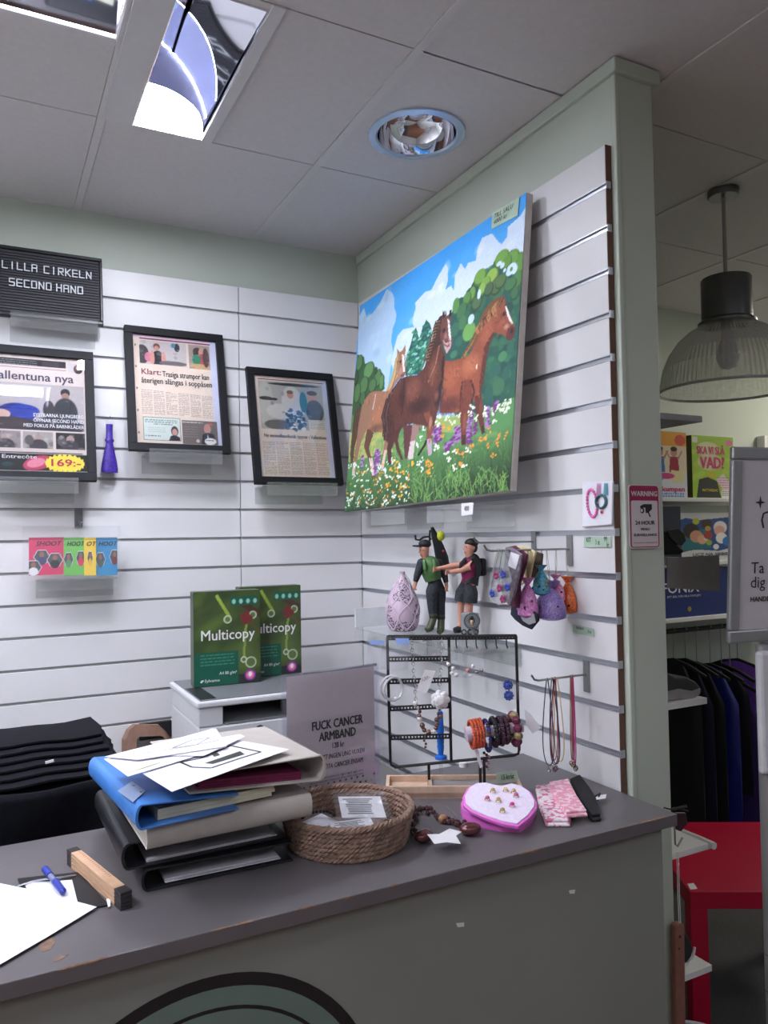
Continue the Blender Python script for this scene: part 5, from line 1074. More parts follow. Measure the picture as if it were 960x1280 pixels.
for k in range(2): MB().torus(J(489+3*k, 858+k, .012+.008*k), .026, .0026, jp.n+jd*(.5+.3*k), 40, 8).build('bangle', mat('clear_bangle', (214, 216, 222), .1, .2, noise=.1), t, smooth=True)
t = thing('charm_necklace', 'small clear earring card on the upper rail', 'earring card', J(534, 800, .008))
MB().tube([J(534, 800, .006), J(534, 818, .006)], .0007, 5).tube([J(528, 801, .006), J(534, 800, .006), J(540, 800, .006)], .0012, 5).build('wire', M_SILV, t)
# small clear bags with pearl earrings
M_BAGC = clear('zip_bag', (250, 251, 254), .06, .06, milky=.06, refl=.6)
def zipbag(label, px, h, beads, cat='earring bag', hdr=None):
    t = thing('clear_zip_bag', label, cat, J(*px[2], h), group='small clear bags on the rack')
    q = [J(u, v, h) for u, v in px]
    MB().grid(lambda i, j: (q[0].lerp(q[1], i)).lerp(q[3].lerp(q[2], i), j)+jp.n*(.0025*math.sin(i*8+1)*math.sin(j*9)), 12, 12).build('bag', M_BAGC, t, smooth=True)
    for u, v, r, m in beads: MB().ball(J(u, v, h+.004), r, 10, 7).build('bead', m, t, smooth=True)
    if hdr: MB().prism([J(u, v, h+.001) for u, v in hdr], jp.n*.0005).build('header', mat('blue_zip', (150, 178, 236), .2), t)
    return t
zipbag('clear bag with two pearl earrings hanging on the rack hooks', [(560, 808), (585, 808), (582, 846), (557, 846)], .012, [(560, 829, .0045, M_PEARL), (566, 834, .0045, M_PEARL), (564, 840, .004, M_CARDW), (570, 842, .005, M_CARDW)])
zipbag('clear bag with pink pearl earrings right of the pearl bag', [(578, 808), (606, 808), (606, 846), (577, 846)], .016, [(584, 836, .005, mat('pink_pearl', (190, 140, 128), .2)), (590, 831, .0045, M_PEARL), (587, 842, .0035, M_CARDW), (595, 838, .004, M_SILV), (601, 836, .004, M_SILV)])
zipbag('clear bag with a blue zip at the upper left of the rack', [(478, 795), (512, 795), (510, 836), (476, 836)], .010, [], hdr=[(494, 797), (511, 797), (511, 806), (496, 804)])
zipbag('clear bag hanging beside the white shelf end', [(460, 795), (484, 795), (482, 836), (458, 836)], .006, [], hdr=[(462, 800), (481, 800), (481, 805), (462, 805)])
t = thing('earring_pair', 'pair of blue crystal flower earrings on the right rail', 'earrings', J(637, 862, .01))
M_BLUEJ = mat('blue_crystal', (62, 84, 160), .12, noise=.3, scale=300)
for u, v in ((634, 855), (635, 868)):
    ce_ = J(u, v, .012); MB().ball(ce_, .0055, 10, 7).build('crystal', M_BLUEJ, t, smooth=True)
    for k in range(9): a = k*.698; MB().ball(ce_+jd*.0085*math.cos(a)+Vector((0, 0, .0085*math.sin(a))), .0034, 7, 5).build('crystal', M_BLUEJ, t, smooth=True)
MB().grid(lambda i, j: J(622+30*i, 852+22*j, .008+.002*math.sin(i*7+j*5)), 8, 8).build('clear_card', M_BAGC, t, smooth=True)
# bracelets on a horizontal bar
t0 = J(590, 920, .03); ax_ = (J(655, 908, .012)-J(585, 913, .03)).normalized()
M_OR = mat('orange_beads', (196, 84, 52), .25, noise=.35, scale=200); M_DP = mat('dark_purple_beads', (52, 26, 44), .2, noise=.5, scale=180, coat=.4); M_PUR = mat('plum_shell', (104, 34, 66), .2, noise=.3, scale=60, coat=.4); M_GLD = mat('champagne_metal', (176, 158, 120), .25, .6, noise=.3, scale=60)
def bracelet(label, u, v, h, R0, r, m, n_=24, ball=True, m2=None, sy=1.0):
    ce_ = J(u, v, h); x, y, z = axes(ax_); t = thing('bracelet', label, 'bracelet', ce_-Vector((0, 0, R0+r)), group='bracelets on the rack bar')
    if ball:
        for k in range(n_): a = 2*math.pi*k/n_; MB().ball(ce_+x*R0*math.cos(a)+y*R0*math.sin(a)*sy, r, 7, 5).build('bead', (m2 if m2 and k % 3 == 0 else m), t, smooth=True)
    else: MB().torus(ce_, R0, r, ax_, 40, 10).build('band', m, t, smooth=True)
    return t
o = tag(MB().cyl(J(581, 914, .03), J(588, 913, .028), .0165, n=28).cyl(J(588, 913, .028), J(652, 907, .010), .012, n=20).build('display_roll', mat('lilac_card', (196, 182, 196), .7)), 'lilac cardboard roll carrying the bracelets', 'roll')
for k, u in enumerate((588, 592, 596, 600)): bracelet(['orange bead bracelet nearest the roll end', 'orange bead bracelet second from the roll end', 'orange bead bracelet third from the roll end', 'orange bead bracelet next to the dark ones'][k], u, 914-k*.3, .028-.003*k, .0295, .0038, M_OR, 34)
bracelet('dark blue and purple charm bracelet with hanging charms', 607, 916, .022, .033, .0045, M_DP, 30, m2=mat('cobalt_bead', (40, 44, 140), .15))
bracelet('black bead cuff bracelet', 616, 912, .020, .029, .0062, M_BLK, 22)
bracelet('wide deep purple woven bead bracelet', 624, 911, .018, .027, .0072, M_DP, 20); bracelet('deep purple woven bead bracelet beside the plum bangle', 630, 910, .016, .026, .0068, M_DP, 20)
bracelet('chunky plum and champagne bangle at the right end', 642, 909, .014, .030, .0105, M_PUR, 11, m2=M_GLD)
t = thing('hanging_charms', 'dangling purple charm strands under the bracelets', 'charms', J(607, 956, .02))
for k in range(9): MB().ball(J(604+(k % 3)*3, 938+k*2.4, .02), .0035, 7, 5).build('charm', [M_DP, M_PUR, M_SILV][k % 3], t, smooth=True)
o = tag(MB().prism([J(u, v, .006) for u, v in ((655, 886), (663, 892), (676, 909), (665, 916), (657, 905))], jp.n*.0006).build('paper_tag', M_CARDW), 'blank white price tag right of the plum bangle', 'tag')
o = tag(MB().prism([J(u, v, .020) for u, v in ((592, 934), (597, 934), (602, 955), (599, 957))], jp.n*.0006).build('paper_tag', M_CARDW), 'narrow pinkish tag hanging below the orange bracelets', 'tag')
# blue plunger toy and tiny pieces behind the rack
t = thing('blue_plastic_stand', 'bright blue plastic peg with round foot behind the rack', 'peg', J(552, 955, -.03))
bp = P(552, 953, 2, CT+.02); bp = J(552, 954, -.035); h_ = (J(552, 893, -.035)-bp).z
MB().lathe([(.001, 0), (.0135, 0), (.0145, .004), (.0135, .007), (.006, .009), (.0085, .03), (.0075, .034), (.0085, .038), (.0085, .055), (.0075, .058), (.0088, .062), (.0075, h_*.8), (.007, h_-.004), (.004, h_)], bp, 20).build('peg_body', mat('bright_blue', (34, 112, 214), .35), t, smooth=True)
MB().cyl(Vector((bp.x, bp.y, CT+.0005)), bp, .004, n=10).build('clear_stem', M_ACRYL, t)
t = thing('white_cap', 'small white plastic cap lying behind the rack', 'cap', zc(578, 962))
q = zc(579, 958); MB().lathe([(.001, 0), (.0105, 0), (.0105, .010), (.008, .012), (.001, .012)], q, 18).build('cap_body', M_CARDW, t, smooth=True)
# ================================================================== clear shelf on the right-hand wall with vase and action figures
def proj(q):
    d = Vector(q)-CAM; w_ = d.dot(CF); return 480+FPX*d.dot(CR)/w_, 640-FPX*d.dot(CU)/w_
SZ = 1.2125
t = thing('acrylic_shelf', 'clear acrylic shelf with white end panel in the corner', 'shelf', (-.1, -.66, SZ))
MB().bx(-.205, -.0022, -.98, -.375, SZ-.005, SZ).build('shelf_plate', M_ACRYL, t)
MB().bx(-.209, -.205, -.98, -.375, SZ-.034, SZ).build('front_lip', M_ACRYL, t)
MB().bx(-.0062, -.0022, -.98, -.375, SZ-.06, SZ-.005).build('back_plate', M_ACRYL, t)
MB().bx(-.205, -.012, -.375, -.365, SZ, SZ+.062).build('end_panel', mat('frosted_white_panel', (214, 216, 220), .35), t, bevel=.001)
# pierced lilac vase
def pierced():
    m = mat('lilac_pierced_ceramic', (186, 164, 182), .45, noise=0); nt = m.node_tree; b = nt.nodes['Principled BSDF']; tc = nt.nodes.new('ShaderNodeTexCoord')
    mp = nt.nodes.new('ShaderNodeMapping'); nt.links.new(tc.outputs['Object'], mp.inputs['Vector'])
    v = nt.nodes.new('ShaderNodeTexVoronoi'); v.inputs['Scale'].default_value = 210; nt.links.new(mp.outputs['Vector'], v.inputs['Vector'])
    v2 = nt.nodes.new('ShaderNodeTexVoronoi'); v2.inputs['Scale'].default_value = 26; nt.links.new(mp.outputs['Vector'], v2.inputs['Vector'])
    lt = nt.nodes.new('ShaderNodeMath'); lt.operation = 'LESS_THAN'; lt.inputs[1].default_value = .47; nt.links.new(v.outputs['Distance'], lt.inputs[0])
    l2 = nt.nodes.new('ShaderNodeMath'); l2.operation = 'LESS_THAN'; l2.inputs[1].default_value = .58; nt.links.new(v2.outputs['Distance'], l2.inputs[0])
    mu = nt.nodes.new('ShaderNodeMath'); mu.operation = 'MULTIPLY'; nt.links.new(lt.outputs[0], mu.inputs[0]); nt.links.new(l2.outputs[0], mu.inputs[1])
    mx = nt.nodes.new('ShaderNodeMix'); mx.data_type = 'RGBA'; mx.inputs[6].default_value = S((196, 174, 192))+(1,); mx.inputs[7].default_value = S((58, 44, 60))+(1,); nt.links.new(mu.outputs[0], mx.inputs[0]); nt.links.new(mx.outputs[2], b.inputs['Base Color'])
    bp = nt.nodes.new('ShaderNodeBump'); bp.invert = True; bp.inputs['Strength'].default_value = .7; bp.inputs['Distance'].default_value = .002; nt.links.new(mu.outputs[0], bp.inputs['Height']); nt.links.new(bp.outputs['Normal'], b.inputs['Normal']); return m
vb = Vector((-.118, -.535, SZ)); t = thing('pierced_vase', 'teardrop shaped lilac vase pierced with tiny holes', 'vase', vb)
prof = [(.001, .0005), (.032, .0005), (.040, .004), (.050, .03), (.0535, .055), (.051, .08), (.043, .108), (.030, .135), (.018, .155), (.0095, .168), (.0075, .173), (.0085, .178), (.0085, .183), (.0065, .184), (.005, .17)]
MB().lathe(prof, vb, 40, capt=False).build('vase_body', pierced(), t, smooth=True)
for k in range(6):      # raised bands crossing the body
    for sgn in (1, -1):
        pts = []
        for j in range(22):
            z = .006+.15*j/21; r = np.interp(z, [p[1] for p in prof[1:11]], [p[0] for p in prof[1:11]]); a = k*math.pi/3+sgn*.52*math.sin(j/21*math.pi*2)+.3
            pts.append(vb+Vector((r*math.cos(a), r*math.sin(a), z)))
        MB().tube(pts, .0022, 6).build('raised_band', mat('lilac_ceramic', (200, 178, 196), .4, noise=.04), t, smooth=True)
MB().tube([vb+Vector((.006, -.004, .178)), vb+Vector((.02, -.012, .155)), vb+Vector((.024, -.014, .14))], .0007, 5).build('gold_cord', mat('gold_cord', (150, 130, 84), .5), t)
# ------------------------------------------------------------------ action figures: one continuous skinned body each, clothing as children
FAT = 1.15
def skin(name, nodes, edges, m, parent, root, sub=2):
    ids = list(nodes); me = bpy.data.meshes.new(name); bm_ = bmesh.new(); L = bm_.verts.layers.skin.verify(); vs = {}
    for k in ids:
        p, r = nodes[k]; v = bm_.verts.new(p); v[L].radius = (r*FAT, r*FAT) if isinstance(r, float) else (r[0]*FAT, r[1]*FAT); v[L].use_root = (k == root); vs[k] = v
    for a, b in edges: bm_.edges.new((vs[a], vs[b]))
    bm_.to_mesh(me); bm_.free(); me.materials.append(m)
    o = link(name, me, parent)
    k = o.modifiers.new('skin', 'SKIN'); k.use_smooth_shade = True
    k = o.modifiers.new('subdivision', 'SUBSURF'); k.levels = sub; k.render_levels = sub
    return o
M_SKIN = mat('figure_skin', (196, 140, 118), .5, noise=.04); M_HAIR = mat('figure_dark_hair', (34, 26, 26), .5); M_CAMO = mat('dark_camo_cloth', (44, 46, 54), .85, noise=.55, scale=190); M_VEST = mat('green_vest', (70, 108, 58), .55, noise=.15, scale=120, bump=.3); M_BOOT = mat('olive_boot', (66, 72, 44), .4, noise=.06); M_BLKC = mat('black_toy_cloth', (24, 24, 28), .7, noise=.1); M_MAGC = mat('magenta_cloth', (128, 28, 78), .7, noise=.1)
def figpts(depth):
    k = depth/FPX
    return (lambda x, y, dd=0.: PD(500+x/8, 650+y/8, depth+dd)), (lambda r: r/8*k)
# --- soldier
f, q = figpts(2.255)
N = {'pel': (f(355, 650), q(48)), 'wst': (f(340, 590), q(44)), 'chs': (f(305, 470), q(62)), 'nk': (f(262, 395), q(24)), 'hd0': (f(244, 350), q(42)), 'hd1': (f(240, 290), q(52)), 'hd2': (f(246, 245), q(46)),
     'sl': (f(215, 430, -.012), q(34)), 'el': (f(172, 555, -.014), q(26)), 'wl': (f(155, 615, -.012), q(18)), 'hl': (f(150, 655, -.012), (q(26), q(18))), 'fl': (f(140, 685, -.012), q(12)),
     'sr': (f(385, 435, .010), q(34)), 'er': (f(445, 550, .008), q(26)), 'wr': (f(462, 625, .004), q(18)), 'hr': (f(466, 665, .002), (q(24), q(17))), 'fr': (f(462, 705, 0), q(12)),
     'tl': (f(322, 720, -.008), q(42)), 'kl': (f(322, 840, -.008), q(33)), 'al': (f(335, 980, -.008), q(26)), 'ftl': (f(300, 1080, -.014), q(27)), 'tol': (f(265, 1102, -.02), q(20)),
     'tr': (f(396, 720, .008), q(42)), 'kr': (f(400, 845, .008), q(33)), 'ar': (f(412, 990, .008), q(26)), 'ftr': (f(408, 1095, 0), q(27)), 'tor': (f(392, 1122, -.012), q(20))}
ED = [('pel', 'wst'), ('wst', 'chs'), ('chs', 'nk'), ('nk', 'hd0'), ('hd0', 'hd1'), ('hd1', 'hd2'), ('chs', 'sl'), ('sl', 'el'), ('el', 'wl'), ('wl', 'hl'), ('hl', 'fl'), ('chs', 'sr'), ('sr', 'er'), ('er', 'wr'), ('wr', 'hr'), ('hr', 'fr'), ('pel', 'tl'), ('tl', 'kl'), ('kl', 'al'), ('al', 'ftl'), ('ftl', 'tol'), ('pel', 'tr'), ('tr', 'kr'), ('kr', 'ar'), ('ar', 'ftr'), ('ftr', 'tor')]
t = thing('action_figure', 'soldier doll in green vest, peaked cap and olive boots', 'doll', f(350, 1130))
skin('body', N, ED, M_SKIN, t, 'pel')
def clothes(name, runs, m, parent, g=1.45):
    b = MB()
    for keys in runs:
        pts, rad = [], []
        for k in keys:
            p_, r_ = (N[k] if isinstance(k, str) else k); r_ = r_ if isinstance(r_, float) else max(r_); pts.append(p_); rad.append(r_*g)
        fine, fr = [], []
        for i in range(len(pts)-1):
            for j in range(4): fine.append(pts[i].lerp(pts[i+1], j/4)); fr.append(rad[i]+(rad[i+1]-rad[i])*j/4)
        fine.append(pts[-1]); fr.append(rad[-1]); b.tube(fine, fr, 14); b.ball(pts[0], rad[0], 14, 10)
    return b.build(name, m, parent, smooth=True)
def grow(keys, g, extra=None):
    d_ = {k: (N[k][0], (N[k][1] if isinstance(N[k][1], float) else max(N[k][1]))*g) for k in keys}
    return d_
def sub_ed(keys): return [e for e in ED if e[0] in keys and e[1] in keys]
clothes('trousers', [('pel', 'tl', 'kl', 'al'), ('pel', 'tr', 'kr', 'ar'), ('wst', 'pel')], M_CAMO, t, 1.55)
clothes('jacket', [('sl', 'el', 'wl'), ('sr', 'er', 'wr'), ('chs', 'wst', 'pel'), ('chs', 'sl'), ('chs', 'sr'), ('chs', 'nk')], M_CAMO, t, 1.36)
clothes('vest', [((f(300, 455), q(78)), (f(315, 530), q(80)), (f(335, 600), q(68)))], M_VEST, t, 1.25)
for x, y in ((238, 405), (335, 400)): MB().tube([f(x, y, -.02), f(x+8, y+40, -.03), f(x+14, y+90, -.03)], q(20), 8).build('vest_strap', M_VEST, t, smooth=True)
clothes('boot', [((f(331, 940, -.008), q(32)), 'al', 'ftl', 'tol')], M_BOOT, t, 1.4)
clothes('boot', [((f(408, 950, .008), q(32)), 'ar', 'ftr', 'tor')], M_BOOT, t, 1.4)
MB().ball(f(248, 240), (q(64), q(64), q(46)), 14, 8).build('cap', M_BLKC, t, smooth=True)
MB().prism([f(200, 255, .012), f(215, 272, -.016), f(135, 268, -.016), f(122, 262, -.004), f(135, 256, .008)], (0, 0, .0016)).build('cap_peak', M_BLKC, t)
MB().ball(f(194, 322), q(9), 8, 6).build('nose', M_SKIN, t, smooth=True)
for x, dd in ((205, -.0105), (232, -.021)): MB().ball(f(x, 302, dd*1.1), q(6.5), 8, 5).build('eye', M_HAIR, t, smooth=True)
MB().ball(f(206, 348, -.012), (q(12), q(8), q(3.5)), 8, 5).build('mouth', mat('figure_lips', (150, 84, 78), .5), t, smooth=True)
for hx, hy, dd in ((150, 655, -.012), (466, 668, .002)):
    for k in range(3): MB().tube([f(hx-12+10*k, hy+10, dd-.006), f(hx-14+10*k, hy+34, dd-.008), f(hx-6+10*k, hy+44, dd-.003)], q(5.5), 6).build('finger', M_SKIN, t, smooth=True)
# --- second figure, arms reaching left
f, q = figpts(2.165)
N = {'pel': (f(675, 660), q(50)), 'wst': (f(688, 590), q(46)), 'chs': (f(695, 470), q(66)), 'nk': (f(694, 375), q(27)), 'hd0': (f(684, 325), q(44)), 'hd1': (f(695, 275), q(56)), 'hd2': (f(705, 235), q(50)),
     'sl': (f(612, 445, .03), q(32)), 'el': (f(500, 465, .03), q(28)), 'wl': (f(425, 478, .026), q(19)), 'hl': (f(375, 488, .022), (q(26), q(20))), 'fl': (f(335, 500, .02), q(13)),
     'sr': (f(738, 435, -.02), q(36)), 'er': (f(640, 492, -.024), q(32)), 'wr': (f(552, 515, -.022), q(21)), 'hr': (f(500, 518, -.02), (q(28), q(22))), 'fr': (f(462, 520, -.02), q(14)),
     'tl': (f(625, 730, .01), q(46)), 'kl': (f(608, 860, .01), q(32)), 'al': (f(602, 1035, .01), q(20)), 'ftl': (f(585, 1095, .006), q(20)), 'tol': (f(545, 1105, 0.), q(16)),
     'tr': (f(705, 735, -.01), q(48)), 'kr': (f(690, 870, -.01), q(34)), 'ar': (f(700, 1040, -.006), q(22)), 'ftr': (f(690, 1100, -.006), q(20)), 'tor': (f(655, 1112, -.01), q(16))}
t = thing('action_figure', 'dark-haired doll in black vest and shorts reaching out both arms', 'doll', f(640, 1130))
skin('body', N, ED, M_SKIN, t, 'pel')
clothes('shirt', [('chs', 'wst', 'pel')], M_MAGC, t, 1.5)
clothes('black_vest', [((f(722, 410, .004), q(62)), (f(728, 480, .004), q(72)), (f(712, 560, .004), q(62)), (f(695, 640), q(66)))], M_BLKC, t, 1.3)
MB().tube([f(655, 390, -.022), f(610, 440, -.026), f(596, 520, -.022)], q(20), 8).tube([f(730, 380, -.03), f(775, 440, -.03), f(780, 560, -.02)], q(26), 8).build('vest_strap', M_BLKC, t, smooth=True)
MB().box(f(800, 470, .025), (.02, .035, .05), .3).build('pack', M_BLKC, t, bevel=.006)
clothes('shorts', [('pel', 'tl', (f(612, 815, .01), q(44))), ('pel', 'tr', (f(700, 825, -.01), q(46)))], M_CAMO, t, 1.58)
clothes('shoe', [('ftl', 'tol')], M_BLKC, t, 1.8); clothes('shoe', [('ftr', 'tor')], M_BLKC, t, 1.8)
MB().ball(f(716, 228, .004), (q(72), q(72), q(46)), 14, 8).build('hair', M_HAIR, t, smooth=True); MB().ball(f(735, 275, .006), (q(40), q(48), q(56)), 12, 8).build('hair', M_HAIR, t, smooth=True)
MB().ball(f(640, 292), q(10), 8, 6).build('nose', M_SKIN, t, smooth=True); MB().ball(f(662, 270, -.018), q(6.5), 8, 5).build('eye', M_HAIR, t, smooth=True); MB().ball(f(652, 322, -.012), (q(12), q(8), q(3.5)), 8, 5).build('mouth', MATS['figure_lips'], t, smooth=True); MB().ball(f(740, 285, -.02), (q(9), q(6), q(14)), 8, 5).build('ear', M_SKIN, t, smooth=True)
for hx, hy, dd in ((365, 490, .02), (490, 518, -.02)):
    for k in range(4): MB().tube([f(hx, hy-16+11*k, dd-.006), f(hx-26, hy-14+11*k, dd-.010), f(hx-34, hy-8+11*k, dd-.004), f(hx-22, hy-4+11*k, dd)], q(6.5), 6).build('finger', M_SKIN, t, smooth=True)
# --- grey radio toy with round dial
f, q = figpts(2.10)
t = thing('toy_radio', 'grey plastic toy base with a round badge at the feet', 'toy', f(710, 1130))
M_TG = mat('toy_grey', (132, 134, 138), .45, noise=.05)
q0 = f(700, 1030); MB().box(q0, (.03, .042, .056), R_(20)).build('case', M_TG, t, bevel=.004)
pn = (CAM-f(718, 1008)).normalized(); cc = f(718, 1008, -.022)
MB().lathe([(q(84), 0), (q(84), .004), (q(74), .006), (q(70), .004), (q(1), .004)], cc, 32, axis=pn).build('dial', mat('toy_dark_grey', (92, 96, 98), .45), t, smooth=True)
for r_, h_ in ((56, .0048), (40, .0048)): MB().torus(cc+pn*h_, q(r_), q(5), pn, 32, 6).build('dial_ring', M_TG, t)
x_, y_, z_ = axes(pn); up_ = CU
MB().ball(cc+pn*.005-up_*q(6), (q(16), q(16), q(22)), 10, 6).build('badge', mat('badge_cream', (214, 190, 150), .5), t, smooth=True); MB().ball(cc+pn*.006+up_*q(26), q(20), 10, 6).build('badge', M_BLKC, t, smooth=True); MB().ball(cc+pn*.006-up_*q(34), q(12), 10, 6).build('badge', mat('badge_orange', (196, 140, 50), .5), t, smooth=True)
for k in range(3): MB().torus(f(640+60*k, 1120, -.02), q(22), q(6), pn, 18, 6).build('wheel', M_BLKC, t)
# --- black toy glider pack hung behind the soldier
f, q = figpts(2.30)
t = thing('toy_glider_pack', 'black toy harness with hook arm and yellow ball behind the soldier', 'toy', f(400, 560))
MB().tube([f(320, 75), f(345, 150, .01), f(385, 260, .02), f(420, 380, .03), f(440, 470, .03)], [q(16), q(34), q(52), q(66), q(60)], 12).build('pack_body', M_BLKC, t, smooth=True)
MB().tube([f(152, 150), f(158, 195), f(195, 200), f(235, 172), f(290, 165), f(310, 200)], q(11), 8).build('hook_arm', M_BLKC, t, smooth=True)
MB().tube([f(300, 100), f(295, 180), f(300, 260)], q(10), 8).build('strut', M_BLKC, t, smooth=True)
MB().ball(f(405, 160, .01), (q(46), q(40), q(52)), 16, 10).build('yellow_ball', mat('tennis_yellow', (184, 196, 44), .7, noise=.06), t, smooth=True)
MB().ball(f(432, 310, -.005), q(12), 8, 6).build('red_dot', mat('toy_red', (190, 40, 60), .4), t, smooth=True)
# ================================================================== slat hooks and the goods hanging from them
M_STEEL = mat('zinc_steel', (150, 150, 152), .35, .8, noise=.05)
def hook(label, u, v, L, w_=.02, h_=.075):
    b = P(u, v, 0, 0); t = thing('slat_hook', label, 'hook', (0, b.y, b.z))
    MB().bx(-.0045, -.0022, b.y-w_/2, b.y+w_/2, b.z-h_*.55, b.z+h_*.45).build('back_plate', M_STEEL, t, bevel=.001)
    MB().tube([Vector((-.004, b.y, b.z)), Vector((-L+.02, b.y, b.z)), Vector((-L+.008, b.y, b.z+.003)), Vector((-L, b.y, b.z+.014))], .0026, 8).build('prong', M_STEEL, t, smooth=True)
    return b
h1 = hook('long steel hook carrying the gauzy gift pouches', 713, 686, .255); h2 = hook('short steel hook above the pale stockings', 668, 677, .19, .018, .06); h3 = hook('steel hook carrying the cord necklaces', 734, 843, .165)
def on_bar(b, u):
    lo, hi = .003, .4
    for _ in range(40):
        mid = (lo+hi)/2
        if proj((-mid, b.y, b.z))[0] > u: lo = mid
        else: hi = mid
    return lo
def org(name, c): return clear(name, c, .02, .3, milky=.5, refl=.15)
def pouch(label, u, vneck, vbot, wpx, col, cols, b=h1, du=0):
    x = on_bar(b, u); top = Vector((-x, b.y, b.z)); nk = P(u+du, vneck, 0, -x); bt = P(u+du, vbot, 0, -x); k = (nk-CAM).dot(CF)/FPX
    t = thing('organza_pouch', label, 'gift pouch', bt, group='gift pouches on the long hook'); H = (nk-bt).length; R0 = wpx*k/2*1.6
    m = mat('organza_%d_%d_%d' % col, col, .35, noise=.5, scale=240, bump=.5)
    MB().lathe([(R0*.5, 0), (R0*.95, H*.08), (R0, H*.3), (R0*.85, H*.6), (R0*.5, H*.85), (R0*.2, H), (R0*.45, H*1.12), (R0*.7, H*1.22)], bt, 16, capt=False).xf(Matrix.Translation(bt) @ Matrix.Diagonal((.7, 1, 1, 1)) @ Matrix.Translation(-bt)).build('pouch_body', m, t, smooth=True)
    rs = random.Random(int(u*7))
    for i in range(6):
        a = rs.uniform(2.2, 4.6); zz = rs.uniform(.12, .62)*H
        MB().ball(bt+Vector((R0*.68*math.cos(a), R0*.95*math.sin(a), zz)), rs.uniform(.002, .004), 7, 5).build('bead', cols[i % len(cols)], t, smooth=True)
    MB().tube([nk, nk.lerp(top, .6)+Vector((0, .003, 0)), top+Vector((0, .001, .002))], .0006, 5).tube([nk, nk.lerp(top, .5)-Vector((0, .003, 0)), top+Vector((0, -.001, .002))], .0006, 5).build('drawstring', mat('gold_cord', (150, 130, 84), .5), t)
mb = [mat('bead_teal', (50, 90, 100), .2), mat('bead_plum', (96, 40, 96), .2), mat('bead_gold', (170, 150, 80), .25), mat('bead_dark', (40, 32, 44), .2), mat('bead_pink', (214, 110, 170), .25)]
pouch('orange gauze pouch with dark contents, rightmost on the hook', 708, 729, 767, 17, (214, 104, 48), [mb[3], mb[3], mb[0]], du=2)
pouch('pink gauze pouch left of the orange one', 695, 724, 752, 17, (220, 140, 184), [mb[1], mb[0], mb[3]])
pouch('turquoise gauze pouch at the back of the hook', 677, 713, 744, 17, (74, 148, 170), [mb[0], mb[2]])
pouch('lavender gauze pouch with gold beads, widest on the hook', 683, 735, 775, 30, (136, 116, 176), [mb[2], mb[2], mb[0], mb[3]], du=5)
pouch('bright pink and violet gauze pouch, nearest the stockings', 660, 731, 772, 20, (206, 130, 190), [mb[1], mb[0], mb[4]], du=0)
def hung(name, label, cat, x, px, m, th, cuts=(), group=None):
    t = thing(name, label, cat, P(*px[0], 0, -x), group=group)
    MB().prism([P(u, v, 0, -x) for u, v in px], (-th, 0, 0)).build('folded_item', m, t, bevel=min(th*.4, .003), seg=2)
    for px2, m2, off in cuts: MB().prism([P(u, v, 0, -x-th-off) for u, v in px2], (-.0012, 0, 0)).build('overlay', m2, t)
    return t
M_BURG = mat('burgundy_knit', (92, 36, 66), .9, noise=.15, scale=120, bump=.3); M_CREAM = mat('cream_knit', (206, 192, 150), .9, noise=.08, scale=120, bump=.3); M_TAUPE = mat('taupe_lace', (118, 108, 116), .85, noise=.35, scale=110, bump=.3); M_BRN = mat('brown_knit', (92, 76, 66), .9, noise=.15, scale=120); M_NAVY = mat('navy_knit', (28, 30, 46), .9, noise=.1)
G = 'stockings on the hooks'
hung('stockings', 'brown stockings hanging furthest back on the hook', 'stockings', .085, [(668, 688), (680, 692), (678, 715), (672, 724), (663, 722)], M_BRN, .006, group=G)
hung('stockings', 'cream stockings hanging between brown and burgundy ones', 'stockings', .115, [(645, 682), (660, 682), (672, 690), (668, 704), (664, 725), (652, 732), (648, 700)], M_CREAM, .007, group=G)
hung('stockings', 'burgundy stockings behind the labelled lace pair', 'stockings', .145, [(639, 683), (646, 682), (661, 693), (660, 704), (652, 730), (652, 760), (641, 760), (646, 720)], M_BURG, .007, group=G)
hung('sock_pair', 'navy and grey ankle socks hanging lowest', 'socks', .13, [(641, 760), (648, 750), (675, 768), (675, 776), (666, 787), (655, 782), (646, 775), (640, 768)], M_NAVY, .006, [([(644, 757), (652, 754), (668, 768), (670, 778), (662, 781), (654, 776)], mat('grey_knit', (176, 174, 182), .85), .0005)])
hung('stockings', 'grey lace stockings with a white price label', 'stockings', .175, [(634, 684), (640, 683), (655, 693), (652, 715), (646, 740), (640, 758), (637, 755), (630, 745), (629, 728), (633, 700)], M_TAUPE, .007, [([(639, 690), (650, 694), (645, 712), (635, 707)], M_CARDW, .0005)], group=G)
t = thing('hair_clip_card', 'clear card of magenta and blue flower hair clips', 'hair clips', P(622, 756, 0, -.215))
MB().prism([P(u, v, 0, -.213) for u, v in ((622, 686), (631, 686), (640, 725), (636, 752), (624, 757), (611, 746), (614, 720))], (-.001, 0, 0)).build('clear_card', M_BAGC, t)
MB().tube([P(625, 686, 0, -.215), P(619, 706, 0, -.215), P(613, 740, 0, -.215)], .0008, 5).tube([P(628, 686, 0, -.215), P(624, 712, 0, -.215)], .0008, 5).build('elastic', M_SILV, t)
for u, v, mm in ((620, 719, M_PUR), (628.5, 718, mat('cobalt_petal', (44, 58, 150), .4)), (624, 735, M_PUR), (634, 734, None), (615, 742, None), (628, 749, M_PUR)):
    mm = mm or MATS['cobalt_petal']; ce_ = P(u, v, 0, -.219)
    if mm is M_PUR: mm = mat('magenta_petal', (140, 38, 90), .4)
    for k in range(5): a = k*1.2566; MB().ball(ce_+Vector((0, .0055*math.cos(a), .0055*math.sin(a))), (.0025, .0048, .0048), 7, 5).build('petal', mm, t, smooth=True)
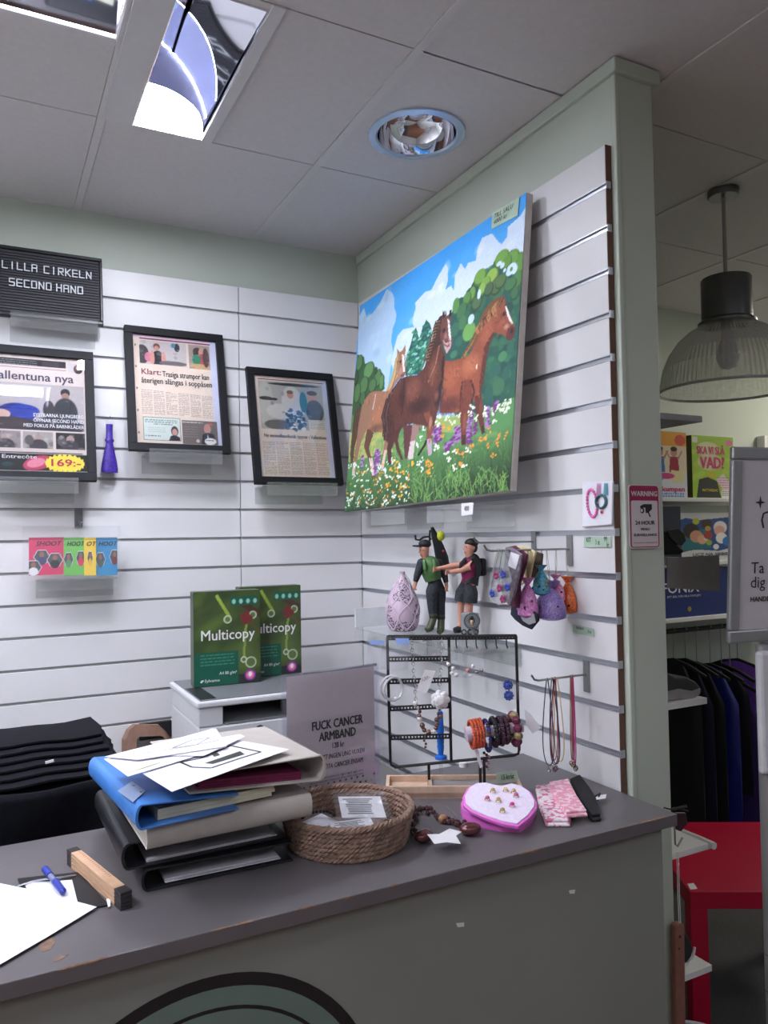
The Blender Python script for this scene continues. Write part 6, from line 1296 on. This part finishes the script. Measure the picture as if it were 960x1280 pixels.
# cord necklaces on the lower hook
def cord(label, u, vb_, wpx, col, charm, m2, du=0):
    x = on_bar(h3, u); top = Vector((-x, h3.y, h3.z+.003)); bt = P(u+du, vb_, 0, -x); k = (bt-CAM).dot(CF)/FPX; hw = wpx*k/2
    t = thing('cord_necklace', label, 'necklace', bt, group='cord necklaces'); H = top.z-bt.z; pts = []
    for j in range(29):
        a = j/28*2*math.pi; pts.append(Vector((-x, top.y+(bt.y-top.y)*(1-math.cos(a))/2+hw*math.sin(a)*(1-.35*math.cos(a))*(.55+.45*(1-math.cos(a))/2), top.z-H*(1-math.cos(a))/2)))
    MB().tube(pts[:-1], .0013, 6, True).build('cord', mat('cord_%d_%d_%d' % col, col, .6), t, smooth=True)
    for i in range(charm): MB().torus(bt+Vector((0, (i-charm/2)*.004, -.008-.003*(i % 2))), .0048, .0012, (1, .2*i, 0), 14, 5).build('charm', m2, t, smooth=True)
cord('dark navy cord necklace, leftmost on the lower hook', 684, 957, 24, (58, 66, 84), 1, M_SILV, du=2); cord('charcoal cord necklace behind the navy one', 690, 955, 20, (50, 50, 62), 1, M_SILV, du=5)
cord('plum cord necklace with a red charm', 693, 956, 18, (110, 44, 78), 2, mat('dark_red_charm', (90, 20, 44), .3), du=0); cord('coral cord necklace in the middle of the lower hook', 694, 950, 12, (196, 90, 90), 0, M_SILV, du=-1); cord('straw yellow cord necklace', 696, 952, 20, (200, 180, 120), 0, M_SILV, du=4)
cord('bronze brown cord necklace beside the magenta ones', 713, 950, 4, (150, 108, 84), 3, mat('bronze_charm', (120, 96, 64), .3, .6), du=2); cord('magenta cord necklace, rightmost on the lower hook', 716, 955, 5, (190, 44, 130), 2, mat('bronze_charm', (120, 96, 64), .3, .6), du=3); cord('pink cord necklace next to the rightmost magenta one', 715, 951, 5, (206, 80, 140), 1, M_SILV, du=2)
# bracelet kit in a white bag, notes
X = -.0022
t = thing('bracelet_kit', 'white bag with pink bracelet and teal ring kit on the panel', 'kit', P(749, 658, 0, X-.01))
MB().prism([P(u, v, 0, X) for u, v in ((730, 603), (768, 601), (767, 656), (730, 659))], (-.006, 0, 0)).build('white_bag', mat('white_bag_film', (226, 226, 234), .3, noise=.03), t, bevel=.002)
kx = X-.008; M_KP = mat('candy_pink', (224, 110, 176), .35, noise=.15, scale=200); M_KT = mat('teal_cord', (52, 96, 104), .5, noise=.2, scale=200)
for k in range(26):
    a = k*2*math.pi/26; MB().ball(P(740+6*math.cos(a)+1.5*math.sin(a), 629+17*math.sin(a), 0, kx), .0036, 8, 6).build('pink_bead', M_KP, t, smooth=True)
ky = P(752, 627, 0, kx); MB().torus(ky, .0155, .0026, (1, 0, 0), 30, 8).torus(ky+Vector((-.003, .001, .0)), .0145, .002, (1, .1, 0), 30, 8).build('teal_ring', M_KT, t, smooth=True)
for u, mm in ((748, mat('lilac_tassel', (214, 160, 200), .6)), (757, mat('aqua_tassel', (110, 170, 190), .6))):
    for k in range(5): MB().cyl(P(u-1.5+k*.8, 604+k % 2, 0, kx), P(u-2.5+k*1.3, 619, 0, kx), .0011, n=5).build('tassel', mm, t)
MB().ball(P(752, 640, 0, kx), (.002, .005, .004), 8, 6).build('red_charm', mat('toy_red', (190, 40, 60), .4), t, smooth=True)
def wall_note(label, px, txt, fit, size, bold=.01):
    q = [P(u, v, 0, X) for u, v in px]; o = tag(MB().prism(q, (-.0006, 0, 0)).build('price_note', M_NOTE), label, 'note')
    for s_, (u, v), ft in txt: text(s_, size, M_INK, o, P(u, v, 0, X-.0008), (0, -1, 0), (0, 0, 1), 'CENTER', bold, fit=ft)
wall_note('green handwritten note reading KIT below the bracelet kit', [(730, 671), (764, 671), (764, 684), (730, 684)], [('KIT', (736, 675), .016), ('3 st', (747, 678), .014), ('99', (757, 674), .010), ('kr', (760, 681), .007)], .05, .016)
wall_note('green handwritten note between the two hooks', [(716, 780), (742, 786), (743, 796), (716, 791)], [('Halsband', (725, 785), .026), ('20 kr', (737, 790), .014)], .03, .011)
# warning sign on the end of the partition
YS = PY-.0042; wsn = thing('warning_sign', 'white and crimson video surveillance sign on the green wall end', 'sign', P(805, 686, 1, YS))
z1, z0 = P(804, 606, 1, YS).z, P(806, 685.5, 1, YS).z; xa, xb = P(785.5, 645, 1, YS).x, P(824, 645, 1, YS).x
wp_ = Plane((xa, YS, z1), (xb-xa, 0, 0), (0, 0, z0-z1)); M_CRIM = mat('crimson_print', (150, 24, 74), .5, noise=.02); M_SW = mat('sign_white', (206, 196, 200), .45, noise=.02)
def rrect(a0, b0, a1, b1, r, asp):
    out = []
    for cx, cy, s0 in ((a1-r, b0+r*asp, -90), (a1-r, b1-r*asp, 0), (a0+r, b1-r*asp, 90), (a0+r, b0+r*asp, 180)):
        for k in range(5): a = R_(s0+22.5*k); out.append((cx+r*math.cos(a), cy+r*asp*math.sin(a)))
    return out
asp = wp_.ex.length/wp_.ey.length
MB().prism([wp_.at(a, b) for a, b in rrect(0, 0, 1, 1, .1, asp)], wp_.n*.0015).build('plate', M_SW, wsn)
MB().prism([wp_.at(a, b, .0016) for a, b in rrect(.03, .015, .97, .985, .08, asp)], wp_.n*.0002).build('border', M_CRIM, wsn)
MB().prism([wp_.at(a, b, .0019) for a, b in rrect(.07, .25, .93, .97, .05, asp)], wp_.n*.0002).build('field', M_SW, wsn)
for s_, y, sz, ft, mm in (('WARNING', .145, .11, .84, M_SW), ('24 HOUR', .60, .085, .62, M_INK), ('VIDEO', .70, .055, .30, M_INK), ('SURVEILLANCE', .79, .055, .74, M_INK), ('TRESPASSERS WILL BE PROSECUTED', .91, .028, .78, M_CRIM)):
    text(s_, sz*wp_.ey.length, mm, wsn, wp_.at(.5, y, .0022), wp_.ex, -wp_.ey, 'CENTER', .05 if sz > .05 else .0, fit=wp_.ex.length*ft)
MB().prism([wp_.at(a, b, .0022) for a, b in ((.36, .335), (.48, .305), (.74, .305), (.74, .385), (.62, .44), (.54, .45), (.52, .36), (.36, .365))], wp_.n*.0003).build('camera_pictogram', M_INK, wsn)
MB().prism([wp_.at(a, b, .0022) for a, b in ((.60, .44), (.64, .43), (.70, .50), (.66, .51))], wp_.n*.0003).build('camera_pictogram', M_INK, wsn)
MB().prism([wp_.at(.42+.07*math.cos(k*.5236), .405+.07*asp*math.sin(k*.5236), .0022) for k in range(12)], wp_.n*.0003).build('camera_pictogram', M_INK, wsn); MB().prism([wp_.at(.40+.04*math.cos(k*.5236), .405+.04*asp*math.sin(k*.5236), .0026) for k in range(12)], wp_.n*.0003).build('camera_pictogram', M_SW, wsn)
# ================================================================== the room beyond the partition
# pendant lamp
L0 = Vector((.83, -.988, CEIL)); t = thing('pendant_lamp', 'grey pendant lamp with a clear ribbed glass dome', 'lamp', L0)
M_LG = mat('lamp_grey_metal', (96, 98, 98), .35, .6, noise=.04)
MB().lathe([(.001, -.025), (.044, -.025), (.048, -.02), (.048, -.002), (.001, -.001)], L0, 32).build('ceiling_rose', M_LG, t, smooth=True)
MB().cyl(L0-Vector((0, 0, .02)), L0-Vector((0, 0, .29)), .006, n=10).build('cable', mat('lamp_cable', (150, 150, 146), .5), t)
MB().lathe([(.012, -.275), (.022, -.282), (.074, -.288), (.076, -.292), (.076, -.42), (.088, -.428), (.088, -.436), (.07, -.438)], L0, 40).build('cap', M_LG, t, smooth=True)
prof = [(.08, -.437), (.115, -.455), (.15, -.485), (.178, -.525), (.197, -.57), (.207, -.62), (.212, -.642)]
m = MB(); n = 180; q = []
for r, h in prof: q += [L0+Vector(((r+(.0012 if i % 2 else -.0012))*math.cos(2*math.pi*i/n), (r+(.0012 if i % 2 else -.0012))*math.sin(2*math.pi*i/n), h)) for i in range(n)]
m.add(q, [(j*n+i, j*n+(i+1) % n, (j+1)*n+(i+1) % n, (j+1)*n+i) for j in range(len(prof)-1) for i in range(n)])
m.build('ribbed_shade', clear('ribbed_glass', (226, 226, 222), .10, .12, milky=.16, refl=.5), t)
MB().torus(L0-Vector((0, 0, .645)), .212, .0045, n=64).build('shade_rim', mat('shade_rim_glass', (176, 178, 176), .2, .3), t, smooth=True)
MB().lathe([(.018, -.44), (.02, -.48), (.034, -.52), (.036, -.545), (.024, -.572), (.001, -.58)], L0, 20).build('bulb', mat('bulb_glass', (215, 215, 222), .12, .3, noise=0), t, smooth=True)
# shelves on the far wall with games
M_SHELF = mat('white_shelf', (222, 222, 222), .5, noise=.02)
SX0, SX1, SYF = 1.12, 2.35, -.30
t = thing('wall_shelves', 'white wall shelving with games above a clothes rail', 'shelf', (1.7, -.13, 0))
for v in (622, 702, 771):
    z = P(870, v, 1, SYF).z; MB().bx(SX0, SX1, SYF, .038, z-.018, z).build('shelf_board', M_SHELF, t, bevel=.002)
for x in (SX0+.01, SX1-.01): MB().bx(x-.012, x+.012, -.01, .038, .0005, 2.0).build('upright', M_SHELF, t)
ZG = [P(870, v, 1, SYF).z for v in (622, 702, 771)]
def gamebox(label, name, px, y, d, m, cnv=None, texts=(), z=None):
    """upright box whose front face is given by (u0,v0,u1,v1) on the plane y"""
    u0, v0, u1, v1 = px; a, b = P(u0, v1, 1, y), P(u1, v0, 1, y); z0 = z; z1 = b.z
    t = thing(name, label, 'board game', ((a.x+b.x)/2, y+d/2, z0), group='games on the shelves')
    bx = MB().bx(a.x, b.x, y, y+d, z0, z1).build('box_body', m, t, bevel=.001)
    pl = Plane((a.x, y, z1), (b.x-a.x, 0, 0), (0, 0, z0-z1))
    if cnv is not None: cnv.build('printed_front', pl, bx, printmat('gloss_print', .3, .3), lift=.0012)
    for s_, x, yy_, sz, ft, mm, bd in texts: text(s_, sz*pl.ey.length, mm, bx, pl.at(x, yy_, .002), pl.ex, -pl.ey, 'CENTER', bd, fit=pl.ex.length*ft)
    return bx, pl
M_GPK = mat('game_pink_print', (206, 40, 110), .5, noise=0); M_GNAVY = mat('game_navy_print', (40, 44, 80), .5, noise=0)
c = Canvas(90, 100, (168, 206, 70))
for k in range(40): c.ell(rg.rand()*90, rg.rand()*100, 6, 4, (190, 220, 90), .6)
c.poly([(8, 99), (14, 70), (32, 66), (52, 72), (60, 99)], (52, 50, 52)); c.poly([(50, 70), (66, 60), (80, 75), (84, 90), (70, 92)], (236, 206, 216)); c.lines(.58, .66, .85, .88, (150, 80, 110), 4); c.ell(40, 62, 10, 4, (206, 190, 40)); c.rect(.68, .86, 1, 1, (234, 230, 226)); c.lines(.7, .88, .95, .97, (90, 90, 90), 3); c.ell(80, 10, 8, 5, (230, 130, 170)); c.ell(34, 22, 24, 12, (236, 226, 200), .8); c.ell(38, 42, 26, 13, (240, 226, 200), .8); c.rect(.02, .03, .14, .12, (226, 226, 222))
gamebox('lime green quiz game box with pink title', 'game_box', (866, 547, 916, 620), -.27, .09, mat('game_green_box', (60, 66, 40), .4), c, [('SKA VI SLÅ', .44, .24, .17, .66, M_GPK, .04), ('VAD?', .48, .44, .26, .56, M_GPK, .05), ('MATTORSDAG', .40, .875, .06, .36, mat('game_yellow', (220, 206, 60), .5, noise=0), .02)], ZG[0])
c = Canvas(70, 110, (236, 220, 190)); c.rect(0, 0, 1, .22, (240, 170, 60)); c.ell(58, 14, 10, 9, (220, 90, 70))
for x, col, sk in ((20, (60, 120, 180), (190, 130, 100)), (46, (170, 40, 70), (206, 150, 130))):
    c.ell(x, 34, 6, 8, sk); c.ell(x, 29, 6, 4, (60, 40, 36)); c.poly([(x-9, 70), (x-8, 42), (x+8, 42), (x+9, 70)], col); c.line((x-7, 46), (x-14, 32), sk, 3); c.line((x+7, 46), (x+15, 32), sk, 3)
c.rect(0, .62, 1, 1, (226, 226, 236)); c.poly([(40, 64), (66, 66), (64, 84), (42, 86)], (236, 226, 170)); c.ell(30, 74, 16, 5, (214, 60, 130)); c.ell(14, 78, 12, 5, (90, 150, 210)); c.lines(.02, .93, .9, .99, (70, 140, 210), 4, 3)
gamebox('colourful children party game box cut by the wall', 'game_box', (812, 541, 857, 620), -.29, .07, mat('game_cream_box', (210, 196, 160), .4), c, [('kumpen', .62, .875, .11, .6, M_GPK, .04)], ZG[0])
c = Canvas(110, 90, (206, 206, 206)); c.poly([(0, 14), (14, 10), (40, 14), (110, 8), (110, 66), (80, 72), (30, 68), (0, 74)], (40, 76, 140)); c.poly([(0, 34), (60, 30), (64, 66), (20, 70), (0, 70)], (40, 110, 120))
for x, y, r, col in ((24, 34, 16, (40, 30, 30)), (34, 44, 13, (206, 150, 120)), (46, 50, 10, (226, 170, 140)), (56, 22, 11, (64, 46, 40)), (58, 30, 6, (190, 150, 70)), (84, 28, 14, (226, 220, 216)), (82, 34, 11, (226, 170, 150)), (86, 48, 12, (236, 232, 228)), (98, 54, 10, (50, 120, 190)), (34, 16, 7, (186, 190, 60)), (60, 56, 6, (150, 180, 60)), (74, 64, 6, (236, 232, 226)), (54, 48, 5, (206, 220, 214)), (58, 42, 9, (170, 60, 60))): c.ell(x, y, r, r*.85, col)
gamebox('blue dice game box showing cartoon faces', 'game_box', (850, 641, 914.5, 700), -.265, .06, mat('game_white_box', (206, 206, 208), .4), c, [('LICZ NA SIEBIE', .56, .87, .085, .66, M_GNAVY, .04)], ZG[1])
gamebox('dark navy box standing beside the dice game', 'game_box', (800, 633, 850.5, 700), -.285, .06, mat('game_navy_box', (26, 32, 58), .4), None, [], ZG[1])
bx, pl = gamebox('wide royal blue game box on the lowest shelf', 'game_box', (806, 708, 912, 769), -.28, .05, mat('game_royal_blue', (28, 46, 112), .4), None, [('FONIX', .40, .40, .3, .42, M_WINK, .02), ('ETT SPEL FÖR HELA FAMILJEN', .44, .57, .06, .38, M_WINK, 0)], ZG[2])
MB().cyl(pl.at(.5, .84, .001), pl.at(.5, .84, .002), .011, n=16).build('gold_seal', mat('gold_seal', (196, 170, 100), .35, .5), bx)
# shoe shelves fixed to the back of the partition
def side_shelf(label, x1, z, y0, y1, th, mm):
    t = thing('side_shelf', label, 'shelf', ((PX1+x1)/2, (y0+y1)/2, z), group='small shelves on the partition')
    MB().bx(PX1+.0005, x1, y0, y1, z-th, z).build('shelf_board', mm, t, bevel=.001)
    MB().bx(PX1+.0005, PX1+.02, (y0+y1)/2-.01, (y0+y1)/2+.01, z-th-.05, z-th).build('bracket', mm, t); return t
M_GS = mat('grey_shelf', (150, 150, 152), .5)
for k, (u, v, lab, mm) in enumerate(((878, 520, 'grey side shelf highest on the partition', M_GS), (884, 872, 'white side shelf carrying the sports shoe', M_SHELF), (893, 1052, 'white side shelf above the red table', M_SHELF), (890, 1206, 'chipboard side shelf lowest on the partition', M_SHELF), (884, 697, 'grey side shelf carrying the black cap', M_GS))):
    q = P(u, v, 1, -1.24); side_shelf(lab, q.x, q.z, -1.24, -1.0, .016, mm)
q = P(893, 1057, 1, -1.25); o = MB().cyl((q.x-.002, -1.252, q.z), (q.x-.002, -1.0, q.z), .009, n=16).build('pole', M_SHELF); tag(o, 'white rolled edge tube on the side shelf above the red table', 'tube')
# grey leaflet under the cap shelf
q = [P(u, v, 1, -1.245) for u, v in ((834, 697), (899, 694), (900, 739), (834, 735))]
tag(MB().prism(q, (0, .001, 0)).build('paper_leaflet', mat('grey_leaflet', (128, 124, 126), .7)), 'grey paper leaflet hanging below the cap shelf', 'leaflet')
# cap
t = thing('peaked_cap', 'black visor cap with dark lens on the side shelf', 'cap', P(845, 690, 1, -1.2)); cq = P(840, 694, 1, -1.15)
MB().prism([P(u, v, 1, -1.2) for u, v in ((828, 660), (836, 664), (850, 682), (858, 689), (852, 693), (828, 694))], (0, .12, 0)).build('crown', M_BLKC, t, bevel=.008, seg=3)
MB().prism([P(u, v, 1, -1.205) for u, v in ((834, 663), (848, 661), (856, 667), (858, 676), (853, 682), (846, 680), (838, 672))], (0, .006, 0)).build('lens', mat('dark_lens', (50, 50, 50), .15), t, bevel=.002)
# sports shoe
t = thing('sports_shoe', 'dark grey sports shoe with pale sole on a side shelf', 'shoe', P(855, 872, 1, -1.2))
sh = [(828, 838), (838, 842), (846, 847), (858, 846), (870, 852), (877, 860), (876, 866), (828, 868)]
MB().prism([P(u, v, 1, -1.22) for u, v in sh], (0, .075, 0)).build('upper', mat('shoe_grey', (58, 58, 62), .7, noise=.1), t, bevel=.012, seg=3)
MB().prism([P(u, v, 1, -1.224) for u, v in ((828, 866), (850, 861), (866, 864), (877, 860), (876, 868), (866, 875), (828, 876))], (0, .083, 0)).build('sole', mat('shoe_sole', (150, 146, 148), .7), t, bevel=.004)
# dark shoe on lowest shelf, wooden handle on cord
t = thing('canvas_shoe', 'dark shoe with white rubber edge on the lowest side shelf', 'shoe', P(858, 1205, 1, -1.2))
MB().prism([P(u, v, 1, -1.2) for u, v in ((846, 1168), (856, 1162), (862, 1172), (867, 1185), (866, 1196), (858, 1207), (846, 1208))], (0, .07, 0)).build('upper', mat('shoe_black', (34, 34, 38), .7), t, bevel=.008, seg=3)
MB().tube([P(857, 1208, 1, -1.204), P(866, 1198, 1, -1.204), P(868.5, 1184, 1, -1.204)], .0035, 6).build('rubber_edge', M_CARDW, t)
t = thing('wooden_handle', 'reddish wooden handle hanging on a white cord by the counter end', 'handle', P(850, 1290, 1, -1.38))
MB().prism([P(u, v, 1, -1.375) for u, v in ((844, 1158), (847, 1154), (853, 1154), (856, 1158), (858, 1330), (846, 1330))], (0, .014, 0)).build('handle', mat('red_brown_wood', (138, 92, 80), .5, noise=.12, scale=40), t, bevel=.003)
MB().tube([P(846, 1065, 1, -1.372), P(847, 1110, 1, -1.372), P(849, 1160, 1, -1.372)], .001, 5).tube([P(848, 1065, 1, -1.372), P(849, 1110, 1, -1.372), P(851, 1160, 1, -1.372)], .001, 5).build('cord', M_CARDW, t)
MB().cyl(P(850, 1171, 1, -1.3765), P(850, 1171, 1, -1.374), .003, n=10).build('eyelet', M_BLK, t); MB().cyl(P(849, 1186, 1, -1.3765), P(849, 1186, 1, -1.374), .0022, n=10).build('eyelet', M_BLK, t)
MB().tube([P(843, 1030, 1, -1.372), P(844, 1055, 1, -1.372), P(847, 1058, 1, -1.372), P(853, 1047, 1, -1.372)], .0022, 6).build('hook', M_STEEL, t)
# bulldog clip with dark trinket at the counter corner
t = thing('hair_claw', 'dark hair clip with clear bag at the counter corner', 'hair clip', P(848, 1020, 1, -1.33))
MB().tube([P(828, 1009, 1, -1.345), P(840, 1012, 1, -1.345), P(858, 1008, 1, -1.345)], .004, 6).tube([P(842, 1010, 1, -1.34), P(860, 1014, 1, -1.34)], .003, 6).build('clip_arm', M_BLKC, t, smooth=True)
MB().prism([P(u, v, 1, -1.335) for u, v in ((845, 1016), (858, 1016), (860, 1030), (852, 1040), (844, 1036))], (0, .008, 0)).build('trinket', mat('plum_glitter', (62, 34, 44), .3, noise=.5, scale=200), t, bevel=.003)
# clothes rail with garments
t = thing('clothes_rail', 'dark clothes rail under the lowest game shelf', 'rail', (1.7, -.2, 1.08)); RZ = P(870, 786, 1, -.2).z
MB().cyl((SX0, -.2, RZ), (SX1, -.2, RZ), .011, n=14).build('rail', mat('dark_rail', (60, 58, 60), .35, .6), t, smooth=True)
for x in (SX0+.2, SX1-.02): MB().cyl((x, -.2, RZ), (x, -.2, ZG[2]-.018), .006, n=8).build('drop_bracket', MATS['dark_rail'], t)
def garment(label, u, w_, vtop, vbot, col, y=-.2, sleeve=None, rough=.8, dep=.14):
    x = P(u, vtop, 1, y).x; z1 = P(u, vtop, 1, y).z; z0 = P(u, vbot, 1, y).z
    t = thing('hanging_garment', label, 'garment', (x, y, z0), group='clothes on the far rail'); m = mat('cloth_%d_%d_%d' % col, col, rough, noise=.15, scale=30)
    k = w_/FPX*((Vector((x, y, z1))-CAM).dot(CF))
    def fn(i, j):
        a = 2*math.pi*i; sh = min(1, .35+.65*min(1, j*5)); f_ = 1+.06*math.sin(a*5+j*3)
        return Vector((x+k/2*math.cos(a)*sh*f_*(1+.12*j), y+dep*math.sin(a)*sh*f_, z1+(z0-z1)*j-.05*(1-sh)*0+.03*(1-j)*math.cos(a*2)*0))
    m_ = MB().grid(fn, 24, 16, wrap=True); m_.f.append(tuple(range(23, -1, -1))); m_.f.append(tuple(range(15*24, 16*24)))
    m_.build('cloth', m, t, smooth=True)
    MB().tube([(x, y, z1-.01), (x, y, RZ-.012), (x, y-.012, RZ+.004), (x, y, RZ+.014), (x, y+.012, RZ+.006)], .0025, 6).build('hanger_hook', M_STEEL, t)
    MB().tube([(x, y-.17, z1-.045), (x, y-.08, z1-.01), (x, y, z1+.006), (x, y+.08, z1-.01), (x, y+.17, z1-.045)], .008, 6).build('hanger', M_BLKC, t, smooth=True)
    if sleeve: MB().tube([(x+.01, y-.12, z1-.02), (x+.03, y-.19, z1-.06), (x+.04, y-.22, z1-.16), (x+.045, y-.23, z0-.01)], [.02, .034, .036, .038], 10).build('sleeve', m, t, smooth=True)
garment('black garment furthest left on the far rail', 842, 13, 826, 1060, (20, 20, 26)); garment('dark navy garment beside the black one on the rail', 857, 10, 826, 1080, (22, 24, 52)); garment('black sports jacket with pale piping on the rail', 871, 10, 830, 1050, (20, 21, 28))
garment('royal blue shiny garment in the middle of the rail', 888, 13, 832, 1045, (26, 40, 130), rough=.45); garment('long black garment right of the blue one', 902, 8, 832, 985, (20, 20, 25)); garment('violet garment hanging low on the rail', 913, 8, 850, 1060, (64, 40, 110)); garment('purple shirt with short sleeve, rightmost on the rail', 922, 10, 826, 925, (150, 96, 226), sleeve=True, dep=.2)
# red table
RT = Vector((.566, -1.012, 0)); ru = Vector((.872, -.489, 0)); rv = Vector((.489, .872, 0)); TS = .55; M_RED = mat('red_lacquer', (176, 4, 50), .35, noise=.02)
t = thing('red_table', 'square glossy red side table on the carpet', 'table', RT+ru*TS/2+rv*TS/2)
MB().obox(RT+Vector((0, 0, .40)), ru*TS, rv*TS, Vector((0, 0, .05))).build('table_top', M_RED, t, bevel=.0015)
for a in (0, TS-.05):
    for b in (0, TS-.05): MB().obox(RT+ru*a+rv*b, ru*.05, rv*.05, Vector((0, 0, .40))).build('leg', M_RED, t, bevel=.001)
o = tag(MB().prism([P(u, v, 2, .4502) for u, v in ((859, 1105), (867, 1104), (872, 1111), (863, 1112))], (0, 0, .0006)).build('price_tag', M_CARDW), 'small white price sticker on the red table corner', 'tag')
# dark bag under the table and clear bin
t = thing('dark_bag', 'black bag lying under the red table', 'bag', P(910, 1140, 2, .0)); q = RT+ru*.42+rv*.42
MB().ball(q+Vector((0, 0, .30)), (.11, .09, .06), 16, 10).build('bag_body', M_BLKC, t, smooth=True); MB().tube([q+Vector((-.04, 0, .34)), q+Vector((-.03, 0, .392)), q+Vector((.03, 0, .392)), q+Vector((.04, 0, .34))], .006, 6).build('strap', M_BLKC, t, smooth=True)
q = P(872, 1312, 2, .28); t = thing('plastic_bin', 'clear plastic bin at the bottom right edge', 'bin', Vector((q.x, q.y, .0005)))
MB().lathe([(.085, 0), (.10, .27), (.104, .28), (.106, .274), (.102, .262), (.088, .004)], (q.x, q.y, .0005), 36, capt=False).build('bin_wall', clear('bin_plastic', (226, 222, 232), .08, .1, milky=.25, refl=.4), t, smooth=True)
MB().torus((q.x, q.y, .281), .103, .004, n=40).build('rim', mat('bin_rim', (206, 204, 210), .3), t, smooth=True)
MB().lathe([(.08, .01), (.09, .14), (.05, .16), (.001, .165)], (q.x, q.y, .0005), 20).build('contents', mat('plum_glitter', (62, 34, 44), .3, noise=.5, scale=200), t, smooth=True)
# poster stand at the right edge
DS = 1.78; a, b = PD(917, 558, DS), PD(912, 805, DS); exs = (CR*.94+CF*.30); exs.z = 0; exs = exs.normalized(); M_SF = mat('satin_aluminium', (164, 164, 168), .35, .6, noise=.03)
hs = (b-a); Hs = hs.length; ds = hs.normalized(); nn = exs.cross(ds).normalized(); nn = nn if nn.dot(CAM-a) > 0 else -nn; Ws = Hs*.75
t = thing('poster_stand', 'silver framed poster stand cut by the right edge', 'sign stand', Vector((PD(951, 900, DS+.02).x, PD(951, 900, DS+.02).y, .0)))
PLs = Plane(a, exs*Ws, ds*Hs)
for a0, b0, a1, b1 in ((0, 0, 1, .065), (0, .935, 1, 1), (0, .065, .085, .935), (.915, .065, 1, .935)): MB().obox(PLs.at(a0, b0), PLs.ex*(a1-a0), PLs.ey*(b1-b0), PLs.n*-.014).build('frame_profile', M_SF, t, bevel=.004)
MB().obox(PLs.at(.08, .06, -.010), PLs.ex*.84, PLs.ey*.88, PLs.n*.003).build('poster', mat('poster_grey_lilac', (196, 190, 198), .6, noise=.02), t)
for s_, u, v, sz, bd in (('Ta hand om', 941, 711, .030, .0), ('dig och', 940, 729, .030, .0), ('HANDDESINFEKTION', 940, 750, .013, .03)):
    text(s_, sz*1.28, M_INK, t, PLs.pt(u, v)-PLs.n*.0062, exs, -ds, 'LEFT', bd)
def star(u, v, r):
    c0 = PLs.pt(u, v)-PLs.n*.0062; MB().prism([c0+exs*r*(1 if k % 2 == 0 else .28)*math.sin(k*math.pi/4)-ds*r*(1 if k % 2 == 0 else .28)*math.cos(k*math.pi/4) for k in range(8)], PLs.n*.0003).build('star_mark', M_INK, t)
star(953, 628, .0155)
MB().tube([PLs.pt(u, v)-PLs.n*.0062 for u, v in ((957, 660), (955, 650), (957, 642), (962, 640))], .002, 6).build('hand_mark', M_INK, t)
p1 = PD(953, 806, DS+.015); x_, y_ = p1.x, p1.y
MB().cyl((x_, y_, .012), (x_, y_, p1.z), .0165, n=24).build('post', M_SF, t, smooth=True); MB().cyl((x_+.07, y_-.03, .0005), (x_+.07, y_-.03, .012), .1, n=48).build('foot_plate', M_SF, t, smooth=True)
for v in (1190, 1235): z = PD(952, v, DS).z; MB().torus((x_, y_, z), .0167, .0008, n=24, m=6).build('joint', M_LG, t)
# dispenser bottle holder lower on the stand
PL2 = Plane(PD(950, 815, DS-.02), exs*.12, Vector((0, 0, -.28)))
MB().obox(PL2.at(0, 0), PL2.ex, PL2.ey, PL2.n*-.02).build('dispenser', mat('white_dispenser', (206, 206, 212), .4), t, bevel=.008)
